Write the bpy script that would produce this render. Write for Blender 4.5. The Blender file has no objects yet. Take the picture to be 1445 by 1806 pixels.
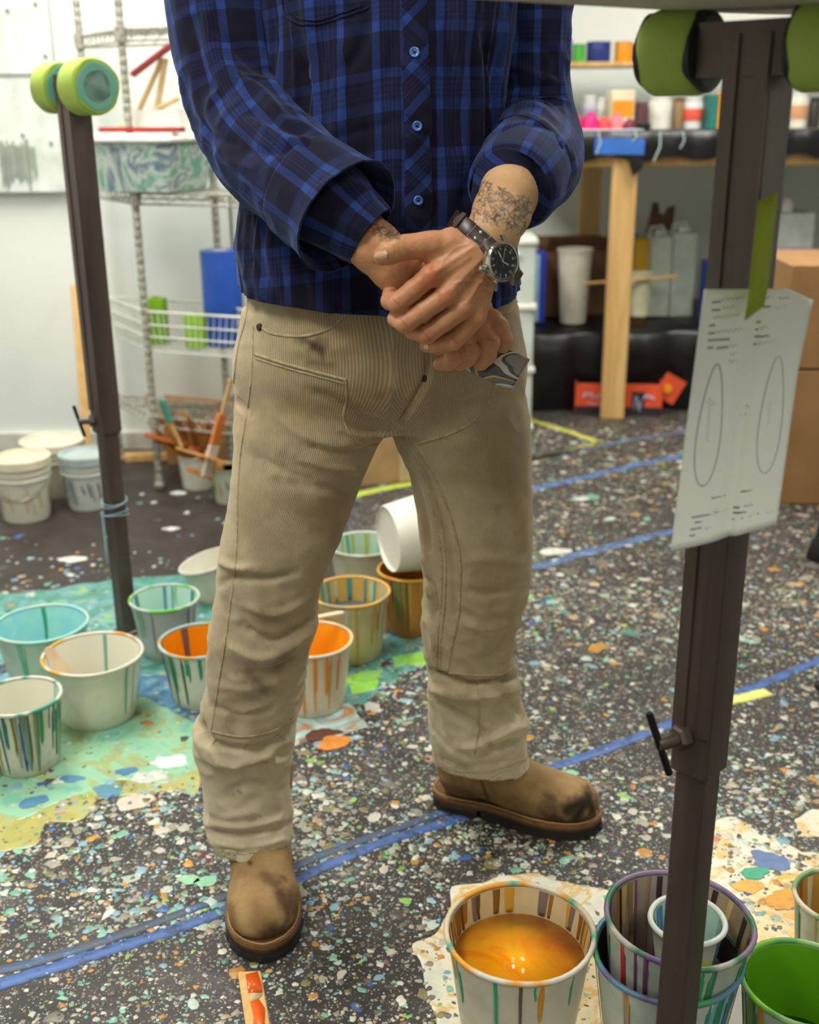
import bpy, math, random
import numpy as np
from mathutils import Vector, Matrix, noise as mnoise
from mathutils.bvhtree import BVHTree
random.seed(7); rng = np.random.default_rng(7)
SC = bpy.context.scene
COL = SC.collection
# ------------------------------------------------------------------ camera
W, H, FPX = 1445, 1806, 2000.0
PITCH, ROLL, CZ = math.radians(19.4), math.radians(0.5), 1.12
CAM = np.array([0.0, 0.0, CZ])
F_ = np.array([0, math.cos(PITCH), -math.sin(PITCH)])
U0 = np.array([0, math.sin(PITCH), math.cos(PITCH)]); R0 = np.array([1.0, 0, 0])
R_ = R0 * math.cos(ROLL) - U0 * math.sin(ROLL)
U_ = U0 * math.cos(ROLL) + R0 * math.sin(ROLL)
cd = bpy.data.cameras.new('camera'); cam = bpy.data.objects.new('camera', cd); COL.objects.link(cam)
cd.sensor_fit = 'VERTICAL'; cd.sensor_height = 36; cd.lens = FPX / H * 36
cd.clip_start = 0.02
cam.matrix_world = Matrix(((R_[0], U_[0], -F_[0], 0), (R_[1], U_[1], -F_[1], 0), (R_[2], U_[2], -F_[2], CZ), (0, 0, 0, 1)))
cd.dof.use_dof = True; cd.dof.focus_distance = 1.36; cd.dof.aperture_fstop = 4.5
SC.camera = cam
def ray(px, py):
    return F_ + R_ * ((px - W / 2) / FPX) - U_ * ((py - H / 2) / FPX)
def P(px, py, Y):
    d = ray(px, py); return CAM + d * (Y / d[1])
def G(px, py, z=0.0):
    d = ray(px, py); return CAM + d * ((z - CZ) / d[2])
def dep(p): return float(np.dot(np.asarray(p) - CAM, F_))
def mpx(p, n=1.0): return n * dep(p) / FPX          # pixels -> metres at p
def proj(V):
    D = V - CAM; z = D @ F_
    return W / 2 + FPX * (D @ R_) / z, H / 2 - FPX * (D @ U_) / z
# ------------------------------------------------------------------ light and exposure
SC.view_settings.view_transform = 'Standard'; SC.view_settings.look = 'None'
SC.view_settings.exposure = 0.0; SC.view_settings.gamma = 1.0; SC.view_settings.use_curve_mapping = False
wd = bpy.data.worlds.new('world'); SC.world = wd; wd.use_nodes = True
wd.node_tree.nodes['Background'].inputs[0].default_value = (0.86, 0.93, 1.0, 1)
wd.node_tree.nodes['Background'].inputs[1].default_value = 0.35
SC.cycles.use_denoising = True
SC.cycles.max_bounces = 8; SC.cycles.diffuse_bounces = 6
def area(name, loc, sx, sy, power, col=(1, .97, .9), rot=(0, 0, 0)):
    l = bpy.data.lights.new(name, 'AREA'); l.shape = 'RECTANGLE'; l.size = sx; l.size_y = sy; l.energy = power; l.color = col
    o = bpy.data.objects.new(name, l); o.location = loc; o.rotation_euler = rot; COL.objects.link(o)
    return o
LIGHTS = [  # ceiling light panels: x, y, sx, sy, watts
    (-1.05, 2.7, 0.6, 1.6, 66), (1.25, 3.3, 0.6, 1.6, 56), (-1.05, 0.45, 0.6, 1.2, 42), (0.9, -0.7, 0.6, 1.2, 26)]
for lx, ly, sx, sy, pw in LIGHTS:
    area('ceiling_lamp_glow', (lx, ly, 2.66), sx, sy, pw)
# ------------------------------------------------------------------ materials
def s2l(c):
    c = [x / 255 for x in c]
    return tuple([x / 12.92 if x <= .04045 else ((x + .055) / 1.055) ** 2.4 for x in c] + [1.0])
class NT:
    def __init__(s, name):
        s.m = bpy.data.materials.new(name); s.m.use_nodes = True; s.t = s.m.node_tree
        s.b = s.t.nodes['Principled BSDF']
    def n(s, typ, ins=None, **kw):
        x = s.t.nodes.new(typ)
        for k, v in kw.items(): setattr(x, k, v)
        for k, v in (ins or {}).items(): s.set(x.inputs[k], v)
        return x
    def set(s, sock, v):
        if isinstance(v, bpy.types.NodeSocket): s.t.links.new(v, sock)
        elif isinstance(v, bpy.types.Node): s.t.links.new(v.outputs[0], sock)
        else: sock.default_value = v
    def math(s, op, a, b=0.0, c=None, clamp=False):
        x = s.n('ShaderNodeMath', operation=op, use_clamp=clamp); s.set(x.inputs[0], a); s.set(x.inputs[1], b)
        if c is not None: s.set(x.inputs[2], c)
        return x.outputs[0]
    def mix(s, f, a, b, mode='MIX'):
        x = s.n('ShaderNodeMix', data_type='RGBA', blend_type=mode, clamp_factor=True)
        s.set(x.inputs[0], f); s.set(x.inputs[6], a); s.set(x.inputs[7], b); return x.outputs[2]
    def ramp(s, f, stops, interp='LINEAR'):
        x = s.n('ShaderNodeValToRGB'); s.set(x.inputs[0], f); r = x.color_ramp; r.interpolation = interp
        while len(r.elements) < len(stops): r.elements.new(.5)
        for e, (p, c) in zip(r.elements, stops):
            e.position = p; e.color = c if not isinstance(c, (int, float)) else (c, c, c, 1)
        return x.outputs[0]
    def coord(s, kind='Object'): return s.n('ShaderNodeTexCoord').outputs[kind]
    def noise(s, scale, detail=3, vec=None, rough=.55, dist=0.0):
        x = s.n('ShaderNodeTexNoise', {'Scale': scale, 'Detail': detail, 'Roughness': rough, 'Distortion': dist})
        if vec is not None: s.set(x.inputs['Vector'], vec)
        return x.outputs[0]
    def mapping(s, vec, scale=(1, 1, 1), rot=(0, 0, 0)):
        return s.n('ShaderNodeMapping', {'Vector': vec, 'Scale': scale, 'Rotation': rot}).outputs[0]
    def attr(s, name): return s.n('ShaderNodeAttribute', attribute_name=name)
    def out(s, color=None, rough=None, metal=None, bump=None, bstr=.2, bdist=.002, spec=None, trans=None, ior=None, sss=None):
        b = s.b
        if color is not None: s.set(b.inputs['Base Color'], color)
        if rough is not None: s.set(b.inputs['Roughness'], rough)
        if metal is not None: s.set(b.inputs['Metallic'], metal)
        if spec is not None: s.set(b.inputs['Specular IOR Level'], spec)
        if trans is not None: s.set(b.inputs['Transmission Weight'], trans)
        if ior is not None: s.set(b.inputs['IOR'], ior)
        if sss is not None:
            b.inputs['Subsurface Weight'].default_value = sss; b.inputs['Subsurface Radius'].default_value = (1, .35, .2); b.inputs['Subsurface Scale'].default_value = .006
        if bump is not None:
            x = s.n('ShaderNodeBump', {'Strength': bstr, 'Distance': bdist, 'Height': bump}); s.t.links.new(x.outputs[0], b.inputs['Normal'])
        return s.m
_mc = {}
def plain(name, rgb, rough=.6, metal=0.0, var=.12, vs=14, bump=0.0, bs=120, spec=.4, trans=None):
    key = (name, tuple(rgb), rough, metal)
    if key in _mc: return _mc[key]
    t = NT(name); c = s2l(rgb); co = t.coord()
    if var > 0:
        n = t.noise(vs, 4, co)
        d = tuple(x * (1 - var * 1.6) for x in c[:3]) + (1,); l = tuple(min(1, x * (1 + var)) for x in c[:3]) + (1,)
        colr = t.ramp(n, [(.3, d), (.7, l)])
    else: colr = c
    m = t.out(colr, rough, metal, bump=t.noise(bs, 3, co) if bump else None, bstr=bump or .1, spec=spec, trans=trans)
    _mc[key] = m; return m
def vcol(name='painted_colours', rough=.45, bump=.15, bs=200, var=.1):
    if name in _mc: return _mc[name]
    t = NT(name); a = t.attr('Col').outputs[0]; co = t.coord()
    k = t.ramp(t.noise(40, 3, co), [(.3, 1 - var), (.7, 1.0)])
    m = t.out(t.mix(1.0, a, k, 'MULTIPLY'), rough, bump=t.noise(bs, 3, co), bstr=bump, spec=.4)
    _mc[name] = m; return m
# ------------------------------------------------------------------ objects
ORG = {}
def org_of(o): return ORG.get(o.name, np.zeros(3)) if o else np.zeros(3)
def thing(name, label, cat, loc=(0, 0, 0), rot=(0, 0, 0), group=None, local=False):
    o = bpy.data.objects.new(name, None); o.empty_display_size = .05; COL.objects.link(o)
    o.location = loc; o.rotation_euler = rot; o['label'] = label; o['category'] = cat
    if group: o['group'] = group
    ORG[o.name] = np.zeros(3) if local else np.array(loc, float)
    return o
def tag(o, label, cat, group=None):
    o['label'] = label; o['category'] = cat
    if group: o['group'] = group
    return o
def mk(name, V, Fc, mat, parent=None, smooth=True, cols=None, uv=None, label=None, org=None, auto=None):
    V = np.asarray(V, float); me = bpy.data.meshes.new(name)
    if org is None: org = org_of(parent) if parent else np.zeros(3)
    Vl = V - org
    if isinstance(Fc, np.ndarray):
        nf, k = Fc.shape
        me.vertices.add(len(Vl)); me.vertices.foreach_set('co', Vl.ravel().astype(np.float32))
        me.loops.add(nf * k); me.loops.foreach_set('vertex_index', Fc.ravel().astype(np.int32))
        me.polygons.add(nf); me.polygons.foreach_set('loop_start', np.arange(0, nf * k, k, dtype=np.int32))
        me.update(calc_edges=True)
    else:
        me.from_pydata([tuple(v) for v in Vl], [], [tuple(f) for f in Fc]); me.update()
    if smooth: me.polygons.foreach_set('use_smooth', np.ones(len(me.polygons), bool))
    if cols is not None:
        c = np.asarray(cols, float)
        if c.shape[1] == 3: c = np.hstack([c, np.ones((len(c), 1))])
        a = me.color_attributes.new('Col', 'FLOAT_COLOR', 'POINT'); a.data.foreach_set('color', c.ravel().astype(np.float32))
    if uv is not None:
        a = me.attributes.new('puv', 'FLOAT_VECTOR', 'POINT'); u = np.asarray(uv, float)
        if u.shape[1] == 2: u = np.hstack([u, np.zeros((len(u), 1))])
        a.data.foreach_set('vector', u.ravel().astype(np.float32))
    if mat: me.materials.append(mat)
    o = bpy.data.objects.new(name, me); COL.objects.link(o)
    if smooth and auto: 
        me.set_sharp_from_angle(angle=math.radians(auto))
    if parent: o.parent = parent
    ORG[o.name] = org
    if label: o['label'] = label
    return o
class MB:
    def __init__(s): s.v = []; s.f = []; s.c = []; s.cc = (1, 1, 1)
    def add(s, V, Fc, c=None):
        b = len(s.v); s.v += [tuple(x) for x in V]; s.f += [tuple(i + b for i in f) for f in Fc]; s.c += [c or s.cc] * len(V); return s
    def box(s, c, d, R=None, bev=0.0, col=None):
        """box centre c, size d, rotation matrix R (3x3), small chamfer bev"""
        c = np.array(c, float); h = np.array(d, float) / 2; V = []; Fc = []
        if bev <= 0:
            for z in (-1, 1):
                for x, y in ((-1, -1), (1, -1), (1, 1), (-1, 1)): V.append((x * h[0], y * h[1], z * h[2]))
            Fc = [(3, 2, 1, 0), (4, 5, 6, 7), (0, 1, 5, 4), (1, 2, 6, 5), (2, 3, 7, 6), (3, 0, 4, 7)]
        else:
            b = min(bev, *(h * .95)); rings = []
            for z, i in ((-h[2], b), (-h[2] + b, 0), (h[2] - b, 0), (h[2], b)):
                x, y = h[0] - i, h[1] - i; k = b if i == 0 else b * .5
                rings.append([(-x + k, -y, z), (x - k, -y, z), (x, -y + k, z), (x, y - k, z), (x - k, y, z), (-x + k, y, z), (-x, y - k, z), (-x, -y + k, z)])
            for r in rings: V += r
            for a in range(3):
                for i in range(8):
                    j = (i + 1) % 8; Fc.append((a * 8 + i, a * 8 + j, a * 8 + 8 + j, a * 8 + 8 + i))
            Fc.append(tuple(range(7, -1, -1))); Fc.append(tuple(range(24, 32)))
        V = np.array(V)
        if R is not None: V = V @ np.array(R).T
        return s.add(V + c, Fc, col)
    def tube(s, pts, r, n=8, cap=True, col=None, closed=False):
        pts = [np.array(p, float) for p in pts]; m = len(pts)
        rr = r if isinstance(r, (list, tuple)) else [r] * m
        V = []; up = None
        for i, p in enumerate(pts):
            t = pts[min(i + 1, m - 1)] - pts[max(i - 1, 0)]
            if closed: t = pts[(i + 1) % m] - pts[i - 1]
            t = t / (np.linalg.norm(t) + 1e-9)
            if up is None: up = np.array([0, 0, 1.0]) if abs(t[2]) < .9 else np.array([1.0, 0, 0])
            a = up - t * np.dot(up, t); a /= np.linalg.norm(a) + 1e-9; up = a; b = np.cross(t, a)
            for k in range(n):
                w = 2 * math.pi * k / n; V.append(p + rr[i] * (a * math.cos(w) + b * math.sin(w)))
        Fc = [(i * n + k, i * n + (k + 1) % n, (i + 1) * n + (k + 1) % n, (i + 1) * n + k) for i in range(m - 1) for k in range(n)]
        if closed: Fc += [((m - 1) * n + k, (m - 1) * n + (k + 1) % n, (k + 1) % n, k) for k in range(n)]
        elif cap: Fc += [tuple(range(n - 1, -1, -1)), tuple(range((m - 1) * n, m * n))]
        return s.add(V, Fc, col)
    def lathe(s, prof, n=32, c=(0, 0, 0), R=None, col=None, ripple=None, cap=True):
        V = []; Fc = []; m = len(prof)
        if tuple(prof[0]) == tuple(prof[-1]): cap = False
        for r, z in prof:
            for k in range(n):
                w = 2 * math.pi * k / n; q = 1 if ripple is None else ripple(w, z); V.append((r * q * math.cos(w), r * q * math.sin(w), z))
        for i in range(m - 1):
            for k in range(n): Fc.append((i * n + k, i * n + (k + 1) % n, (i + 1) * n + (k + 1) % n, (i + 1) * n + k))
        if cap and prof[0][0] > 1e-6: Fc.append(tuple(range(n - 1, -1, -1)))
        if cap and prof[-1][0] > 1e-6: Fc.append(tuple(range((m - 1) * n, m * n)))
        V = np.array(V)
        if R is not None: V = V @ np.array(R).T
        return s.add(V + np.array(c, float), Fc, col)
    def prism(s, poly, z0, z1, col=None):
        n = len(poly); V = [(x, y, z0) for x, y in poly] + [(x, y, z1) for x, y in poly]
        Fc = [tuple(range(n - 1, -1, -1)), tuple(range(n, 2 * n))] + [(i, (i + 1) % n, n + (i + 1) % n, n + i) for i in range(n)]
        return s.add(V, Fc, col)
    def build(s, name, mat, parent=None, smooth=False, label=None, auto=35, usecol=False):
        return mk(name, s.v, s.f, mat, parent, smooth=True, auto=None if smooth else auto, cols=s.c if usecol else None, label=label)
def structure(o): o['kind'] = 'structure'; return o
def Rz(a): c, s_ = math.cos(a), math.sin(a); return np.array([[c, -s_, 0], [s_, c, 0], [0, 0, 1]])
def Rx(a): c, s_ = math.cos(a), math.sin(a); return np.array([[1, 0, 0], [0, c, -s_], [0, s_, c]])
def Ry(a): c, s_ = math.cos(a), math.sin(a); return np.array([[c, 0, s_], [0, 1, 0], [-s_, 0, c]])
def frame(n, up):
    n = np.array(n, float); n /= np.linalg.norm(n); up = np.array(up, float); up = up - n * np.dot(up, n); up /= np.linalg.norm(up)
    return np.column_stack([np.cross(up, n), up, n])     # x right, y up, z normal
# numpy value noise
_T = rng.random(65536).astype(np.float32)
def vnoise(Pn):
    Pn = np.asarray(Pn); i = np.floor(Pn).astype(np.int64); f = Pn - i; f = f * f * (3 - 2 * f); out = 0
    for dx in (0, 1):
        for dy in (0, 1):
            for dz in (0, 1):
                h = ((i[:, 0] + dx) * 73856093 ^ (i[:, 1] + dy) * 19349663 ^ (i[:, 2] + dz) * 83492791) & 65535
                w = (f[:, 0] if dx else 1 - f[:, 0]) * (f[:, 1] if dy else 1 - f[:, 1]) * (f[:, 2] if dz else 1 - f[:, 2])
                out = out + w * _T[h]
    return out * 2 - 1
def crom(ctrl, n):
    """Catmull-Rom through rows of ctrl, n samples"""
    C = np.array(ctrl, float); m = len(C); t = np.linspace(0, m - 1, n); i = np.minimum(t.astype(int), m - 2); f = (t - i)[:, None]
    p0 = C[np.maximum(i - 1, 0)]; p1 = C[i]; p2 = C[i + 1]; p3 = C[np.minimum(i + 2, m - 1)]
    return .5 * (2 * p1 + (p2 - p0) * f + (2 * p0 - 5 * p1 + 4 * p2 - p3) * f ** 2 + (3 * p1 - p0 - 3 * p2 + p3) * f ** 3)
# ------------------------------------------------------------------ signed distance fields
def smin(a, b, k):
    h = np.clip(.5 + .5 * (b - a) / k, 0, 1); return b * (1 - h) + a * h - k * h * (1 - h)
class Field:
    def __init__(s, lo, hi, res):
        s.lo = np.array(lo, np.float32); s.res = res; s.n = np.ceil((np.array(hi) - lo) / res).astype(int) + 1
        s.F = np.full(s.n, .05, np.float32); s.ax = [(s.lo[i] + res * np.arange(s.n[i])).astype(np.float32) for i in range(3)]
    def sub(s, lo, hi):
        a = np.clip(np.floor((np.array(lo) - s.lo) / s.res).astype(int), 0, s.n); b = np.clip(np.ceil((np.array(hi) - s.lo) / s.res).astype(int) + 1, 0, s.n)
        return tuple(slice(a[i], b[i]) for i in range(3))
    def grid(s, sl): return s.ax[0][sl[0]][:, None, None], s.ax[1][sl[1]][None, :, None], s.ax[2][sl[2]][None, None, :]
    def put(s, sl, d, k): s.F[sl] = smin(s.F[sl], d, k)
    def cap(s, a, b, ra, rb, k=.006):
        a = np.array(a, np.float32); b = np.array(b, np.float32); m = max(ra, rb) + 2.5 * k + .006
        sl = s.sub(np.minimum(a, b) - m, np.maximum(a, b) + m)
        if any(q.stop <= q.start for q in sl): return
        X, Y, Z = s.grid(sl); ba = b - a; L = float(ba @ ba) + 1e-12
        t = np.clip(((X - a[0]) * ba[0] + (Y - a[1]) * ba[1] + (Z - a[2]) * ba[2]) / L, 0, 1)
        d = np.sqrt((X - a[0] - t * ba[0]) ** 2 + (Y - a[1] - t * ba[1]) ** 2 + (Z - a[2] - t * ba[2]) ** 2) - (ra + (rb - ra) * t)
        s.put(sl, d, k)
    def ell(s, c, r, R=None, k=.006):
        m = max(r) + 2.5 * k + .006; c = np.array(c, np.float32); sl = s.sub(c - m, c + m)
        if any(q.stop <= q.start for q in sl): return
        X, Y, Z = s.grid(sl); D = [X - c[0], Y - c[1], Z - c[2]]
        if R is not None: D = [R[0][i] * D[0] + R[1][i] * D[1] + R[2][i] * D[2] for i in range(3)]
        q = np.sqrt((D[0] / r[0]) ** 2 + (D[1] / r[1]) ** 2 + (D[2] / r[2]) ** 2)
        s.put(sl, (q - 1) * min(r), k)
    def mesh(s):
        F = s.F; nx, ny, nz = F.shape; S = F < 0
        c = [S[i:nx - 1 + i, j:ny - 1 + j, k:nz - 1 + k] for i in (0, 1) for j in (0, 1) for k in (0, 1)]
        a = c[0].copy(); o = c[0].copy()
        for q in c[1:]: a &= q; o |= q
        I = np.argwhere(o & ~a); idx = np.full((nx - 1, ny - 1, nz - 1), -1, np.int32); idx[I[:, 0], I[:, 1], I[:, 2]] = np.arange(len(I))
        acc = np.zeros((len(I), 3)); cnt = np.zeros(len(I)); cor = [(i, j, k) for i in (0, 1) for j in (0, 1) for k in (0, 1)]
        val = {q: F[I[:, 0] + q[0], I[:, 1] + q[1], I[:, 2] + q[2]] for q in cor}
        for q in cor:
            for d in range(3):
                if q[d] == 0:
                    w = list(q); w[d] = 1; w = tuple(w); fa, fb = val[q], val[w]; m = (fa < 0) != (fb < 0)
                    t = np.where(m, fa / np.where(m, fa - fb, 1), 0)
                    pt = np.array(q, float)[None] + t[:, None] * (np.array(w) - np.array(q))[None]
                    acc += pt * m[:, None]; cnt += m
        V = s.lo + s.res * (I + acc / np.maximum(cnt, 1)[:, None]); Q = []
        for d in range(3):
            sl0 = [slice(1, -1)] * 3; sl0[d] = slice(0, -1); sl1 = list(sl0); sl1[d] = slice(1, None)
            A, B = S[tuple(sl0)], S[tuple(sl1)]
            e = np.argwhere(A != B); flip = A[e[:, 0], e[:, 1], e[:, 2]]
            off = np.array([1, 1, 1]); off[d] = 0; e = e + off
            u, v = [(1, 2), (2, 0), (0, 1)][d]; du = np.zeros(3, int); du[u] = 1; dv = np.zeros(3, int); dv[v] = 1
            g = [idx[tuple((e - a * du - b * dv).T)] for a, b in ((1, 1), (0, 1), (0, 0), (1, 0))]
            q = np.stack(g, 1); q[~flip] = q[~flip][:, ::-1]; Q.append(q)
        Q = np.concatenate(Q); Q = Q[(Q >= 0).all(1)]
        return V, Q
def vnormals(V, Q):
    n = np.cross(V[Q[:, 2]] - V[Q[:, 0]], V[Q[:, 3]] - V[Q[:, 1]]); N = np.zeros_like(V)
    for k in range(Q.shape[1]):
        for d in range(3): N[:, d] += np.bincount(Q[:, k], n[:, d], len(V))
    return N / (np.linalg.norm(N, axis=1, keepdims=True) + 1e-12)
def polydist(px, py, pts):
    best = np.full(len(px), 1e9)
    for (x0, y0), (x1, y1) in zip(pts[:-1], pts[1:]):
        dx, dy = x1 - x0, y1 - y0; t = np.clip(((px - x0) * dx + (py - y0) * dy) / (dx * dx + dy * dy + 1e-9), 0, 1)
        best = np.minimum(best, np.hypot(px - x0 - t * dx, py - y0 - t * dy))
    return best
def spl(pts, k=6): return [tuple(p) for p in crom(pts, (len(pts) - 1) * k + 1)] if len(pts) > 2 else pts
def sculpt(V, Q, strokes, ymax=None):
    """press folds, seams and knuckles into a surface: stroke = (points, width, height in metres)"""
    N = vnormals(V, Q); px, py = proj(V); vd = CAM - V; vd /= np.linalg.norm(vd, axis=1, keepdims=True)
    fr = np.clip((N * vd).sum(1) * 2.5, 0, 1); D = np.zeros(len(V))
    for pts, w, a in strokes:
        pts = spl(pts); A = np.array(pts); m = (px > A[:, 0].min() - 3 * w) & (px < A[:, 0].max() + 3 * w) & (py > A[:, 1].min() - 3 * w) & (py < A[:, 1].max() + 3 * w) & (fr > 0)
        i = np.nonzero(m)[0]
        if len(i) == 0: continue
        d = polydist(px[i], py[i], pts)
        ends = np.minimum(1, np.minimum(np.hypot(px[i] - A[0, 0], py[i] - A[0, 1]), np.hypot(px[i] - A[-1, 0], py[i] - A[-1, 1])) / (2.5 * w) + .25)
        D[i] += a * np.exp(-(d / w) ** 2) * ends
    return V + N * (D * fr)[:, None]
def tint(V, N, C, marks):
    """local dirt, print and ink on a surface: mark = (points, width, colour, strength)"""
    px, py = proj(V); vd = CAM - V; vd /= np.linalg.norm(vd, axis=1, keepdims=True); fr = np.clip((N * vd).sum(1) * 4, 0, 1)
    for pts, w, c, a in marks:
        pts = spl(pts) if len(pts) > 1 else [pts[0], (pts[0][0] + .1, pts[0][1])]
        d = polydist(px, py, pts) * (1 + (.55 * vnoise(V * 75) + .3 * vnoise(V * 170) if w > 6 else 0)); k = (np.exp(-(d / w) ** 2) * a * fr)[:, None]; C = C * (1 - k) + np.array(s2l(c)[:3]) * k
    return C
def bvh_of(V, Q): return BVHTree.FromPolygons([tuple(v) for v in V], [tuple(int(i) for i in q) for q in Q])
def hit(bvh, px, py):
    d = ray(px, py); r = bvh.ray_cast(Vector(CAM), Vector(d).normalized())
    return (None, None) if r[0] is None else (np.array(r[0]), np.array(r[1]))
def ribbon(bvh, pts, wpx, h=.0012, step=4.0, lift=0.0):
    """strip of cloth laid on a surface along a line"""
    pts = np.array(spl(pts)); L = np.r_[0, np.cumsum(np.hypot(*np.diff(pts, axis=0).T))]; n = max(3, int(L[-1] / step))
    s_ = np.linspace(0, L[-1], n); X = np.interp(s_, L, pts[:, 0]); Yp = np.interp(s_, L, pts[:, 1]); H_ = []
    for x, y in zip(X, Yp):
        p, nn = hit(bvh, x, y)
        if p is not None: H_.append((p, nn))
    if len(H_) < 3: return None
    pp = np.array([a for a, b in H_]); nn = np.array([b for a, b in H_])
    for _ in range(2): nn[1:-1] = (nn[:-2] + 2 * nn[1:-1] + nn[2:]) / 4
    V = []; Fc = []; m = len(pp)
    for i in range(m):
        t = pp[min(i + 1, m - 1)] - pp[max(i - 1, 0)]; t /= np.linalg.norm(t) + 1e-9; s1 = np.cross(nn[i], t); s1 /= np.linalg.norm(s1) + 1e-9
        w = mpx(pp[i], wpx) / 2
        for a, b in ((-1, -.001), (-.8, h * .8), (0, h), (.8, h * .8), (1, -.001)): V.append(pp[i] + s1 * w * a + nn[i] * (b + lift))
    for i in range(m - 1):
        for k in range(4): Fc.append((i * 5 + k, i * 5 + k + 1, i * 5 + 6 + k, i * 5 + 5 + k))
    uv = [(0, 0)] * len(V)
    for i in range(m):
        for k, a in enumerate((-1, -.8, 0, .8, 1)): uv[i * 5 + k] = (a * mpx(pp[i], wpx) / 2, -s_[min(i, n - 1)] * mpx(pp[i], 1))
    return V, Fc, uv
# ================================================================== THE SETTING
def room_mats():
    t = NT('white_wall_paint'); co = t.coord()
    c = t.ramp(t.noise(1.4, 4, co), [(.35, s2l((214, 220, 214))), (.65, s2l((228, 231, 225)))])
    wall = t.out(c, .7, bump=t.noise(60, 3, co), bstr=.06)
    t = NT('dark_workshop_floor'); co = t.coord()
    base = t.ramp(t.noise(9, 6, co, .65), [(.3, s2l((44, 40, 40))), (.55, s2l((64, 58, 56))), (.75, s2l((92, 85, 80)))])
    def specks(sc, thr, stops, prev):
        v = t.n('ShaderNodeTexVoronoi', {'Vector': co, 'Scale': sc, 'Randomness': 1.0}, feature='F1')
        col = t.n('ShaderNodeSeparateColor', {'Color': v.outputs['Color']})
        lim = t.math('MULTIPLY', col.outputs[1], thr)
        msk = t.math('LESS_THAN', v.outputs['Distance'], lim)
        return t.mix(msk, prev, t.ramp(col.outputs[0], stops, 'CONSTANT'))
    pal = [(0, s2l((170, 165, 148))), (.3, s2l((120, 116, 104))), (.45, s2l((140, 176, 160))), (.58, s2l((196, 190, 172))), (.75, s2l((130, 158, 170))), (.84, s2l((170, 130, 72))), (.9, s2l((90, 84, 78)))]
    wide = t.ramp(t.noise(1.1, 3, co), [(.3, .55), (.6, 1.0)])
    a = specks(260, .42, pal, base); a = specks(120, .36, pal, a)
    dirt = t.ramp(t.noise(22, 5, co, .7), [(.35, .55), (.7, 1.0)])
    a = t.mix(.8, a, dirt, 'MULTIPLY')
    sx = t.n('ShaderNodeSeparateXYZ', {'Vector': co})
    # the far left corner of the floor is clean rubber matting without splatter
    m1 = t.math('MULTIPLY', t.math('GREATER_THAN', sx.outputs[1], 2.62), t.math('LESS_THAN', sx.outputs[0], -.18))
    a = t.mix(m1, a, t.ramp(t.noise(12, 5, co), [(.3, s2l((46, 40, 38))), (.7, s2l((66, 58, 54)))]))
    floor = t.out(a, .5, bump=t.noise(160, 3, co), bstr=.25, spec=.35)
    return wall, floor
WALLM, FLOORM = room_mats()
def slab(name, c, d, mat): b = MB().box(c, d); return structure(b.build(name, mat))
slab('floor', (0.3, 1.6, -.05), (6.4, 7.4, .1), FLOORM)
slab('wall_back', (1.45, 5.25, 1.35), (4.1, .1, 2.7), WALLM)
slab('wall_left_back', (-1.7, 3.95, 1.35), (2.2, .1, 2.7), WALLM)
slab('wall_return', (-.65, 4.6, 1.35), (.1, 1.3, 2.7), WALLM)
slab('wall_left', (-2.85, 1.0, 1.35), (.1, 6.0, 2.7), WALLM)
slab('wall_right', (3.45, 1.6, 1.35), (.1, 7.4, 2.7), WALLM)
slab('wall_front', (0.3, -2.05, 1.35), (6.4, .1, 2.7), WALLM)
slab('ceiling', (0.3, 1.6, 2.8), (6.4, 7.4, .1), plain('ceiling_paint', (225, 226, 220), .8))
slab('baseboard_left', (-1.7, 3.89, .03), (2.2, .02, .06), plain('baseboard_paint', (205, 205, 196)))
M_LAMP = NT('lamp_diffuser'); M_LAMP = M_LAMP.out((1, 1, 1, 1), .5)
lm = bpy.data.materials['lamp_diffuser'].node_tree.nodes['Principled BSDF']; lm.inputs['Emission Color'].default_value = (1, .97, .9, 1); lm.inputs['Emission Strength'].default_value = 3
for i, (lx, ly, sx, sy, pw) in enumerate(LIGHTS):
    t_ = thing('ceiling_light', ['flat ceiling light panel above the wire rack', 'flat ceiling light panel above the long bench', 'flat ceiling light panel ahead of the person on the left', 'flat ceiling light panel behind the viewer'][i], 'lamp', (lx, ly, 2.75))
    MB().box((lx, ly, 2.72), (sx + .06, sy + .06, .06)).build('frame', plain('lamp_frame', (230, 230, 228)), t_)
    MB().box((lx, ly, 2.685), (sx, sy, .008)).build('diffuser', M_LAMP, t_)
# ------------------------------------------------------------------ common materials
BLACKST = None
t = NT('dark_brown_steel'); co = t.coord()
c = t.ramp(t.noise(14, 5, t.mapping(co, (1, 1, .12)), .6), [(.3, s2l((66, 54, 50))), (.55, s2l((88, 75, 69))), (.8, s2l((112, 98, 90)))])
STEEL = t.out(c, .42, .35, bump=t.noise(90, 3, t.mapping(co, (1, 1, .1))), bstr=.15, spec=.5)
t = NT('galvanised_wire'); co = t.coord()
CHROME = t.out(t.ramp(t.noise(120, 3, co), [(.35, s2l((134, 130, 116))), (.6, s2l((190, 188, 176)))]), .45, .35)
def wood(name, a, b, sc=8, axis=2):
    if name in _mc: return _mc[name]
    t = NT(name); co = t.coord(); s = [sc, sc, sc]; s[axis] = sc * .08
    n = t.noise(3, 6, t.mapping(co, tuple(s)), .6, 1.2)
    m = t.out(t.ramp(n, [(.3, s2l(a)), (.7, s2l(b))]), .6, bump=n, bstr=.12); _mc[name] = m; return m
PINE = wood('pine_wood', (190, 146, 84), (222, 184, 124))
CARD = plain('brown_cardboard', (156, 116, 74), .8, var=.1, vs=6, bump=.1)
CARDD = plain('dark_cardboard', (104, 74, 52), .8)
WPLAST = plain('white_plastic', (222, 222, 212), .4)
CREAMP = plain('cream_plastic', (214, 206, 180), .4)
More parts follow.
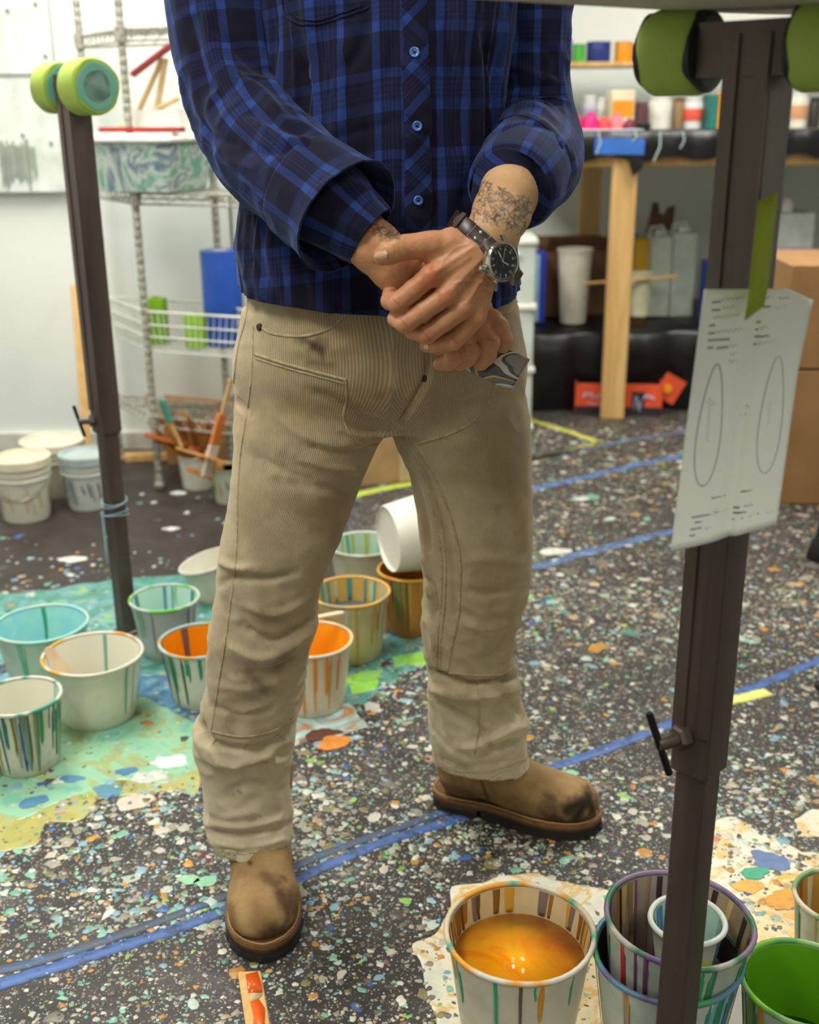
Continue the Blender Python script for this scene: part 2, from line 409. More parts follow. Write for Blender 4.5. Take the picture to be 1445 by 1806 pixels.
BLACKP = plain('black_film', (22, 20, 22), .35, var=.2, bump=.4, bs=14)
BLUEF = plain('blue_film', (38, 82, 178), .35)
GREENM = plain('green_masking_tape', (160, 184, 84), .75, var=.05, bump=.1, bs=300)
# ------------------------------------------------------------------ adjustable padded stands
def sqtube(mb, x, y, z0, z1, w, yaw): mb.box((x, y, (z0 + z1) / 2), (w, w, z1 - z0), Rz(yaw), bev=.003)
def stand(base, yaw, zsplit, ztop, win, wout, rolls, knob_z, knob_dir, label, barlen, roll_r, inner):
    x, y = base; t_ = thing('padded_stand', label, 'stand', (x, y, 0))
    b = MB(); sqtube(b, x, y, 0.012, ztop - .03, win, yaw); b.build('lower_post', STEEL, t_)
    b = MB(); sqtube(b, x, y, zsplit, ztop - .04, wout, yaw); b.build('upper_sleeve', STEEL, t_)
    # rolled lips of the channel on the sleeve faces
    b = MB(); n1 = Rz(yaw) @ np.array([0, -1, 0]); e1 = Rz(yaw) @ np.array([1, 0, 0])
    for s in (-1, 1):
        c = np.array([x, y, (zsplit + ztop) / 2 + .02]) + n1 * (wout / 2 + .001) + e1 * s * wout * .33
        b.box(c, (wout * .3, .003, ztop - zsplit - .06), Rz(yaw))
    b.build('channel_lip', STEEL, t_)
    b = MB(); b.box((x, y, .007), (win * 1.25, win * 1.25, .012), Rz(yaw), bev=.003); b.build('foot_plate', STEEL, t_)
    a = Rz(yaw) @ np.array([1, 0, 0]); zc = ztop - wout / 2
    lo, hi = barlen
    RB = frame(a, (0, 0, 1))     # columns: x right, y up, z = along bar
    w = wout / 2; th = .004; b = MB()
    for (cx_, cy_, dx, dy) in ((0, w - th / 2, 2 * w, th), (0, -w + th / 2, 2 * w, th), (w - th / 2, 0, th, 2 * w - 2 * th), (-w + th / 2, 0, th, 2 * w - 2 * th)):
        c = np.array([x, y, zc]) + a * (lo + hi) / 2 + RB[:, 0] * cx_ + RB[:, 1] * cy_
        b.box(c, (dx, dy, hi - lo), RB)
    b.build('cross_bar', STEEL, t_)
    for (l0, l1, rr) in rolls:
        prof = [(w * 1.12, 0), (rr - .008, .0), (rr - .002, .002), (rr, .006), (rr * 1.0, (l1 - l0) - .006), (rr - .002, (l1 - l0) - .002), (rr - .008, l1 - l0), (w * 1.12, l1 - l0)]
        mb = MB(); mb.lathe(prof[1:-1] + [prof[1]], 48, np.array([x, y, zc]) + a * l0, RB, ripple=lambda w_, z: 1 + .02 * math.sin(3 * w_ + 1) + .012 * math.sin(5 * w_))
        r_ = mb.build('pad_roll', GREENM, t_, smooth=True)
        # wrapped layers seen at the end faces
        mb = MB()
        for k, (q0, q1) in enumerate(((.86, .94), (.78, .84), (.68, .76), (.56, .66))):
            cc = inner[k % len(inner)]
            for z0, z1 in ((-.002 - .001 * k, .006), (l1 - l0 - .006, l1 - l0 + .002 + .001 * (k % 2))):
                mb.lathe([(rr * q0 * .96, z0), (rr * q0, z0), (rr * q1, z0 + .001), (rr * q1, z1 - .001), (rr * q0, z1), (rr * q0 * .96, z1)], 36, np.array([x, y, zc]) + a * l0, RB, col=s2l(cc), ripple=lambda w_, z, k=k: 1 + .025 * math.sin(4 * w_ + k) + .015 * math.sin(7 * w_ + 2 * k))
        mb.lathe([(w * 1.2, .001), (rr * .9, .001), (rr * .9, l1 - l0 - .001), (w * 1.2, l1 - l0 - .001), (w * 1.2, .001)], 36, np.array([x, y, zc]) + a * l0, RB, col=s2l(inner[-1]))
        mb.build('pad_layers', vcol(), r_, usecol=True)
    # clamp screw with its sliding bar
    d = np.array(knob_dir[0], float); d /= np.linalg.norm(d); c0 = np.array([x, y, knob_z]) + d * wout * .5
    mb = MB(); RK = frame(d, (0, 0, 1))
    mb.lathe([(.0, 0), (.013, 0), (.0135, .002), (.0135, .009), (.011, .012), (0, .012)], 6, c0, RK); mb.lathe([(.0, .01), (.0075, .01), (.0075, .03), (.006, .034), (0, .034)], 16, c0, RK)
    k = mb.build('clamp_screw', STEEL, t_)
    q = np.array(knob_dir[1], float); q /= np.linalg.norm(q)
    e = c0 + d * .032; MB().tube([e - q * .035, e - q * .034, e + q * .034, e + q * .035], [.003, .0038, .0038, .003], 10).build('clamp_bar', plain('black_oxide_steel', (26, 24, 24), .35, .4), k)
    return t_
YAW = -math.pi / 4
rs = P(1325, 300, 1.0)
RS = (float(rs[0]), 1.0)
stand(RS, YAW, .488, 1.188, .034, .0425, [(-.102, -.05, .0350), (.036, .11, .0345)], .532, ((-.9, -.45, .0), (.35, -.1, -1)), 'dark steel stand with green padded bar, nearest, holding the taped work sheet', (-.06, .05), 0, [(34, 36, 30), (28, 32, 26), (20, 22, 20), (24, 26, 24)])
lg = G(225, 1118); LS = (float(lg[0]), float(lg[1]))
stand(LS, YAW, .478, 1.195, .036, .047, [(-.085, -.032, .048), (.028, .088, .052)], .505, ((-1, -.3, .03), (.25, 0, -1)), 'dark steel stand with green rolled pads, left behind the person', (-.1, .088), 0, [(150, 180, 60), (110, 170, 150), (20, 70, 150), (150, 180, 170)])
mb = MB()
for k, (zz, r) in enumerate(((.325, .027), (.318, .028), (.296, .027), (.29, .028))):
    mb.tube([(LS[0] + r * math.cos(w), LS[1] + r * math.sin(w), zz + .006 * math.sin(w + k)) for w in np.linspace(0, 2 * math.pi, 25)[:-1]], .0012, 6, closed=True)
mb.tube([(LS[0] - .025, LS[1] - .012, .30 - .02 * i) for i in range(7)], [.004, .003, .003, .0025, .003, .002, .001], 6)
tag(mb.build('twine_loop', plain('pale_blue_twine', (140, 176, 190)), None), 'pale blue string and paint drip around the left stand post', 'string')
# ------------------------------------------------------------------ surfboard lying on the near stand
def surfboard():
    zc = 1.196; A = P(490, 0, .88); B = P(1120, 40, 1.09); D = P(1395, 51, 1.16)
    ctrl = [(-1.0, .22), (-.62, .50), tuple(A[:2]), tuple(B[:2]), tuple(D[:2]), (.72, 1.20), (1.0, 1.14)]
    far = crom(ctrl, 60); near = crom([(-1.0, .20), (-.58, -.0), (-.1, .28), (.24, .5), (.52, .68), (.78, .88), (1.0, 1.12)], 60)
    V = []; Fc = []; K = 28
    for i in range(60):
        mid = (far[i] + near[i]) / 2; half = (far[i] - near[i]) / 2; s = i / 59; th = .032 * math.sin(math.pi * min(max(s, .02), .98)) ** .4
        rock = .03 * (2 * s - 1) ** 4
        for k in range(K):
            w = 2 * math.pi * k / K; c, q = math.cos(w), math.sin(w)
            xx = np.sign(c) * abs(c) ** .75; zz = np.sign(q) * abs(q) ** .6
            V.append((mid[0] + half[0] * xx, mid[1] + half[1] * xx, zc + rock + th * .55 * (1 + zz)))
    for i in range(59):
        for k in range(K): Fc.append((i * K + k, i * K + (k + 1) % K, (i + 1) * K + (k + 1) % K, (i + 1) * K + k))
    Fc += [tuple(range(K)), tuple(range(59 * K, 60 * K))[::-1]]
    o = mk('surfboard', V, Fc, plain('board_foam_white', (206, 202, 184), .5, var=.05, vs=6))
    tag(o, 'long pale surfboard blank lying flat across the near stand', 'surfboard')
surfboard()
# ------------------------------------------------------------------ the work sheet and its tape
def work_sheet():
    TL, TR, BR, BL = P(1242, 510, .93), P(1428, 508, .965), P(1370, 925, .955), P(1183, 973, .905)
    n = 28; V = []; Fc = []; uv = []
    def S(u, v):
        p = TL * (1 - u) * (1 - v) + TR * u * (1 - v) + BR * u * v + BL * (1 - u) * v
        nrm = np.array([-.45, -.85, .1]); b = .012 * math.sin(math.pi * u) * (1 - .5 * v) - .010 * math.exp(-((u - .52) / .07) ** 2)
        c = .035 * max(0, u - .8) * max(0, .35 - v) * 18
        side = np.array([0, 0, -1.0]) * c * .25
        return p - nrm * (c * .6) + nrm * b + side
    for j in range(n + 1):
        for i in range(n + 1): V.append(S(i / n, j / n)); uv.append((i / n, j / n))
    for j in range(n):
        for i in range(n): a = j * (n + 1) + i; Fc.append((a, a + n + 1, a + n + 2, a + 1))
    m = plain('sheet_paper', (240, 240, 232), .8, var=.03, vs=9)
    o = mk('work_sheet', V, Fc, m); tag(o, 'white order sheet with two surfboard outlines taped to the near stand', 'paper')
    sol = o.modifiers.new('thickness', 'SOLIDIFY'); sol.thickness = .0004; sol.offset = 1
    def line(mb, pts, w, lift=.0006):
        q = [S(u, v) + np.array([-.45, -.85, .1]) * lift for u, v in pts]
        Vv = []; 
        for i, p in enumerate(q):
            t_ = q[min(i + 1, len(q) - 1)] - q[max(i - 1, 0)]; t_ /= np.linalg.norm(t_) + 1e-9; s = np.cross(t_, (-.45, -.85, .1)); s /= np.linalg.norm(s)
            Vv += [p - s * w / 2, p + s * w / 2]
        mb.add(Vv, [(2 * i, 2 * i + 1, 2 * i + 3, 2 * i + 2) for i in range(len(q) - 1)])
    def to_uv(px, py):   # invert the bilinear patch in the plane of the sheet
        c = np.array([[1242, 510], [1428, 508], [1370, 925], [1183, 973]], float); u = v = .5
        for _ in range(12):
            p = c[0] * (1 - u) * (1 - v) + c[1] * u * (1 - v) + c[2] * u * v + c[3] * (1 - u) * v
            du = (c[1] - c[0]) * (1 - v) + (c[2] - c[3]) * v; dv = (c[3] - c[0]) * (1 - u) + (c[2] - c[1]) * u
            r = np.linalg.solve(np.column_stack([du, dv]), np.array([px, py]) - p); u += r[0]; v += r[1]
        return u, v
    ink = plain('printed_ink', (62, 54, 58), .7, var=0); pen = plain('pencil_grey', (150, 152, 148), .8, var=0)
    mb = MB()
    for cx_, cy_, a, top, bot, rad in ((1254, 743, .075, (1268, 636), (1240, 851), 21), (1361, 725, .085, (1375, 622), (1349, 829), 19)):
        pts = []
        for w in np.linspace(0, 2 * math.pi, 49):
            s = math.cos(w); x = (top[0] + bot[0]) / 2 + (top[0] - bot[0]) / 2 * s + rad * math.sin(w) * (1 - .25 * s); y = (top[1] + bot[1]) / 2 + (top[1] - bot[1]) / 2 * s
            pts.append(to_uv(x, y))
        line(mb, pts, .0012)
    mb.build('board_outline', ink, o)
    mb = MB()   # printed headings: dense small marks
    def word(mb, x0, y0, x1, y1, w=.0012, amp=2.2, freq=2.2):
        n_ = max(3, int((x1 - x0) / freq)); pts = [to_uv(x0 + (x1 - x0) * k / n_, y0 + (y1 - y0) * k / n_ + (amp / 2 if k % 2 else -amp / 2) * rng.uniform(.5, 1)) for k in range(n_ + 1)]
        line(mb, pts, w, .0007)
    for a in [(1258, 532, 1274, 530), (1258, 545, 1273, 544), (1253, 571, 1264, 570), (1252, 584, 1264, 583), (1251, 596, 1291, 593), (1250, 609, 1261, 608), (1267, 609, 1289, 606), (1376, 524, 1393, 523), (1347, 539, 1363, 538), (1328, 566, 1344, 564), (1328, 578, 1338, 577), (1327, 590, 1360, 587), (1326, 603, 1335, 602), (1257, 873, 1279, 868), (1308, 862, 1329, 858), (1221, 909, 1256, 902), (1262, 899, 1281, 895), (1227, 918, 1240, 916), (1219, 931, 1240, 927), (1217, 943, 1227, 941), (1291, 893, 1305, 891), (1314, 888, 1328, 885), (1291, 903, 1318, 898), (1290, 915, 1292, 915), (1308, 911, 1311, 910), (1322, 907, 1325, 906), (1336, 903, 1339, 902)]: word(mb, *a)
    mb.build('printed_heading', ink, o)['kind'] = 'stuff'
    mb = MB()
    for a in [(1275, 527, 1330, 520), (1278, 541, 1300, 538), (1260, 558, 1308, 551), (1345, 526, 1366, 521), (1370, 541, 1388, 538), (1268, 582, 1315, 576), (1342, 575, 1356, 572), (1292, 605, 1304, 603), (1337, 602, 1368, 596), (1291, 619, 1304, 616), (1290, 631, 1304, 628), (1299, 713, 1322, 709), (1303, 727, 1316, 724), (1244, 929, 1256, 925), (1352, 903, 1372, 896)]: word(mb, *a, w=.0007, amp=7, freq=4)
    for x, y0, y1 in ((1255, 695, 775), (1360, 700, 742), (1262, 700, 712)):
        line(mb, [to_uv(x + (2.5 if k % 2 else -2.5) - (y - y0) * .07, y) for k, y in enumerate(np.arange(y0, y1, 4))], .0007, .0007)
    for rr in (.6,):
        line(mb, [to_uv(1271 + 12 * math.cos(w), 899 + 9 * math.sin(w)) for w in np.linspace(0, 6.28, 20)], .0006)
    mb.build('pencil_note', pen, o)['kind'] = 'stuff'
    # tape strip
    Vt = []; L = [(1356, 346), (1350, 400), (1345, 450), (1340, 500), (1331, 553)]; zz = [(.945), (.94), (.934), (.918), (.905)]
    Fx = []
    for i, ((x, y), Y) in enumerate(zip(L, zz)):
        w = 17
        for k, a in enumerate((-1, -.33, .33, 1)):
            jag = (0 if i not in (0, 4) else (4 * (a) if i == 4 else 5 * math.sin(7 * a)))
            Vt.append(P(x + a * w, y - a * w * .22 - (jag * 2.2 if i == 4 else jag), Y + .010 * a))
    for i in range(4):
        for k in range(3): a = i * 4 + k; Fx.append((a, a + 4, a + 5, a + 1))
    tp = mk('masking_tape_strip', Vt, Fx, plain('lime_masking_tape', (146, 160, 26), .7, var=.05)); tag(tp, 'lime green tape strip holding the order sheet on the post', 'tape')
    sol = tp.modifiers.new('thickness', 'SOLIDIFY'); sol.thickness = .0003
work_sheet()
# ================================================================== LEFT BACKGROUND
# wire rack
def rack():
    A = G(282, 862); B = G(213, 815); Cc = G(409, 838); A, B, Cc = [np.array([p[0], p[1], 0]) for p in (A, B, Cc)]; D = Cc + (A - B); ztop = 1.62
    t_ = thing('wire_rack', 'chrome wire shelving rack with ringed posts against the left wall', 'shelf', tuple((A + B + Cc + D) / 4))
    for p in (A, B, Cc, D):
        prof = [(0, 0), (.017, 0), (.017, .02), (.012, .025)]; z = .03
        while z < ztop: prof += [(.0115, z), (.0115, z + .017), (.0105, z + .019), (.0105, z + .023)]; z += .025
        prof += [(.0115, ztop), (0, ztop)]
        MB().lathe(prof, 12, p).build('post', CHROME, t_, smooth=True)
    def shelf(z, name):
        b = MB(); q = [A, D, Cc, B]
        for i in range(4):
            p0, p1 = q[i] + (0, 0, z), q[(i + 1) % 4] + (0, 0, z)
            b.tube([p0, p1], .0035, 6); b.tube([p0 - (0, 0, .03), p1 - (0, 0, .03)], .0035, 6)
            n = 18
            zig = [p0 + (p1 - p0) * k / n - np.array([0, 0, .03 * (k % 2)]) for k in range(n + 1)]
            b.tube(zig, .0018, 5)
        for k in range(1, 22): f = k / 22; b.tube([A + (D - A) * f + (0, 0, z + .003), B + (Cc - B) * f + (0, 0, z + .003)], .0016, 5)
        for p in q: b.lathe([(.012, -.035), (.017, -.034), (.019, .006), (.012, .008)], 12, p + (0, 0, z))
        s = b.build(name, CHROME, t_); return s
    for z in (1.345, .905, .235): shelf(z, 'wire_shelf')
    b = MB(); q = [A, D, Cc, B]; z0, z1 = .44, .562
    cen = (A + B + Cc + D) / 4
    def sh(p, z): f = .9 if z == z0 else 1.0; return cen + (p - cen) * f + (0, 0, z)
    for z, r in ((z0, .003), (z1, .004), (z1 - .04, .0028), ((z0 + z1) / 2 - .015, .0028)):
        for i in range(4): b.tube([sh(q[i], z), sh(q[(i + 1) % 4], z)], r, 6)
    for i in range(4):
        p0, p1 = q[i], q[(i + 1) % 4]
        for k in range(1, 20): f = k / 20; pp = p0 + (p1 - p0) * f; b.tube([sh(pp, z1), sh(pp, z0)], .0014, 5)
    for k in range(1, 20): f = k / 20; b.tube([sh(A + (D - A) * f, z0), sh(B + (Cc - B) * f, z0)], .0014, 5)
    b.build('wire_basket', plain('white_coated_wire', (214, 216, 208), .4), t_)
    return A, B, Cc, D
RA, RB_, RC, RD = rack()
def on(z, u, v): p = RA + (RD - RA) * u + (RB_ - RA) * v; return np.array([p[0], p[1], z])
def cyl(name, label, cat, c, r, h, mat, group=None, core=None, n=32):
    t_ = thing(name, label, cat, tuple(c), group=group)
    MB().lathe([(r * .35, 0), (r * .98, 0), (r, .003), (r, h - .003), (r * .98, h), (r * .35, h), (r * .35, 0)], n, c).build('roll_body', mat, t_)
    MB().lathe([(r * .28, -.0005), (r * .35, -.0005), (r * .35, h + .001), (r * .28, h + .001), (r * .28, -.0005)], n, c).build('core', core or CARD, t_)
    return t_
LIME = plain('lime_tape', (140, 190, 40), .6, var=.06)
c = P(398, 607, 3.50); cyl('film_roll', 'tall blue roll of masking film standing in the wire basket', 'roll', (c[0], c[1], .448), .061, .285, BLUEF, core=WPLAST)
c = P(280, 600, 3.52); cyl('tape_roll', 'larger lime green tape roll at the left of the wire basket', 'roll', (c[0], c[1], .448), .034, .14, LIME)
c = P(346, 597, 3.46); cyl('tape_roll', 'smaller lime green tape roll beside the blue film roll', 'roll', (c[0], c[1], .448), .034, .10, LIME)
# storage bin with marbled paint
def swirl(name, cols, sc=9, rough=.45, dist=3.0, glow=0.0):
    if name in _mc: return _mc[name]
    t = NT(name); co = t.coord(); n = t.noise(sc, 3, co, .5, dist); k = len(cols)
    m = t.out(t.ramp(n, [(.22 + .56 * i / max(1, k - 1), s2l(q)) for i, q in enumerate(cols)]), rough, bump=t.noise(50, 2, co), bstr=.08); _mc[name] = m
    if glow:   # thin translucent plastic
        colr = t.b.inputs['Base Color'].links[0].from_socket; tb = t.n('ShaderNodeBsdfTranslucent', {'Color': colr}); mx = t.n('ShaderNodeMixShader', {0: glow, 1: t.b.outputs[0], 2: tb.outputs[0]}); om = [x for x in t.t.nodes if x.type == 'OUTPUT_MATERIAL'][0]; t.t.links.new(mx.outputs[0], om.inputs[0])
    return m
bc = P(262, 332, 3.48); bx = np.array([bc[0], bc[1], .912])
fdir = (RD - RA) / np.linalg.norm(RD - RA); yaw = math.atan2(fdir[1], fdir[0])
t_ = thing('storage_bin', 'clear plastic bin with paint swirled inside and white lid on the rack', 'bin', tuple(bx))
RR = Rz(yaw)
def taper(mb, c, w0, d0, w1, d1, h, R):
    V = []
    for z, w, d in ((0, w0, d0), (h, w1, d1)):
        for x, y in ((-1, -1), (1, -1), (1, 1), (-1, 1)): V.append(R @ np.array([x * w / 2, y * d / 2, z]) + c)
    mb.add(V, [(3, 2, 1, 0), (4, 5, 6, 7), (0, 1, 5, 4), (1, 2, 6, 5), (2, 3, 7, 6), (3, 0, 4, 7)])
mb = MB(); taper(mb, bx, .27, .2, .33, .25, .135, RR); mb.build('tub', swirl('bin_marbled_paint', [(206, 212, 204), (186, 198, 190), (96, 160, 136), (200, 208, 200), (86, 116, 136), (196, 204, 196), (60, 84, 104)], 5), t_)
mb = MB(); mb.box(bx + (0, 0, .142), (.355, .275, .016), RR, bev=.005); mb.box(bx + (0, 0, .153), (.3, .22, .012), RR, bev=.004); mb.build('lid', WPLAST, t_)
q = bx + np.array([0, 0, .162])
tag(MB().box(q + RR @ (.04, -.07, .007), (.27, .03, .012), RR).build('spirit_level', plain('red_paint', (170, 40, 40), .5)), 'red level lying along the front of the bin lid', 'level')
stk = [((-.1, 0, .012), (-.02, .02, .012), (.2, 0, .012)), ]
t_ = thing('batten_stack', 'pale wooden sticks with a red bar stacked on the bin lid', 'sticks', tuple(q))
def stick(mb, a, b, w=.018, th=.008, col=None):
    a = np.array(a, float); b = np.array(b, float); d = b - a; L = np.linalg.norm(d); R = frame(d / L, (0.1, .3, 1)); mb.box((a + b) / 2, (w, th, L), R, bev=.002, col=col)
ww = wood('raw_batten', (196, 164, 112), (220, 196, 152))
for a, b in (((-.06, .02, .004), (.05, .05, .20)), ((.0, .05, .004), (.06, .05, .2)), ((-.12, .03, .006), (.1, .04, .09))):
    mb = MB(); stick(mb, q + RR @ a, q + RR @ b); mb.build('batten', ww, t_)
mb = MB(); stick(mb, q + RR @ (-.045, .03, .155), q + RR @ (.095, .03, .232), .02, .012); mb.build('red_bar', plain('faded_red_paint', (166, 70, 66), .6), t_)
mb = MB(); taper(mb, q + RR @ (.03, .045, .0), .2, .1, .17, .08, .06, RR)
tag(mb.build('white_tray', WPLAST), 'low white plastic tray on the bin lid behind the red level', 'tray')
# panel on the wall at the far left
px_ = P(-90, 170, 3.80); pz0 = P(60, 342, 3.8)[2]
t_ = thing('wall_panel', 'big white wall panel with grey drips and screw heads, far left', 'panel', (-1.3, 3.87, pz0))
x1 = P(103, 200, 3.87)[0]
MB().box(((x1 - 2.2) / 2, 3.875, (pz0 + 2.1) / 2), (x1 + 2.2, .03, 2.1 - pz0), bev=.003).build('board', plain('panel_white', (216, 221, 214), .6), t_)
mb = MB()
for i in range(18):
    x = P(2 + i * 3.6, 300, 3.85)[0]; za = P(30, 248 + rng.uniform(-3, 12), 3.85)[2]; zb = P(30, 300 + rng.uniform(0, 38), 3.85)[2]
    mb.box((x, 3.8575, (za + zb) / 2), (rng.uniform(.003, .007), .004, za - zb))
o = mb.build('paint_drip', plain('grey_green_drip', (150, 160, 148)), t_); o['kind'] = 'stuff'
for (x, y) in ((13, 18), (62, 6), (80, 98), (40, 238), (90, 252)):
    p = P(x, y, 3.858); MB().lathe([(0, 0), (.006, 0), (.006, .003), (0, .005)], 10, p, frame((0, -1, 0), (0, 0, 1))).build('screw_head', plain('screw_grey', (150, 150, 146), .4, .6), t_)
MB().box((P(20, 131, 3.855)[0] - .1, 3.857, P(20, 131, 3.855)[2]), (.36, .004, .008)).build('seam', plain('seam_grey', (160, 164, 158)), t_)
a = P(128, 505, 3.84); b = G(158, 838); mb = MB(); stick(mb, (b[0], b[1] - .0, .004), (a[0], 3.87, a[2]), .03, .012)
tag(mb.build('wooden_batten', PINE), 'thin raw pine batten leaning on the white wall, left', 'wood')
# low floor shelf board under the rack
c = G(262, 812); mb = MB(); mb.box((c[0] + .1, c[1] + .02, .012), (.42, .05, .024), Rz(.1), bev=.002); tag(mb.build('floor_batten', PINE), 'pine strip lying on the floor under the wire rack', 'wood')
# cardboard box behind the brushes
def open_box(name, label, cat, c, w, d, h, yaw, mat, flaps=True, parent=None, top=True):
    t_ = thing(name, label, cat, tuple(c)); R = Rz(yaw); c = np.array(c, float); th = .004
    b = MB()
    for (cx_, cy_, dx, dy) in ((0, -d / 2, w, th), (0, d / 2, w, th), (-w / 2, 0, th, d), (w / 2, 0, th, d)): b.box(c + R @ (cx_, cy_, h / 2), (dx, dy, h), R)
    b.box(c + (0, 0, th / 2), (w, d, th), R); b.build('box_walls', mat, t_)
    if flaps:
        for (cx_, cy_, dx, dy, ax, sgn, an) in ((0, -d / 2, w, d * .45, 'x', -1, .9), (0, d / 2, w, d * .45, 'x', 1, .5), (-w / 2, 0, w * .4, d, 'y', -1, .7), (w / 2, 0, w * .4, d, 'y', 1, .6)):
            f = MB()
            if ax == 'x': Q = R @ Rx(sgn * (math.pi / 2 - an) * 1.0); cc = c + R @ (cx_, cy_, h) + R @ (0, sgn * math.cos(an) * dy / 2, math.sin(an) * dy / 2 * (1 if an < 1 else 1)); Q = R @ Rx(sgn * an)
            else: cc = c + R @ (cx_, cy_, h) + R @ (sgn * math.cos(an) * dx / 2, 0, math.sin(an) * dx / 2); Q = R @ Ry(-sgn * an)
            f.box(cc, (dx, dy, .004), Q); f.build('flap', mat, t_)
    return t_
c = G(338, 822); open_box('cardboard_box', 'open cardboard box behind the stirring sticks under the rack', 'box', (c[0], c[1] + .12, 0), .2, .16, .16, .2, CARD)
c = G(690, 870); t_ = thing('cardboard_sheet', 'flat tan cardboard box seen between the trouser legs', 'box', (c[0], c[1] + .1, 0))
R = Rz(.25); cc = np.array([c[0] + .02, c[1] + .2, .0])
MB().box(cc + (0, 0, .095), (.3, .2, .19), R @ Rx(.12), bev=.002).build('box_body', plain('tan_cardboard', (190, 152, 108), .8), t_)
MB().box(cc + (0, 0, .1) + R @ (.0, -.106, 0), (.04, .003, .19), R @ Rx(.12)).build('packing_tape', plain('tan_tape', (206, 178, 140), .4), t_)
# ================================================================== RIGHT BACKGROUND
BY = 4.25
def bench():
    x0, x1 = .33, 3.2; zt = 1.05
    t_ = thing('work_bench', 'long wooden bench wrapped in black film along the back wall', 'bench', ((x0 + x1) / 2, 4.7, 0))
    MB().box(((x0 + x1) / 2, 4.66, zt - .012), (x1 - x0, .86, .02), bev=.003).build('bench_top', plain('stained_top', (120, 128, 128), .6, var=.35, vs=5), t_)
    # black film folded over the front edge: wavy sheet
    n = 90; V = []; Fc = []
    for i in range(n + 1):
        x = x0 + (x1 - x0) * i / n
        for k, (dy, dz) in enumerate(((.14, .003), (.0, .004), (-.012, -.004), (-.014, -.05), (-.01, -.092 - .01 * math.sin(i * .9)))):
            V.append((x, BY - .02 + dy + .006 * math.sin(i * 1.7 + k) * (k > 1), zt + dz + .004 * math.sin(i * .6) * (k > 1)))
    for i in range(n):
        for k in range(4): a = i * 5 + k; Fc.append((a, a + 5, a + 6, a + 1))
    mk('black_film_edge', V, Fc, BLACKP, t_)
    MB().box((1.76, BY + .03, zt - .075), (2.8, .04, .09), bev=.003).build('front_rail', PINE, t_)
    for x in (P(1092, 500, BY)[0], 2.4):
        MB().box((x, BY + .005, (zt - .09) / 2), (.088, .04, zt - .09), bev=.003).build('leg', PINE, t_)
    for x in (P(1092, 500, BY)[0], 2.4):
        MB().box((x, 5.02, (zt - .09) / 2), (.088, .04, zt - .09), bev=.003).build('leg', PINE, t_)
    # lower shelf with black drape to the floor
    V = []; Fc = []; n = 70
    for i in range(n + 1):
        x = x0 + .06 + (x1 - x0 - .06) * i / n
        for k, (y, z) in enumerate(((5.1, .322), (4.7, .325), (4.36, .32), (4.335, .305), (4.34, .2), (4.36, .1), (4.37, .004))):
            V.append((x, y + (.012 * math.sin(i * .8 + k * .4) + .006 * math.sin(i * 2.1) if k > 2 else 0), z + (.006 * math.sin(i * .7 + k) if k < 3 else 0)))
    for i in range(n):
        for k in range(6): a = i * 7 + k; Fc.append((a, a + 7, a + 8, a + 1))
    mk('lower_drape', V, Fc, BLACKP, t_)
    MB().box(((x0 + x1) / 2, 4.74, .3), (x1 - x0 - .1, .72, .02)).build('lower_shelf', PINE, t_)
bench()
a = P(1050, 244, BY - .04); b = P(1136, 272, BY - .04)
tag(MB().box(((a[0] + b[0]) / 2, BY - .042, (a[2] + b[2]) / 2), (b[0] - a[0], .006, a[2] - b[2]), Ry(.02)).build('blue_tape_patch', plain('blue_painters_tape', (56, 112, 196), .6)), 'blue tape patch on the black bench edge above the wooden leg', 'tape')
mb = MB()
for x, y1 in ((1056, 272), (1120, 250), (1165, 285), (1204, 262)):
    p0 = P(x, 232, BY - .045); p1 = P(x - (4 if x != 1165 else 12), y1, BY - .045); m = (p0 + p1) / 2 + (.01, -.006, 0); mb.tube([p0, m, p1], .0028, 6)
o = tag(mb.build('glue_string', plain('pale_resin_string', (190, 206, 206), .3)), 'pale dried resin strings hanging over the bench edge', 'resin'); o['kind'] = 'stuff'
mb = MB(); p = P(1122, 290, BY - .045); V = [P(1108, 276, BY - .05), P(1136, 276, BY - .05), P(1134, 296, BY - .052), P(1116, 312, BY - .05)]; V += [v + np.array([0, .008, 0]) for v in V]
mb.add(V, [(0, 3, 2, 1), (4, 5, 6, 7), (0, 1, 5, 4), (1, 2, 6, 5), (2, 3, 7, 6), (3, 0, 4, 7)]); tag(mb.build('film_scrap', BLACKP), 'torn corner of black film hanging beside the bench leg', 'film')
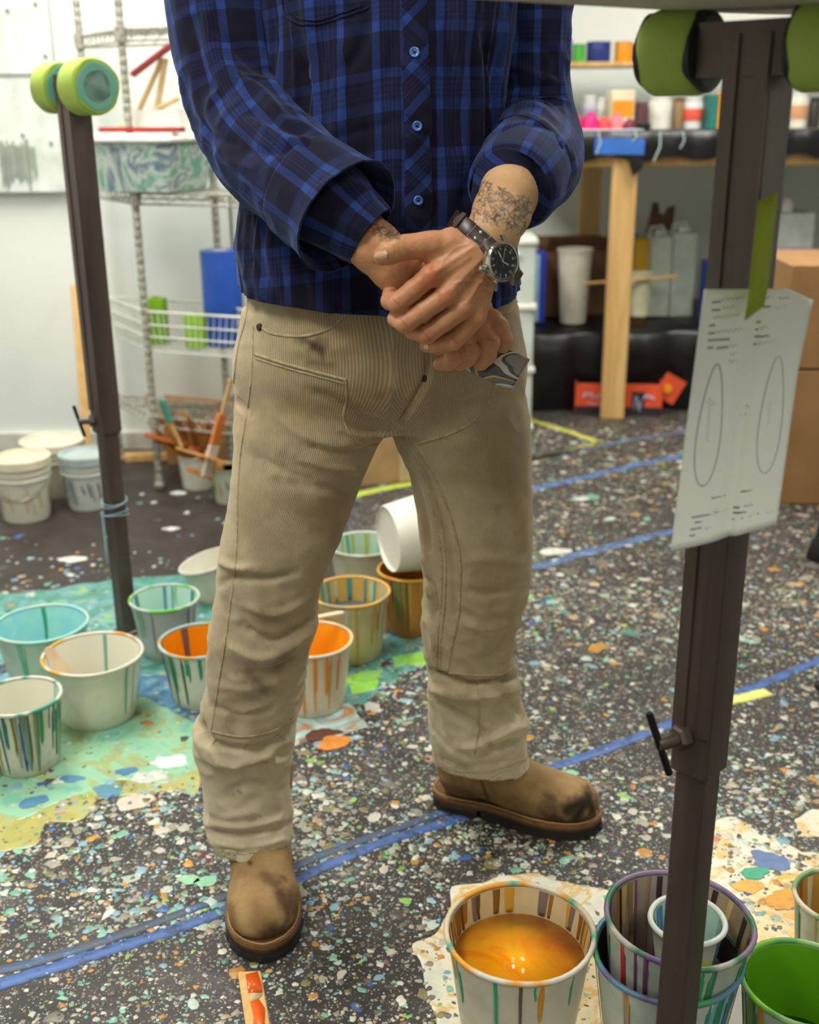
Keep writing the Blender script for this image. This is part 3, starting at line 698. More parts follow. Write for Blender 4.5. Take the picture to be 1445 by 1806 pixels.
# shelf riser with cans
SY = 4.95; zs = P(1050, 109, SY - .1)[2]
t_ = thing('riser_shelf', 'raw plywood shelf above the bench carrying paint cans', 'shelf', (1.5, SY, zs))
xs0 = P(984, 107, SY - .1)[0]
MB().box(((xs0 + 3.0) / 2, SY, zs - .01), (3.0 - xs0, .24, .018), bev=.002).build('board', PINE, t_)
for x in (xs0 + .01, 2.2): MB().box((x, SY + .02, (zs + 1.05) / 2 - .01), (.02, .2, zs - 1.07)).build('upright', wood('pale_ply', (200, 176, 140), (216, 196, 160)), t_)
def can(x0, x1, ytop, col, label, lid=(190, 190, 186), name='paint_can', Y=SY - .03, zb=None, cat='can'):
    zb = zs if zb is None else zb; a = P(x0, ytop, Y); b = P(x1, ytop, Y); r = (b[0] - a[0]) / 2; cx_ = (a[0] + b[0]) / 2; h = a[2] - zb
    t_ = thing(name, label, cat, (cx_, Y, zb)); c = (cx_, Y, zb)
    MB().lathe([(r * .97, 0), (r, .003), (r, h - .008), (r * .97, h - .005)], 24, c).build('can_wall', plain(name + '_' + label[:12].replace(' ', '_'), col, .4), t_)
    MB().lathe([(r * .98, h - .008), (r * 1.02, h - .006), (r * 1.02, h), (r * .9, h), (r * .88, h - .006), (0, h - .006)], 24, c).build('can_lid', plain('lid_%d' % lid[0], lid, .35), t_)
can(990, 1010, 70, (34, 38, 52), 'black can at the left end of the plywood shelf', (40, 40, 50))
can(1011, 1033, 78, (70, 170, 60), 'green paint can on the plywood shelf', (60, 150, 60))
can(1035, 1078, 74, (36, 50, 120), 'dark blue paint tub on the plywood shelf', (40, 60, 130))
can(1085, 1117, 74, (230, 150, 30), 'orange paint tub on the plywood shelf', (220, 150, 50))
can(1118, 1140, 78, (150, 40, 36), 'dark red paint can on the plywood shelf, right of the orange tub', (120, 40, 40))
# things on the bench top
zt = 1.052
def jar(x0, x1, ytop, col, label, Y=4.55, name='plastic_jar', lidc=(215, 215, 210), cat='jar', label_col=None):
    a = P(x0, ytop, Y); b = P(x1, ytop, Y); r = (b[0] - a[0]) / 2; cx_ = (a[0] + b[0]) / 2; h = a[2] - zt; c = (cx_, Y, zt)
    t_ = thing(name, label, cat, c)
    MB().lathe([(r * .9, 0), (r * .95, .002), (r * .98, h * .3), (r, h * .78), (r * .85, h * .86), (r * .8, h * .87)], 24, c).build('jar_wall', plain(name + label[:10].replace(' ', '_'), col, .4), t_)
    MB().lathe([(r * .82, h * .85), (r * .9, h * .86), (r * .9, h), (0, h)], 24, c).build('lid', plain('jl_%d_%d' % (lidc[0], lidc[1]), lidc, .4), t_)
    if label_col: MB().lathe([(r * 1.005, h * .25), (r * 1.01, h * .26), (r * 1.02, h * .62), (r * 1.005, h * .63)], 24, c).build('paper_label', plain('jarlab_%d' % label_col[0], label_col, .6), t_)
jar(1030, 1052, 168, (196, 198, 200), 'small white jar left of the row behind the pink tools', label_col=(150, 160, 190))
jar(1053, 1074, 172, (214, 214, 206), 'second small white jar behind the pink tools', label_col=(190, 190, 180))
jar(1145, 1186, 168, (220, 216, 204), 'large white tub on the bench just under the green pad')
jar(1190, 1208, 172, (150, 120, 80), 'narrow brown bottle between the white tubs on the bench', name='brown_bottle', cat='bottle', lidc=(120, 90, 60))
jar(1208, 1242, 170, (216, 216, 214), 'white tub with red stripe on the bench', label_col=(220, 90, 70))
jar(1396, 1428, 162, (224, 216, 196), 'cream tub at the right end of the bench', label_col=(206, 150, 110))
jar(1430, 1450, 172, (60, 56, 52), 'dark bottle at the right edge of the picture on the bench', name='dark_bottle', cat='bottle', lidc=(40, 40, 40))
def bkbox(x0, x1, ytop, col, label, name, cat, Y=4.5, dd=.12, stripe=None):
    a = P(x0, ytop, Y); b = P(x1, ytop, Y); h = a[2] - zt; c = ((a[0] + b[0]) / 2, Y, zt); t_ = thing(name, label, cat, c)
    MB().box((c[0], Y, zt + h / 2), (b[0] - a[0], dd, h), bev=.003).build('body', plain(name + '%d%d' % (col[0], x0), col, .5), t_)
    if stripe: MB().box((c[0], Y - dd / 2 - .001, zt + h * .55), ((b[0] - a[0]) * .9, .002, h * .4), bev=0).build('front_label', plain('stripe%d' % stripe[0], stripe, .5), t_)
bkbox(1075, 1116, 160, (228, 216, 180), 'cream box with orange front behind the pink tools', 'supply_box', 'box', stripe=(232, 150, 30))
bkbox(1247, 1261, 166, (30, 120, 110), 'teal book standing on the bench by the post', 'book', 'book')
bkbox(1262, 1276, 164, (226, 150, 40), 'orange book standing on the bench by the post', 'book', 'book')
bkbox(1120, 1142, 180, (110, 70, 80), 'dull maroon box behind the small black tray', 'supply_box', 'box', Y=4.62)
tag(MB().box(P(1133, 223, 4.4) + (0, 0, .0), (.055, .05, .026), bev=.006).build('black_tray', plain('black_plastic', (24, 24, 28), .4)), 'small black tray at the end of the pink tools', 'tray')
def sander(x0, x1, ytop, col, label):
    a = P(x0, ytop, 4.38); b = P(x1, ytop, 4.38); r = (b[0] - a[0]) / 2; h = a[2] - zt; c = np.array([(a[0] + b[0]) / 2, 4.38, zt])
    t_ = thing('tape_dispenser', label, 'tool', tuple(c)); m = plain('tool_%d_%d' % (col[0], col[1]), col, .45)
    MB().lathe([(0, 0), (r * .9, 0), (r, .005), (r * .95, h * .5), (r * .6, h * .8), (0, h * .85)], 20, c).build('body', m, t_)
    MB().box(c + (r * .1, 0, h * .78), (r * .9, .03, h * .35), Ry(.2), bev=.006).build('grip', m, t_)
sander(1000, 1030, 200, (214, 30, 90), 'bright pink tool at the left of the bench top')
sander(1026, 1058, 196, (206, 24, 110), 'magenta tool second from the left on the bench top')
sander(1054, 1078, 205, (235, 70, 66), 'coral red tool in the middle of the pink tools')
sander(1076, 1101, 198, (236, 120, 130), 'round pale pink tool nearest the black tray')
sander(1100, 1122, 208, (120, 30, 60), 'dark red tool beside the black tray')
tag(MB().box(((.35 + P(1140, 232, 4.2)[0]) / 2, 4.3, zt + .003), (P(1140, 232, 4.2)[0] - .35, .12, .006), bev=.001).build('paper_strip', plain('pale_blue_paper', (186, 200, 216), .7)), 'pale paper strip lying under the pink tools on the bench edge', 'paper')
# under the bench
zl = .327
def tub(px0, px1, pyt, pyb, Y, col, label, name='plastic_tub', cat='tub', topf=1.0, botf=.8, n=28, lid=None, liquid=None):
    a = P(px0, pyt, Y); b = P(px1, pyt, Y); r = (b[0] - a[0]) / 2; zb = P((px0 + px1) / 2, pyb, Y)[2]; zb = max(zb, zl) if Y > 4.3 else zb
    h = a[2] - zb; c = np.array([(a[0] + b[0]) / 2, Y, zb]); t_ = thing(name, label, cat, tuple(c))
    MB().lathe([(r * botf, 0), (r * topf * .98, h * .96), (r * topf * 1.05, h * .965), (r * topf * 1.05, h), (r * topf * .96, h), (r * botf * .95, .004)], n, c).build('tub_wall', plain('tub_%d%d' % (col[0], px0), col, .4), t_)
    if lid: MB().lathe([(0, h + .002), (r * 1.08, h + .002), (r * 1.08, h + .014), (0, h + .016)], n, c).build('lid', plain('tl%d' % lid[0], lid, .4), t_)
    if liquid: MB().lathe([(0, h * .05), (r * 1.01, h * .05), (r * 1.02, h * liquid[1]), (0, h * liquid[1])], n, c).build('liquid', plain('liq', liquid[0], .2), t_)
def crate_drawers():
    c0 = P(918, 424, 4.12); c1 = P(944, 424, 4.12); x0, x1 = c0[0] - .14, c1[0]; z1 = c0[2]; t_ = thing('drawer_unit', 'narrow white plastic drawer tower beside the person at the bench', 'drawers', ((x0 + x1) / 2, 4.2, 0))
    for i in range(3):
        zc = z1 * (i + .5) / 3; d = MB().box(((x0 + x1) / 2, 4.2, zc), (x1 - x0, .24, z1 / 3 - .02), bev=.006).build('drawer', plain('frosted_plastic', (196, 204, 196), .35), t_)
        MB().box(((x0 + x1) / 2, 4.072, zc + .07), ((x1 - x0) * .4, .018, .02), bev=.004).build('handle', WPLAST, d)
    for i in range(4): MB().box(((x0 + x1) / 2, 4.2, max(.012, z1 * i / 3)), (x1 - x0 + .015, .26, .022), bev=.004).build('frame_shelf', WPLAST, t_)
crate_drawers()
def ubox(px0, px1, pyt, Y, dd, col, label, name='supply_box', cat='box', yaw=0, zb=None, mat=None):
    zb = zl if zb is None else zb; a = P(px0, pyt, Y); b = P(px1, pyt, Y); h = a[2] - zb; c = ((a[0] + b[0]) / 2, Y, zb); t_ = thing(name, label, cat, c)
    MB().box((c[0], Y + dd / 2, zb + h / 2), (b[0] - a[0], dd, h), Rz(yaw), bev=.003).build('body', mat or plain(name + '%d' % px0, col, .6), t_)
    return t_, c, h
t_, c, h = ubox(946, 964, 446, 4.5, .1, (40, 60, 190), 'tall blue and pale blue carton between drawers and cardboard')
MB().box((c[0] - .014, 4.497, zl + h * .5), (.02, .004, h * .96)).build('pale_side', plain('pale_blue_print', (150, 190, 216)), t_)
c = P(1030, 560, 4.6); t_ = open_box('cardboard_box', 'open brown cardboard box holding white bags under the bench', 'box', (c[0] - .02, 4.76, zl), .28, .17, .26, .08, CARDD)
tub(985, 1046, 438, 568, 4.5, (206, 200, 184), 'tall cream plastic tub in front of the open box under the bench', botf=.74)
tub(1112, 1152, 480, 556, 4.5, (214, 210, 176), 'cream measuring tub right of the bench leg', botf=.8)
ubox(1122, 1152, 422, 4.68, .08, (226, 176, 50), 'yellow carton behind the bench leg')
t_ = thing('cardboard_piece', 'upright dark cardboard piece with notched top under the bench', 'cardboard', tuple(P(1155, 415, 4.85)))
a = P(1136, 415, 4.85); V2 = [(1138, 418), (1186, 414), (1192, 362), (1178, 366), (1172, 378), (1164, 376), (1162, 358), (1152, 356)]
Vv = [P(x, y, 4.85) for x, y in V2]; Vv += [v + np.array([0, .006, 0]) for v in Vv]; n_ = len(V2)
mb = MB(); mb.add(Vv, [tuple(range(n_)), tuple(range(2 * n_ - 1, n_ - 1, -1))] + [(i, n_ + i, n_ + (i + 1) % n_, (i + 1) % n_) for i in range(n_)]); mb.build('board', CARDD, t_)
for i, (x0, x1, yt, col, lab) in enumerate(((1152, 1188, 404, (196, 204, 190), 'frosted white jug left of the pair under the bench'), (1190, 1232, 398, (190, 200, 190), 'frosted white jug right of the pair under the bench'))):
    t_, c, h = ubox(x0, x1, yt + 14, 4.62, .14, col, lab, 'jug', 'jug')
    MB().lathe([(.02, h), (.02, h + .02), (0, h + .022)], 14, (c[0], 4.69, zl)).build('cap', WPLAST, t_)
    MB().tube([(c[0] - .04, 4.69, zl + h - .003), (c[0] - .035, 4.69, zl + h + .03), (c[0] + .01, 4.69, zl + h + .035), (c[0] + .03, 4.69, zl + h - .003)], .007, 8).build('handle', plain('jug_grey', col, .5), t_)
t_, c, h = ubox(1366, 1440, 376, 4.5, .2, (206, 212, 206), 'big clear jug with mauve liquid at the right under the bench', 'solvent_jug', 'jug')
MB().box((c[0], 4.6, zl + h * .36), (.162, .206, h * .66), bev=.004).build('liquid', plain('mauve_liquid', (176, 160, 186), .2), t_)
MB().lathe([(.025, h), (.025, h + .03), (.012, h + .05), (0, h + .052)], 14, (c[0] - .01, 4.58, zl)).build('spout_cap', WPLAST, t_)
ubox(1250, 1306, 462, 4.4, .1, (24, 60, 130), 'deep blue carton behind the near stand post', yaw=.1)
# cross stick and yellow stick
p0, p1 = P(1030, 500, 4.45), P(1195, 488, 4.45); mb = MB(); stick(mb, p0, p1, .015, .01); tag(mb.build('paint_stick', PINE), 'long stirring stick resting level across tubs under the bench', 'stick')
p0, p1 = P(1105, 492, 4.42), P(1182, 489, 4.42)
# printed carton on the floor
c = G(1092, 728); t_ = thing('printed_carton', 'open orange printed carton on the floor behind the bench leg', 'box', (c[0], c[1], 0))
cx_, cyy = c[0], c[1] + .06; R = Rz(-.12); Cc_ = np.array([cx_, cyy, 0])
PO = plain('orange_print', (222, 84, 48), .5); PB = plain('black_print', (44, 40, 44), .5); PW = plain('white_violet_print', (196, 192, 220), .5)
wC, dC, hC = .33, .2, .125
for (ox, oy, dx, dy) in ((0, -dC / 2, wC, .004), (0, dC / 2, wC, .004), (-wC / 2, 0, .004, dC), (wC / 2, 0, .004, dC)):
    MB().box(Cc_ + R @ (ox, oy, hC / 2), (dx, dy, hC), R).build('carton_side', PO, t_)
MB().box(Cc_ + (0, 0, .002), (wC, dC, .004), R).build('carton_bottom', CARD, t_)
MB().box(Cc_ + R @ (-.02, .08, hC + .015), (wC * .8, .004, .08), R @ Rx(-.9)).build('flap', CARD, t_)
MB().box(Cc_ + R @ (.0, .02, .1), (wC * .9, dC * .7, .004), R @ Rx(.1)).build('inner_flap', CARD, t_)
MB().box(Cc_ + R @ (wC / 2 + .03, -.08, hC * .85), (.085, .004, .1), R @ Ry(.5)).build('flap', PO, t_)
MB().box(Cc_ + R @ (0, -dC / 2 - .003, .018), (wC, .002, .034), R).build('black_band', PB, t_)
MB().box(Cc_ + R @ (.075, -dC / 2 - .0035, .05), (.05, .002, .09), R).build('black_band', PB, t_)
def scribble(c, w, h, R, n, mat, parent, r=.004):
    mb = MB(); pts = []
    for k in range(n + 1): pts.append(np.array(c) + R @ (w * (k / n - .5), 0, h / 2 * (1 if k % 2 else -1) * (.6 + .4 * math.sin(k * 2.3))))
    mb.tube(pts, r, 6); return mb.build('printed_word', mat, parent)
scribble(Cc_ + R @ (-.095, -dC / 2 - .004, .078), .08, .026, R, 9, PW, t_, .0045)
scribble(Cc_ + R @ (-.06, -dC / 2 - .004, .044), .11, .008, R, 22, PW, t_, .0018)
scribble(Cc_ + R @ (.115, -dC / 2 - .004, .075), .04, .018, R, 6, PW, t_, .004)
scribble(Cc_ + R @ (.075, -dC / 2 - .005, .05), .03, .07, R, 8, PW, t_, .0015)
MB().lathe([(0, 0), (.018, 0), (.018, .003), (0, .003)], 16, Cc_ + R @ (wC / 2 + .02, -.085, hC * .85), frame(R @ (0, -1, 0), (0, 0, 1))).build('printed_dot', plain('yellow_print', (240, 150, 20)), t_)
# cardboard boxes at the right edge
for (yt, yb, lab, dx) in ((656, 908, 'large brown cardboard box on the floor at the right edge, lower of two', 0), (468, 655, 'smaller brown cardboard box on top of the other at the right edge', .02)):
    Y = 3.2; a = P(1386 + (0 if yb > 700 else 14), yt, Y); zt_ = a[2]; zb_ = 0 if yb > 700 else P(1390, 654, Y)[2]
    t_ = thing('cardboard_box', lab, 'box', (a[0] + .2, Y + .18, zb_))
    MB().box((a[0] + .22, Y + .2, (zt_ + zb_) / 2), (.42, .38, zt_ - zb_ - .003), Rz(-.04), bev=.003).build('box_body', CARD, t_)
    MB().box((a[0] + .2, Y + .004, (zt_ + zb_) / 2), (.05, .002, (zt_ - zb_) * .96), Rz(-.04)).build('packing_tape', plain('amber_tape', (176, 140, 90), .3), t_)
# black stand leg at the right edge
c = G(1436, 985); t_ = thing('equipment_stand', 'black steel stand leg with flared foot at the right edge', 'stand', (c[0], c[1], 0))
MB().lathe([(0, 0), (.03, 0), (.032, .01), (.02, .05), (.012, .07), (0, .07)], 16, (c[0] + .012, c[1], 0)).build('foot', plain('black_rubber', (20, 20, 22), .6), t_)
MB().tube([(c[0] + .012, c[1], .05), (c[0] + .03, c[1], .55)], .012, 10).build('tube', plain('black_steel', (24, 24, 28), .35, .5), t_)
c = G(1446, 1215); t_ = thing('thin_black_post', 'thin black post cut by the right picture edge, mid height', 'post', (c[0], c[1], 0))
MB().tube([(c[0] + .006, c[1], .0), (c[0] + .012, c[1], .5)], .008, 10).build('tube', plain('black_steel', (24, 24, 28), .35, .5), t_)
MB().lathe([(0, 0), (.016, 0), (.016, .012), (0, .014)], 12, (c[0] + .006, c[1], 0)).build('foot', plain('black_rubber', (20, 20, 22), .6), t_)
# ================================================================== FLOOR: tape, puddles, splatter
def tape_strip(pts, w, rgb, label, z=.0012, name='floor_tape', worn=.35):
    g = [G(x, y) for x, y in pts]; g = crom([q[:2] for q in g], max(8, len(g) * 10)) if len(g) > 2 else np.linspace(g[0][:2], g[1][:2], 24)
    V = []; Fc = []; L = 0
    for i, p in enumerate(g):
        t_ = g[min(i + 1, len(g) - 1)] - g[max(i - 1, 0)]; t_ /= np.linalg.norm(t_); s = np.array([-t_[1], t_[0]])
        a = w / 2 * (1 + .12 * rng.uniform(-1, 1)); b = w / 2 * (1 + .12 * rng.uniform(-1, 1))
        for k, zz in ((-a, .0002), (-a * .95, z), (b * .95, z), (b, .0002)): V.append((p[0] + s[0] * k, p[1] + s[1] * k, zz))
    for i in range(len(g) - 1):
        for k in range(3): q = i * 4 + k; Fc.append((q, q + 4, q + 5, q + 1))
    t = NT(name + '_mat'); co = t.coord(); n = t.noise(38, 5, co, .7)
    d = tuple(x * .45 for x in s2l(rgb)[:3]) + (1,)
    c = t.ramp(n, [(.3, s2l((96, 92, 88))), (.3 + .3 * worn, d), (.36 + .32 * worn, s2l(rgb)), (.8, s2l(tuple(min(255, int(v * 1.15)) for v in rgb)))])
    o = mk(name, V, Fc, t.out(c, .55, bump=n, bstr=.1)); return tag(o, label, 'tape', 'floor marking tapes' if rgb[2] > 150 else None)
BLT = (70, 100, 158)
tape_strip([(-40, 1748), (150, 1690), (390, 1610), (640, 1500), (820, 1440)], .022, BLT, 'long blue tape line crossing the floor in front, past the forward boot')
tape_strip([(-40, 1722), (160, 1668), (400, 1580), (600, 1496), (800, 1428)], .018, (92, 124, 170), 'worn upper blue tape line running just behind the long front one', worn=.9)
tape_strip([(960, 1358), (1060, 1325), (1180, 1278), (1300, 1225), (1470, 1155)], .025, BLT, 'blue tape line on the right passing behind the near stand post')
tape_strip([(935, 1003), (1060, 968), (1215, 930)], .034, (96, 128, 178), 'blue tape line on the floor just left of the order sheet, nearest', worn=.6)
tape_strip([(935, 864), (1060, 835), (1215, 800)], .036, (96, 128, 178), 'blue tape line behind the person, second from the bench', worn=.6)
tape_strip([(935, 812), (1080, 782), (1215, 758)], .03, (110, 134, 170), 'blue tape line farthest back in front of the bench leg', worn=.8)
tape_strip([(932, 740), (1000, 760), (1062, 782)], .035, (186, 184, 84), 'yellow green tape on the floor running toward the bench leg', worn=.3)
tape_strip([(1062, 780), (1000, 797), (938, 812)], .03, (176, 176, 92), 'second yellow green tape meeting the first at an angle', worn=.5)
tape_strip([(1272, 1240), (1356, 1221)], .03, (214, 214, 120), 'short pale yellow tape piece on the blue line beside the near post', worn=.05, z=.002)
tape_strip([(600, 880), (660, 865), (740, 850)], .04, (170, 184, 70), 'lime tape on the floor between the trouser legs', worn=.2)
def puddle(name, pts, mat, label, z=.0016, jit=.012, n=160, group=None):
    g = np.array([G(x, y)[:2] for x, y in pts]); g = np.vstack([g, g[:1]])
    L = np.r_[0, np.cumsum(np.hypot(*np.diff(g, axis=0).T))]; s = np.linspace(0, L[-1], n, endpoint=False)
    x = np.interp(s, L, g[:, 0]); y = np.interp(s, L, g[:, 1])
    ph = rng.uniform(0, 100); q = np.column_stack([x * 22 + ph, y * 22, np.full(n, ph)]); q2 = q * 3
    cx_, cy_ = x.mean(), y.mean()
    dx = vnoise(q) * jit + vnoise(q2) * jit * .5; dy = vnoise(q + 31) * jit + vnoise(q2 + 17) * jit * .5; x = x + dx; y = y + dy
    for _ in range(1): x = (np.roll(x, 1) + 2 * x + np.roll(x, -1)) / 4; y = (np.roll(y, 1) + 2 * y + np.roll(y, -1)) / 4
    import mathutils
    V = []; m = n
    tx = np.roll(x, -1) - np.roll(x, 1); ty = np.roll(y, -1) - np.roll(y, 1); l = np.hypot(tx, ty) + 1e-9; nx, ny = ty / l, -tx / l
    area2 = (x * np.roll(y, -1) - np.roll(x, -1) * y).sum()
    if area2 < 0: nx, ny = -nx, -ny
    for off, zz in ((.0015, .0003), (0.0, z * .8), (-.003, z)):
        for i in range(n): V.append((x[i] + nx[i] * off, y[i] + ny[i] * off, zz))
    Fc = []
    for r in range(2):
        for i in range(n): j = (i + 1) % n; Fc.append((r * n + i, r * n + j, r * n + n + j, r * n + n + i) if area2 > 0 else (r * n + j, r * n + i, r * n + n + i, r * n + n + j))
    tri = mathutils.geometry.tessellate_polygon([[Vector((V[2 * n + i][0], V[2 * n + i][1], 0)) for i in range(n)]])
    for t3 in tri: Fc.append(tuple(2 * n + i for i in t3))
    o = mk(name, V, Fc, mat, auto=60); o['kind'] = 'stuff'; return tag(o, label, 'paint', group)
import mathutils.geometry
def paintmat(name, cols, sc=7, dist=2.5, rough=.3):
    t = NT(name); co = t.mapping(t.coord(), (1, 1, .01)); n = t.noise(sc, 4, co, .55, dist); k = len(cols)
    st = []
    for i, (c, w) in enumerate(cols): st.append((w, s2l(c)))
    c = t.ramp(n, st, 'LINEAR')
    return t.out(c, rough, bump=n, bstr=.25, bdist=.003)
MINT = paintmat('mint_puddle_paint', [((86, 136, 170), .25), ((112, 170, 146), .36), ((136, 184, 152), .44), ((142, 190, 158), .52), ((156, 160, 100), .58), ((136, 184, 150), .61), ((128, 178, 156), .7), ((176, 196, 186), .8)], 6, 2.2)
OLIVE = paintmat('olive_puddle_paint', [((150, 190, 140), .3), ((158, 156, 84), .42), ((176, 168, 98), .55), ((130, 180, 140), .7)], 8)
BLUEP = paintmat('blue_puddle_paint', [((60, 96, 140), .3), ((84, 132, 166), .5), ((120, 170, 180), .6), ((70, 60, 90), .72)], 16)
TEAL = paintmat('teal_puddle_paint', [((54, 110, 100), .3), ((76, 140, 124), .48), ((104, 150, 160), .6), ((140, 170, 90), .68)], 12)
LIMEP = paintmat('lime_puddle_paint', [((110, 170, 70), .3), ((150, 206, 80), .5), ((130, 200, 120), .7)], 16)
WHITEP = paintmat('white_puddle_paint', [((186, 196, 184), .28), ((214, 210, 192), .42), ((220, 212, 190), .5), ((206, 170, 90), .58), ((218, 208, 184), .64), ((196, 200, 188), .75)], 8)
CREAMY = paintmat('cream_puddle_paint', [((220, 200, 150), .3), ((226, 206, 150), .46), ((212, 158, 50), .57), ((222, 204, 160), .66), ((190, 150, 60), .75)], 10)
puddle('paint_puddle', [(-60, 1300), (60, 1270), (250, 1270), (355, 1300), (350, 1400), (300, 1392), (215, 1400), (165, 1412), (150, 1442), (80, 1452), (66, 1488), (30, 1502), (-60, 1500)], OLIVE, 'olive edged layer of dried paint under the mint puddle', .001)
puddle('paint_puddle', [(-60, 1290), (90, 1240), (250, 1230), (350, 1280), (348, 1360), (290, 1386), (215, 1372), (150, 1398), (95, 1420), (40, 1448), (-60, 1440)], MINT, 'large mint green paint puddle on the floor around the left buckets', .0016)
puddle('paint_puddle', [(-60, 1240), (60, 1150), (240, 1040), (380, 1030), (420, 1120), (420, 1280), (240, 1300), (100, 1250)], BLUEP, 'blue dried paint spread between the left buckets', .001, .02)
puddle('paint_puddle', [(-60, 1050), (90, 1040), (220, 1020), (360, 1010), (400, 1060), (320, 1180), (250, 1190), (120, 1120), (-60, 1200)], TEAL, 'green dried paint behind the left buckets', .0018, .02)
puddle('paint_puddle', [(600, 1180), (660, 1120), (760, 1110), (770, 1160), (720, 1190), (660, 1215), (640, 1240), (600, 1240)], TEAL, 'teal paint patch on the floor between the boots and the back buckets', .0015, .012)
puddle('paint_puddle', [(610, 1200), (650, 1185), (680, 1180), (665, 1215), (625, 1225)], LIMEP, 'small lime green paint patch beside the orange bucket', .0024, .008, 60)
puddle('paint_puddle', [(690, 1160), (755, 1148), (760, 1170), (700, 1178)], LIMEP, 'thin lime green paint patch next to the right trouser leg', .0022, .006, 60)
puddle('paint_puddle', [(500, 1262), (620, 1238), (640, 1280), (580, 1300), (510, 1310)], paintmat('pale_puddle_paint', [((200, 214, 204), .35), ((150, 190, 190), .5), ((190, 120, 60), .62)], 14), 'pale paint patch under the orange bucket by the trouser leg', .0014, .01)
puddle('paint_puddle', [(1243, 1450), (1290, 1442), (1330, 1462), (1385, 1482), (1420, 1505), (1500, 1500), (1520, 1700), (1300, 1720), (1200, 1620), (1235, 1540)], WHITEP, 'white paint puddle with ochre and green splats on the right floor', .001)
puddle('paint_puddle', [(1300, 1560), (1400, 1540), (1500, 1570), (1500, 1660), (1380, 1680), (1310, 1650)], CREAMY, 'cream and amber paint layer on the white puddle at the right', .0016)
puddle('paint_puddle', [(1402, 1445), (1430, 1430), (1500, 1436), (1500, 1478), (1420, 1476)], WHITEP, 'small white paint island at the right edge above the larger puddle', .0018, .006, 70)
puddle('paint_puddle', [(724, 1672), (770, 1650), (800, 1560), (930, 1540), (1080, 1570), (1180, 1600), (1100, 1950), (800, 1950), (770, 1780)], WHITEP, 'white spattered puddle under the foreground amber bucket', .0012)
puddle('paint_puddle', [(1010, 1700), (1060, 1680), (1100, 1760), (1080, 1900), (1000, 1900)], CREAMY, 'amber wet paint between the two foreground buckets', .0018, .008)
def blobs():
    pal = np.array([s2l(c)[:3] for c in [(214, 208, 190), (170, 162, 144), (120, 112, 100), (132, 190, 164), (138, 176, 190), (202, 146, 66), (140, 130, 84), (64, 100, 160), (140, 196, 90), (110, 50, 46), (198, 214, 200), (90, 84, 80), (214, 212, 200), (96, 140, 124), (190, 158, 130)]])
    def wts(kind):
        d = {'mid': [.13, .16, .19, .08, .07, .055, .06, .02, .03, .015, .08, .1, .06, .02, .04],
             'left': [.12, .12, .10, .12, .17, .04, .06, .06, .04, .015, .11, .05, .07, .06, .03],
             'right': [.14, .2, .26, .04, .03, .05, .05, .008, .01, .01, .06, .13, .04, .01, .05],
             'near': [.14, .15, .18, .11, .05, .07, .06, .015, .02, .01, .08, .08, .07, .03, .03]}[kind]
        w = np.array(d); return w / w.sum()
    V = []; Fc = []; C = []; nb = 0
    def emit(X, Y, R, kind, hz=.001, z0=.0002):
        nonlocal nb
        n = len(X); K = 8; ang = np.arange(K) * 2 * np.pi / K
        idx = rng.choice(len(pal), n, p=wts(kind)); col = pal[idx] * rng.uniform(.72, 1.08, (n, 1))
        el = rng.uniform(.62, 1.0, n); ro = rng.uniform(0, np.pi, n); rr = R[:, None] * rng.uniform(.5, 1.22, (n, K))
        x = rr * np.cos(ang); y = rr * np.sin(ang) * el[:, None]; xr = X[:, None] + x * np.cos(ro)[:, None] - y * np.sin(ro)[:, None]; yr = Y[:, None] + x * np.sin(ro)[:, None] + y * np.cos(ro)[:, None]
        zt = z0 + rng.uniform(.2, 1, n) * hz
        ring0 = np.stack([xr, yr, np.repeat((zt * .35)[:, None], K, 1)], -1)
        xi = X[:, None] + (xr - X[:, None]) * .8; yi = Y[:, None] + (yr - Y[:, None]) * .8
        ring1 = np.stack([xi, yi, np.repeat(zt[:, None], K, 1)], -1); cen = np.stack([X, Y, zt * 1.15], -1)[:, None]
        vv = np.concatenate([ring0, ring1, cen], 1); V.append(vv.reshape(-1, 3)); M = 2 * K + 1
        C.append(np.repeat(col, M, 0)); base = nb + np.arange(n)[:, None] * M
        f = []
        for k in range(K):
            j = (k + 1) % K
            f.append(base + np.array([k, j, K + j])); f.append(base + np.array([k, K + j, K + k])); f.append(base + np.array([K + k, K + j, 2 * K]))
        Fc.append(np.concatenate(f)); nb += n * M
    def region(n, x0, x1, y0, y1, rmed, rs, kind, keep=None, hz=.001, clump=None, z0=.0002):
        X = rng.uniform(x0, x1, n); Y = rng.uniform(y0, y1, n); R = rmed * np.exp(rng.normal(0, rs, n)); m = np.ones(n, bool)
        if clump: m &= (vnoise(np.column_stack([X * clump, Y * clump, np.full(n, 3.3)])) * .5 + .5) > rng.uniform(0, .8, n)
        if keep is not None: m &= keep(X, Y)
        emit(X[m], Y[m], np.clip(R[m], .001, .03), kind, hz, z0)
    region(21000, -1.0, 1.1, .95, 1.75, .0031, .5, 'near', clump=9)
    region(13000, -.2, 1.3, 1.5, 2.6, .0036, .5, 'mid', clump=7)
    region(9000, -1.3, -.1, 1.35, 2.6, .0042, .55, 'left', clump=7)
    region(13000, -.1, 1.5, 2.3, 4.2, .0042, .5, 'right', clump=5)
    region(2500, .25, 1.3, 1.4, 3.0, .0036, .5, 'right', clump=5)
    region(420, -1.2, -.1, 2.6, 3.1, .006, .5, 'left', keep=lambda X, Y: rng.uniform(0, 1, len(X)) > (Y - 2.55) / .5)
    region(60, -.9, -.1, 2.6, 3.5, .009, .4, 'left')
    region(520, -1.0, 1.1, .95, 1.8, .0075, .35, 'near', hz=.0016)
    region(200, -.6, .9, 1.6, 2.6, .009, .35, 'left', hz=.0016)
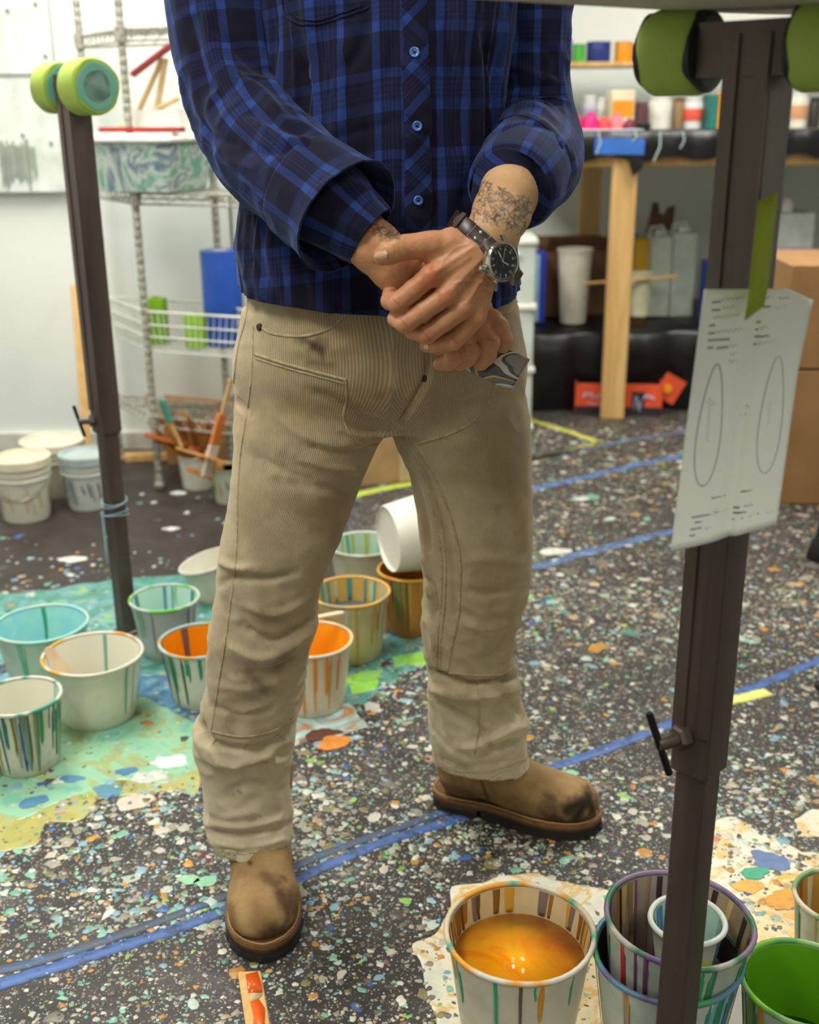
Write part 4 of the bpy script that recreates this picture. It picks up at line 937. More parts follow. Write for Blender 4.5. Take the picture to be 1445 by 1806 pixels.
    region(500, .9 - .9, 1.2, 2.4, 4.1, .011, .4, 'right', hz=.0016)
    pl = lambda kind, n, pts, r, z0: region(n, *sum([[min(G(x, y)[k] for x, y in pts), max(G(x, y)[k] for x, y in pts)] for k in (0, 1)], []), r, .5, kind, z0=z0, hz=.0006)
    pl('near', 260, [(1250, 1470), (1445, 1640), (1445, 1500)], .0045, .0014)
    pl('near', 420, [(740, 1670), (1060, 1800), (1060, 1600)], .004, .0014)
    pl('left', 160, [(0, 1300), (340, 1440), (340, 1290)], .005, .0016)
    pl('left', 500, [(-20, 1060), (380, 1290), (380, 1040)], .005, .0018)
    pl('left', 260, [(600, 1120), (760, 1230)], .005, .0016)
    o = mk('paint_splatter', np.concatenate(V), np.concatenate(Fc), vcol('splatter_paint', .38, .12, 300, .25), cols=np.concatenate(C), smooth=False); o['kind'] = 'stuff'
    tag(o, 'thousands of dried multicoloured paint drips spattered over the dark floor', 'paint')
blobs()
def blot(x, y, r, rgb, label, ex=1.0, yaw=0, z=.004, name='paint_splat'):
    g = G(x, y); a = np.linspace(0, 2 * math.pi, 40, endpoint=False); rr = r * (1 + .28 * vnoise(np.column_stack([np.cos(a) * 1.6 + x, np.sin(a) * 1.6 + y, a * 0])) + .12 * vnoise(np.column_stack([np.cos(a) * 4 + x, np.sin(a) * 4, a * 0])))
    poly = [(g[0] + rr[i] * ex * math.cos(a[i]) * math.cos(yaw) - rr[i] * math.sin(a[i]) * math.sin(yaw), g[1] + rr[i] * ex * math.cos(a[i]) * math.sin(yaw) + rr[i] * math.sin(a[i]) * math.cos(yaw)) for i in range(40)]
    o = MB().prism(poly, .0003, z * .55).build(name, plain('splat_%d_%d_%d' % rgb, rgb, .35, var=.12, vs=60)); o['kind'] = 'stuff'; return tag(o, label, 'paint')
blot(1186 + 145, 1540, .014, (50, 160, 120), 'green paint splat on the white puddle, right', 1.6, .2, .0045)
blot(1360, 1522, .022, (92, 116, 160), 'blue tape coloured splat on the white puddle, right', 1.5, -.4, .004)
blot(1385, 1590, .02, (212, 150, 40), 'ochre splat on the cream paint, right', 1.3, .6, .0048)
blot(1320, 1565, .016, (214, 160, 60), 'small ochre splat left on the white puddle', 1.8, .1, .0042)
blot(1260, 1480, .008, (216, 120, 50), 'tiny orange splat at the top left of the white puddle', 1, 0, .0038)
blot(300, 1345, .022, (222, 228, 220), 'white paint splat at the right end of the mint puddle', 1.5, .1, .0042)
blot(222, 1362, .011, (76, 120, 160), 'small blue splat on the mint puddle', 1.7, .3, .004)
blot(60, 1415, .018, (84, 130, 166), 'blue splat on the olive edge at the far left', 1.3, .8, .0042)
blot(128, 1375, .012, (84, 130, 166), 'flat blue splat on the lower mint puddle', 1.8, .0, .0042)
blot(260, 1372, .02, (196, 200, 190), 'pale grey splat below the mint puddle', 1.7, .2, .0035)
blot(240, 1415, .022, (206, 190, 176), 'pale pink splat on the floor below the mint puddle', 1.4, .4, .0032)
blot(190, 1395, .02, (90, 140, 160), 'slate blue splat below the mint puddle', 1.4, -.4, .003)
blot(590, 1310, .022, (206, 130, 60), 'orange splat on the floor under the orange bucket', 1.6, .3, .003)
blot(570, 1295, .024, (96, 56, 48), 'maroon splat on the floor by the orange bucket', 1.4, .2, .0026)
blot(998, 1367, .014, (140, 190, 160), 'pale green splat on the blue line behind the right boot toe', 1.5, .1, .0045)
blot(365, 1556, .012, (140, 196, 160), 'mint splat left of the forward boot, lower', 1.5, .2, .0028)
blot(335, 1552, .011, (150, 200, 160), 'mint splat left of the forward boot, upper', 1.6, 0, .0028)
blot(128, 988, .02, (220, 218, 206), 'white flake on the bare floor by the left stand', 1.8, .1, .004)
blot(302, 933, .014, (214, 214, 206), 'white flake on the bare floor behind the left stand', 1.6, .1, .004)
blot(1024, 880, .018, (200, 206, 200), 'pale flake on the grey floor behind the right knee', 1.4, .5, .003)
blot(980, 973, .024, (206, 206, 196), 'white smear near the blue tape behind the right knee', 1.8, .2, .0035)
blot(314, 870, .018, (214, 214, 208), 'white flake beside the rack foot', 1.4, .1, .005)
blot(820, 1515, .008, (72, 92, 140), 'blue splat on the floor between the boots and amber bucket', 1.5, .4, .0035)
# ================================================================== BUCKETS
BK = {}
def rp(Ht, R, z, inner=False):  # wall radius at height z
    f = z / Ht; return (R * (.77 + .23 * f)) - (.0025 if inner else 0)
def bucket(x, y, wpx, Ht, label, outc=(214, 210, 196), inc=None, coat=None, paint=None, level=.6, din=None, dout=None, rimc=None, tilt=(0, 0), group='paint mixing buckets', z0=0, pos=None, n=48, name='paint_bucket', seed=0, D=None, ndin=16, ndout=14, cat='bucket', yaw=0, longd=(.25, .9)):
    """x,y: centre of the rim in the photograph; the bucket stands on the floor below it"""
    r_ = np.random.default_rng(seed + int(x * 3 + y))
    g = G(x, y, z0 + Ht) if pos is None else np.array([pos[0], pos[1], z0 + Ht]); R = (D or mpx(g, wpx)) / 2
    t_ = thing(name, label, cat, (g[0], g[1], z0), (tilt[0], tilt[1], yaw), group, local=True)
    rb = R * .77
    rip = lambda w, z: 1 + .006 * math.sin(5 * w + seed) * (z / Ht)
    prof = [(0, 0), (rb - .004, 0), (rb, .004)] + [(rp(Ht, R, Ht * f), Ht * f) for f in (.2, .4, .6, .84)] + [(rp(Ht, R, Ht * .86) + .0012, Ht * .865), (rp(Ht, R, Ht) + .0005, Ht * .95), (R + .001, Ht - .006)]
    prof += [(R - .0025, Ht - .004)] + [(rp(Ht, R, Ht * f, True), Ht * f) for f in (.85, .6, .3, .03)] + [(0, Ht * .025)]
    MB().lathe(prof, n, ripple=rip).build('bucket_wall', swirl('bk_%d_%d_%d_%d' % (*outc, seed), [tuple(int(v * .86) for v in outc), outc, tuple(min(255, int(v * 1.05)) for v in outc), outc], 12, .35, 1), t_, smooth=False, auto=50)
    a = np.linspace(0, 2 * math.pi, 41)[:-1]
    rc = rimc or outc
    mb = MB(); mb.tube([((R + .001) * math.cos(w) * rip(w, Ht), (R + .001) * math.sin(w) * rip(w, Ht), Ht - .002) for w in a], .0036, 8, closed=True)
    if rimc:
        cols = [s2l(rimc[i % len(rimc)]) for i in range(len(rimc))] if isinstance(rimc[0], tuple) else [s2l(rimc), s2l(outc)]
        mb.c = []
        for i in range(40):
            k = vnoise(np.array([[math.cos(a[i]) * 2.2 + seed, math.sin(a[i]) * 2.2, 5]]))[0] * .5 + .5; k = min(.999, max(0, (k - .2) / .6)); mb.c += [cols[int(k * len(cols))]] * 8
        mb.build('rim', vcol('rim_paint', .4), t_, smooth=True, usecol=True)
    else: mb.build('rim', plain('rim_%d_%d_%d' % rc, rc, .35, var=.06), t_, smooth=True)
    def drips(cols, cnt, inner, lo, hi, zlim=0.0):
        mb = MB()
        for i in range(cnt):
            w0 = r_.uniform(0, 2 * math.pi); ln = r_.uniform(lo, hi) * Ht; hw = r_.uniform(.0012, .004) * (1.4 if inner else 1); c = s2l(cols[r_.integers(len(cols))]); z1 = Ht - .004; m = 9; V = []
            wob = r_.uniform(-.012, .012)
            for k in range(m):
                f = k / (m - 1); z = max(z1 - ln * f, .004 + zlim * Ht); rad = rp(Ht, R, z, inner) + (-.001 if inner else .0011); ww = hw * (1.25 - .5 * f) if k < m - 1 else hw * .3
                w = w0 + wob * math.sin(f * 5 + i); da = ww / rad
                th = .0007
                for s, rr in ((-1, 0), (-.4, th), (.4, th), (1, 0)): q = rad + (-rr if inner else rr); V.append((q * math.cos(w + s * da), q * math.sin(w + s * da), z))
            Fc = [(k * 4 + j, k * 4 + j + 1, k * 4 + 5 + j, k * 4 + 4 + j) for k in range(m - 1) for j in range(3)]
            mb.add(V, Fc, c)
        o = mb.build('paint_drips', vcol('drip_paint', .3, .05), t_, smooth=True, usecol=True); o['kind'] = 'stuff'
    if coat:
        cc = coat if isinstance(coat[0], tuple) else [coat]
        MB().lathe([(rp(Ht, R, Ht * f, True) - .0006, Ht * f) for f in (.03, .3, .6, .85, .975)], n, ripple=rip, cap=False).build('paint_coat', swirl('coat_%d_%d' % (int(x), int(y)), cc if len(cc) > 1 else [tuple(int(v * .93) for v in cc[0]), cc[0]], 8, .3, 1.5), t_)
        MB().lathe([(0, Ht * .03), (rp(Ht, R, Ht * .03, True) - .0006, Ht * .03)], n).build('paint_coat', plain('coatb_%d' % int(x), cc[0], .3), t_)
    if paint:
        z = Ht * level; rr = rp(Ht, R, z, True) + .0002
        MB().lathe([(0, z), (rr * .3, z), (rr * .6, z), (rr * .85, z), (rr * .95, z), (rr * .98, z), (rr, z + .0012)], n).build('wet_paint', paint, t_, smooth=True)
    if din: drips(din, ndin, True, *longd, zlim=(level if paint else .05))
    if dout: drips(dout, ndout, False, *longd)
    BK[label] = t_
    return t_
GRN, BLU, TL_, ORG_, WHT = (40, 150, 110), (50, 100, 160), (30, 120, 130), (226, 146, 40), (220, 218, 206)
AMB = NT('amber_wet_resin'); co = AMB.coord(); AMB = AMB.out(AMB.ramp(AMB.noise(9, 4, co, .6, 1.8), [(.32, s2l((232, 128, 4))), (.47, s2l((246, 158, 16))), (.58, s2l((226, 170, 30))), (.74, s2l((206, 160, 40)))]), .1, spec=.4)
bucket(917, 1640, 258, .165, 'foreground bucket filled with wet amber resin, streaked inside', (206, 198, 178), coat=[(196, 176, 130), (206, 190, 150), (180, 150, 90)], paint=AMB, level=.74, din=[(96, 84, 50), (130, 92, 40), (150, 110, 50), (110, 60, 40), (120, 110, 110), (200, 150, 60)], dout=[(220, 150, 50), (40, 160, 110), (50, 170, 120), (110, 90, 80), (210, 140, 40)], rimc=[(206, 200, 184), (210, 204, 186), (216, 150, 50), (60, 160, 130), (206, 190, 160)], ndin=30, ndout=11, longd=(.1, .55), seed=1)
nb = bucket(1178, 1676, 254, .16, 'lower bucket of the nested pair behind the near post, blue and green marbled', (196, 206, 196), coat=(40, 46, 44), dout=[(50, 140, 90), (90, 130, 180), (130, 170, 200), (220, 160, 60), (60, 150, 110)], rimc=[(50, 140, 90), (80, 150, 110), (90, 130, 160), (110, 90, 140)], ndout=30, seed=2)
p = nb.location
bucket(1186, 1606, 262, .15, 'upper nested bucket with purple rim and amber streaked inside', (180, 186, 170), z0=.058, pos=(p[0] + .004, p[1] + .002), D=.172, coat=[(120, 112, 120), (170, 150, 110), (150, 140, 150), (180, 120, 50)], din=[(196, 136, 40), (60, 50, 50), (150, 130, 90), (120, 90, 120), (210, 180, 120)], dout=[(40, 140, 80), (180, 50, 60), (50, 160, 100), (60, 60, 50), (110, 60, 110)], rimc=[(110, 86, 130), (130, 110, 140), (60, 120, 90), (180, 180, 170)], ndin=40, ndout=40, seed=3, tilt=(.0, .05), longd=(.3, .95))
bucket(1212, 1638, 134, .075, 'small white paper cup standing inside the nested buckets', (206, 212, 204), z0=.128, pos=(p[0] + .022, p[1] + .004), D=.086, coat=[(150, 190, 180), (190, 206, 196)], din=[(50, 140, 120), (80, 120, 180), (130, 170, 150)], dout=[(60, 140, 160), (150, 200, 90)], name='paper_cup', cat='cup', seed=4, ndin=18, ndout=6, group=None)
bucket(1420, 1730, 212, .15, 'bright green coated bucket at the lower right corner', (190, 206, 180), coat=[(88, 150, 20), (104, 168, 30)], paint=plain('green_wet_resin', (84, 140, 16), .12, var=.15, vs=10), level=.3, din=[(110, 180, 50), (70, 130, 20), (180, 210, 150)], dout=[(60, 140, 90), (210, 150, 60), (120, 180, 60), (190, 200, 190)], rimc=[(120, 190, 60), (90, 160, 80), (150, 190, 120)], ndin=10, ndout=18, seed=5)
bucket(1482, 1580, 150, .13, 'partly visible bucket with amber inside at the right edge', (206, 206, 184), coat=[(190, 150, 70), (170, 130, 60)], din=[(210, 200, 170), (150, 100, 40)], dout=[(80, 150, 110), (200, 170, 80)], rimc=[(120, 160, 110), (210, 200, 170)], seed=6)
bucket(72, 1098, 158, .135, 'bucket coated aqua blue inside, behind the white one at left', (176, 200, 186), coat=[(160, 226, 216), (150, 216, 226), (170, 230, 214), (150, 200, 232)], din=[(60, 160, 130)], dout=[(110, 180, 150), (160, 200, 190)], rimc=(150, 206, 200), ndin=6, ndout=20, seed=7)
b2 = bucket(163, 1151, 170, .135, 'cream white bucket with a stirring stick inside, left foreground', (212, 212, 194), coat=[(236, 232, 214), (230, 228, 210)], din=[(120, 180, 160)], dout=[(120, 180, 160), (206, 150, 50), (160, 190, 170)], rimc=[(212, 210, 196), (212, 210, 196), (212, 160, 60), (210, 208, 190)], ndin=3, ndout=5, seed=8)
bucket(34, 1226, 140, .14, 'white bucket with blue and green streaks down its outside, far left', (206, 202, 186), coat=[(236, 232, 214), (230, 228, 210)], din=[(60, 150, 140), (120, 190, 180)], dout=[(30, 110, 110), (40, 140, 100), (40, 80, 140), (150, 160, 150), (120, 70, 50), (140, 150, 50), (60, 150, 130)], rimc=[(200, 206, 190), (70, 150, 130), (210, 208, 196)], ndin=5, ndout=120, seed=9, longd=(.3, .98))
bucket(290, 1053, 118, .13, 'bucket with blue and green streaks inside beside the left stand post', (180, 180, 168), coat=[(190, 230, 214), (200, 232, 216), (176, 220, 220)], din=[(40, 130, 160), (30, 110, 160), (110, 200, 60), (80, 160, 190)], dout=[(90, 180, 50), (140, 140, 130), (110, 100, 120)], rimc=[(190, 206, 190), (110, 200, 60), (190, 200, 186)], ndin=16, ndout=9, seed=10)
bucket(352, 1128, 138, .13, 'bucket coated orange inside with teal streaks outside, by the left trouser leg', (206, 206, 190), coat=[(244, 146, 8), (250, 160, 16)], din=[(120, 100, 90), (60, 110, 110)], dout=[(40, 120, 130), (50, 140, 110), (30, 90, 120), (190, 120, 50), (120, 180, 150), (40, 110, 90)], rimc=[(180, 200, 190), (190, 150, 80), (160, 190, 190)], ndin=12, ndout=60, seed=11, longd=(.3, .98))
b6 = bucket(548, 1126, 144, .145, 'orange lined bucket with an orange run, right of the left trouser leg', (214, 204, 180), coat=[(250, 168, 30), (255, 178, 40)], dout=[(230, 140, 20), (226, 150, 50)], rimc=(232, 200, 150), ndout=22, seed=12, longd=(.5, .98))
bucket(618, 1042, 136, .15, 'amber streaked bucket holding pale blue paint, between the trouser legs', (190, 178, 130), coat=[(180, 190, 160), (214, 160, 60), (150, 190, 170)], paint=plain('pale_blue_wet_paint', (140, 178, 204), .2), level=.62, din=[(214, 140, 40), (120, 180, 160), (190, 200, 170), (80, 150, 140)], dout=[(206, 150, 70), (190, 200, 190), (196, 150, 60)], rimc=[(226, 176, 90), (220, 170, 80), (170, 150, 110)], ndin=30, ndout=26, seed=13, longd=(.4, .98))
bucket(640, 958, 118, .13, 'pale bucket with mint streaks inside, behind the blue filled one', (190, 186, 160), coat=[(186, 206, 190), (170, 200, 176)], din=[(80, 170, 140), (100, 190, 150), (170, 180, 90)], rimc=(206, 214, 200), ndin=18, seed=14)
bk = bucket(724, 1002, 112, .15, 'amber and dark streaked bucket under the tipped white one', (176, 120, 50), coat=(190, 120, 20), dout=[(60, 50, 46), (60, 140, 110), (150, 150, 60), (120, 90, 70), (200, 150, 60)], rimc=[(206, 140, 30), (210, 160, 60)], ndout=50, seed=15, longd=(.3, .98))
# tipped buckets
def tipped(loc, R, Ht, yaw, pitch, label, outc, seed, rim=None, base_light=True):
    t_ = thing('paint_bucket', label, 'bucket', loc, (pitch, 0, yaw), 'paint mixing buckets', local=True)
    prof = [(0, .006), (R * .72, .006), (R * .745, 0), (R * .77, .003)] + [(rp(Ht, R, Ht * f), Ht * f) for f in (.3, .6, .84, .87, 1)] + [(R - .003, Ht)] + [(rp(Ht, R, Ht * f, True), Ht * f) for f in (.6, .1)] + [(0, .012)]
    MB().lathe(prof, 48).build('bucket_wall', plain('tip_%d' % seed, outc, .35, var=.05, vs=8), t_, auto=45)
    MB().tube([((R + .001) * math.cos(w), (R + .001) * math.sin(w), Ht - .002) for w in np.linspace(0, 2 * math.pi, 41)[:-1]], .0036, 8, closed=True).build('rim', plain('rimt_%d' % seed, rim or outc, .35), t_, smooth=True)
    return t_
q = P(706, 925, bk.location[1] + .0)
q = P(684, 930, bk.location[1] - .03)
tipped((float(q[0]), bk.location[1] - .03, .15 + .082), .098, .17, math.radians(112), math.radians(88), 'white bucket lying on its side on top of the amber bucket', (222, 218, 204), 1)
bp = bucket(388, 985, 62, .10, 'whitish bucket with an orange stripe, behind the left trouser leg', (206, 200, 180), coat=(230, 226, 208), rimc=(214, 210, 196), seed=16, D=.15, tilt=(.0, -.25), ndout=3, dout=[(220, 150, 60)])
# stirring sticks
def tongue(name, a, b, w, label, mat, th=.004, up=(0, 0, 1), cat='stick', group=None):
    a = np.array(a, float); b = np.array(b, float); d = b - a; L = np.linalg.norm(d); R = frame(d / L, up); V = []; Fc = []; K = 20; mb = MB(); poly = []
    for k in range(7): w_ = math.pi * k / 6; poly.append((w / 2 * math.cos(w_), L - w / 2 + w / 2 * math.sin(w_)))
    for k in range(7): w_ = math.pi + math.pi * k / 6; poly.append((w / 2 * math.cos(w_), w / 2 + w / 2 * math.sin(w_)))
    n = len(poly)
    for y in (-th / 2, th / 2):
        for x, z in poly: V.append(a + R @ np.array([x, y, z]))
    Fc = [tuple(range(n)), tuple(range(2 * n - 1, n - 1, -1))] + [(i, n + i, n + (i + 1) % n, (i + 1) % n) for i in range(n)]
    o = mk(name, V, Fc, mat, auto=40); return tag(o, label, cat, group)
STK = wood('birch_stick', (206, 176, 138), (232, 208, 176))
p2 = np.array(b2.location); e = G(86, 1148, .155)
tongue('stirring_stick', p2 + (-.03, .0, .05), P(82, 1142, p2[1] + .0), .021, 'pale wooden stirring stick leaning in the cream white bucket', STK, up=(.3, -1, .6))
p6 = np.array(b6.location); tongue('stirring_stick', P(520, 1096, p6[1] - .01), P(606, 1080, p6[1] + .05), .02, 'pale wooden stirring stick resting across the orange lined bucket', STK, up=(0, .2, 1))
# the orange painted stick lying in front
g0, g1 = G(440, 1714, .004), G(462, 1850, .004); mb = MB(); stick(mb, g0, g1, .032, .005); o = mb.build('painted_stick', PINE); tag(o, 'short wooden stick with wet orange paint lying below the forward boot', 'stick')
d = g1 - g0; L = np.linalg.norm(d); Rs = frame(d / L, (0, 0, 1))
mb = MB()
poly = [(-.012, .008), (.011, .006), (.013, .03), (.012, .045), (-.001, .043), (-.011, .046)]
for pl_, zz in ((poly, 0), ([(-.006, .06), (.006, .056), (.012, .075), (.008, .1), (.013, .12), (.0, .135), (-.01, .115), (-.004, .09)], 0)):
    V = []
    for y in (.002, .0036):
        for x, z in pl_: V.append(g0 + Rs @ np.array([x, y, z]))
    n = len(pl_); mb.add(V, [tuple(range(n)), tuple(range(2 * n - 1, n - 1, -1))] + [(i, n + i, n + (i + 1) % n, (i + 1) % n) for i in range(n)])
po = mk('wet_orange_paint', mb.v, mb.f, plain('wet_orange', (228, 96, 36), .12), o)
mb = MB()
V = []
for y in (.002, .0033):
    for x, z in [(-.011, .05), (.012, .047), (.006, .056), (-.006, .062), (-.004, .09), (-.011, .085)]: V.append(g0 + Rs @ np.array([x, y, z]))
mb.add(V, [tuple(range(6)), tuple(range(11, 5, -1))] + [(i, 6 + i, 6 + (i + 1) % 6, (i + 1) % 6) for i in range(6)])
mk('pale_paint', mb.v, mb.f, plain('wet_pale_green', (196, 200, 160), .15), o)
# round lid on the floor beside the nested buckets
g = G(1322, 1770); t_ = MB().lathe([(0, .004), (.07, .004), (.074, .007), (.078, .007), (.08, .0), (0, 0)], 48, g + (0, 0, .004)).build('bucket_lid', plain('grey_white_lid', (176, 172, 160), .4)); tag(t_, 'flat grey white bucket lid on the floor beside the green bucket', 'lid')
# torn yellow green tape hanging in the nested bucket
V = []; top = [(1228, 1628), (1240, 1632), (1232, 1655), (1238, 1668), (1253, 1690), (1256, 1708), (1240, 1712), (1222, 1700), (1222, 1660)]
py0 = p[1] - .035
V = [P(x, y, py0 - .01 * math.sin(i)) for i, (x, y) in enumerate(top)]; n = len(V); V += [v + np.array([0, .001, 0]) for v in V]
o = mk('tape_scrap', V, [tuple(range(n)), tuple(range(2 * n - 1, n - 1, -1))] + [(i, n + i, n + (i + 1) % n, (i + 1) % n) for i in range(n)], plain('pale_lime_tape', (196, 206, 88), .6, var=.05), auto=40); tag(o, 'torn yellow green tape scrap hanging over the nested bucket rim', 'tape')
# back left pails
def pail(x, ytop, wpx, ybot, Y, label, outc, lid=None, liq=None, drips_=None, handle=False, seed=0, D=None, name='paint_pail', band=True):
    g = G(x, ybot); yb = g[1] + .07; a = P(x, ytop, yb); R = mpx(a, wpx) / 2; Ht = float(a[2]); t_ = thing(name, label, 'bucket', (a[0], yb, 0), (0, 0, 0), 'pails along the left wall', local=True)
    prof = [(0, 0), (R * .82, 0), (R * .84, .004), (R * .97, Ht * .72)] + ([(R * 1.04, Ht * .725), (R * 1.04, Ht * .745), (R * .98, Ht * .75), (R * .99, Ht * .83), (R * 1.04, Ht * .835), (R * 1.04, Ht * .85)] if band else []) + [(R * .99, Ht * .86), (R, Ht - .008), (R * 1.03, Ht - .006), (R * 1.03, Ht), (R * .97, Ht), (R * .95, Ht * .8), (R * .82, .008), (0, .008)]
    MB().lathe(prof, 40).build('pail_wall', plain('pail_%d' % seed, outc, .45, var=.08, vs=8), t_, auto=40)
    if lid: MB().lathe([(0, Ht + .006), (R * .9, Ht + .007), (R * .93, Ht + .013), (R * 1.07, Ht + .013), (R * 1.08, Ht - .01), (R * 1.04, Ht - .01)], 40).build('lid', lid, t_, auto=40)
    if liq: MB().lathe([(0, Ht * .9), (R * .96, Ht * .9)], 40).build('wet_paint', liq, t_)
    if drips_:
        mb = MB()
        for i in range(26):
            w0 = rng.uniform(0, 2 * math.pi); z1 = Ht * rng.uniform(.5, .7); z2 = z1 * rng.uniform(.2, .7); V = []
            for k in range(5):
                z = z1 + (z2 - z1) * k / 4; r = R * (.84 + .13 * z / (Ht * .72)) + .001; da = rng.uniform(.02, .06)
                for s in (-1, 1): V.append((r * math.cos(w0 + s * da + k * .03), r * math.sin(w0 + s * da + k * .03), z))
            mb.add(V, [(2 * k, 2 * k + 1, 2 * k + 3, 2 * k + 2) for k in range(4)], s2l(drips_[i % len(drips_)]))
        o = mb.build('paint_drips', vcol('drip_paint', .3, .05), t_, usecol=True, smooth=True); o['kind'] = 'stuff'
    if handle: MB().tube([(R * 1.05 * math.cos(w), R * 1.05 * math.sin(w), Ht * .78 - .06 * math.sin((w + 1.57 + 1.57) % math.pi) * 1) for w in np.linspace(-math.pi, 0, 20)], .0022, 6).build('handle', plain('steel_wire', (150, 150, 146), .3, .7), t_)
    return t_, Ht, R
pail(92, 782, 104, 880, 3.3, 'wide cream pail at the back of the three left pails', (216, 210, 186), seed=1, lid=plain('cream_lid', (218, 212, 190), .45))
pail(36, 812, 96, 925, 3.0, 'white pail with cream lid at the far left wall', (210, 208, 190), seed=2, lid=plain('yellowed_lid', (216, 206, 178), .45), handle=True, drips_=[(196, 176, 120), (190, 190, 160)])
pail(150, 806, 86, 904, 3.2, 'white pail with blue grey paint smears by the left stand post', (204, 208, 200), seed=3, lid=plain('blue_grey_lid', (176, 190, 190), .4, var=.25, vs=7), drips_=[(80, 100, 116), (130, 150, 160)])
pA, hA, rA = pail(345, 800, 62, 870, 3.3, 'small white pail full of wooden stirring sticks under the rack', (206, 206, 190), seed=4, name='stick_pail', band=False)
pB, hB, rB = pail(402, 822, 62, 895, 3.2, 'small pail with green paint and brushes beside the left trouser leg', (190, 196, 170), seed=5, name='brush_pail', band=False, liq=plain('green_wet', (90, 150, 40), .3), drips_=[(90, 160, 40), (60, 120, 40), (170, 60, 40)])
sw = [wood('amber_stick_a', (150, 92, 40), (196, 136, 66)), wood('amber_stick_b', (176, 116, 50), (214, 160, 88)), wood('amber_stick_c', (128, 76, 36), (170, 110, 56))]
la = np.array(pA.location)
names = ['upright', 'leaning left', 'leaning right', 'tall', 'short', 'slanting']
for i in range(34):
    a = rng.uniform(0, 2 * math.pi); r0 = rng.uniform(0, .5) * rA; r1 = rng.uniform(.9, 2.5) * rA; b = la + (r0 * math.cos(a + 2.8), r0 * math.sin(a + 2.8), .03); e = la + (r1 * math.cos(a), r1 * math.sin(a) * .7, hA + rng.uniform(.05, .15))
    tongue('stirring_stick', b, e, .02, 'amber stained wooden stirring stick in the small white stick pail', sw[i % 3], up=(math.sin(i), -1, .2), group='stirring sticks in the small white pail')
lb = np.array(pB.location)
for i in range(8):
    a = rng.uniform(1.8, 4.6); b = lb + (.02 * math.cos(a + 3), .02 * math.sin(a), .04); e = lb + (rng.uniform(.05, .12) * math.cos(a), rng.uniform(-.06, .03), hB + rng.uniform(.0, .1))
    tongue('paint_brush', b, e, .016, 'wooden brush handle sticking out of the green paint pail', sw[i % 3], up=(math.cos(i), -1, .2), cat='brush', group='brush handles in the green paint pail')
e0 = P(255, 766, la[1] - .05); e1 = P(322, 784, la[1] - .03); t_ = thing('dust_brush', 'orange handled brush lying across the sticks under the rack', 'brush', tuple(e1)); mb = MB(); stick(mb, e0, e1, .03, .014); mb.build('handle', plain('orange_wood', (190, 96, 40), .5), t_)
mb = MB(); stick(mb, e1, e1 + (e1 - e0) * .5, .05, .02); mb.build('bristles', plain('dark_orange_bristle', (150, 70, 30), .8), t_)
e0 = P(310, 790, lb[1] - .1); e1 = P(405, 818, lb[1] - .05); tongue('long_brush', e0, e1, .016, 'long paint brush with teal ferrule pointing left from the green pail', sw[1], cat='brush')
e0 = P(408, 668, 3.3); e1 = P(392, 730, 3.28); t_ = thing('flat_brush', 'flat wooden handled brush standing at the right of the sticks', 'brush', tuple(e1)); mb = MB(); stick(mb, e1, e0, .016, .008); mb.build('handle', PINE, t_)
mb = MB(); stick(mb, e1 + (e1 - e0) * .9, e1, .04, .012); mb.build('ferrule', plain('orange_ferrule', (206, 120, 60), .4), t_)
e1b = e1 + (e1 - e0) * .9; mb = MB(); stick(mb, e1b + (e1 - e0) * .9, e1b, .045, .012); mb.build('bristles', plain('pale_bristle', (206, 190, 170), .8), t_)
e0 = P(286, 705, 3.36); e1 = P(300, 745, 3.36); t_ = thing('green_brush', 'teal tipped brush at the left of the stick bundle', 'brush', tuple(e1)); mb = MB(); stick(mb, e1, e0, .03, .014); mb.build('bristles', plain('teal_bristle', (80, 140, 120), .8), t_); mb = MB(); stick(mb, e1 + (.03, 0, -.08), e1, .018, .01); mb.build('handle', PINE, t_)
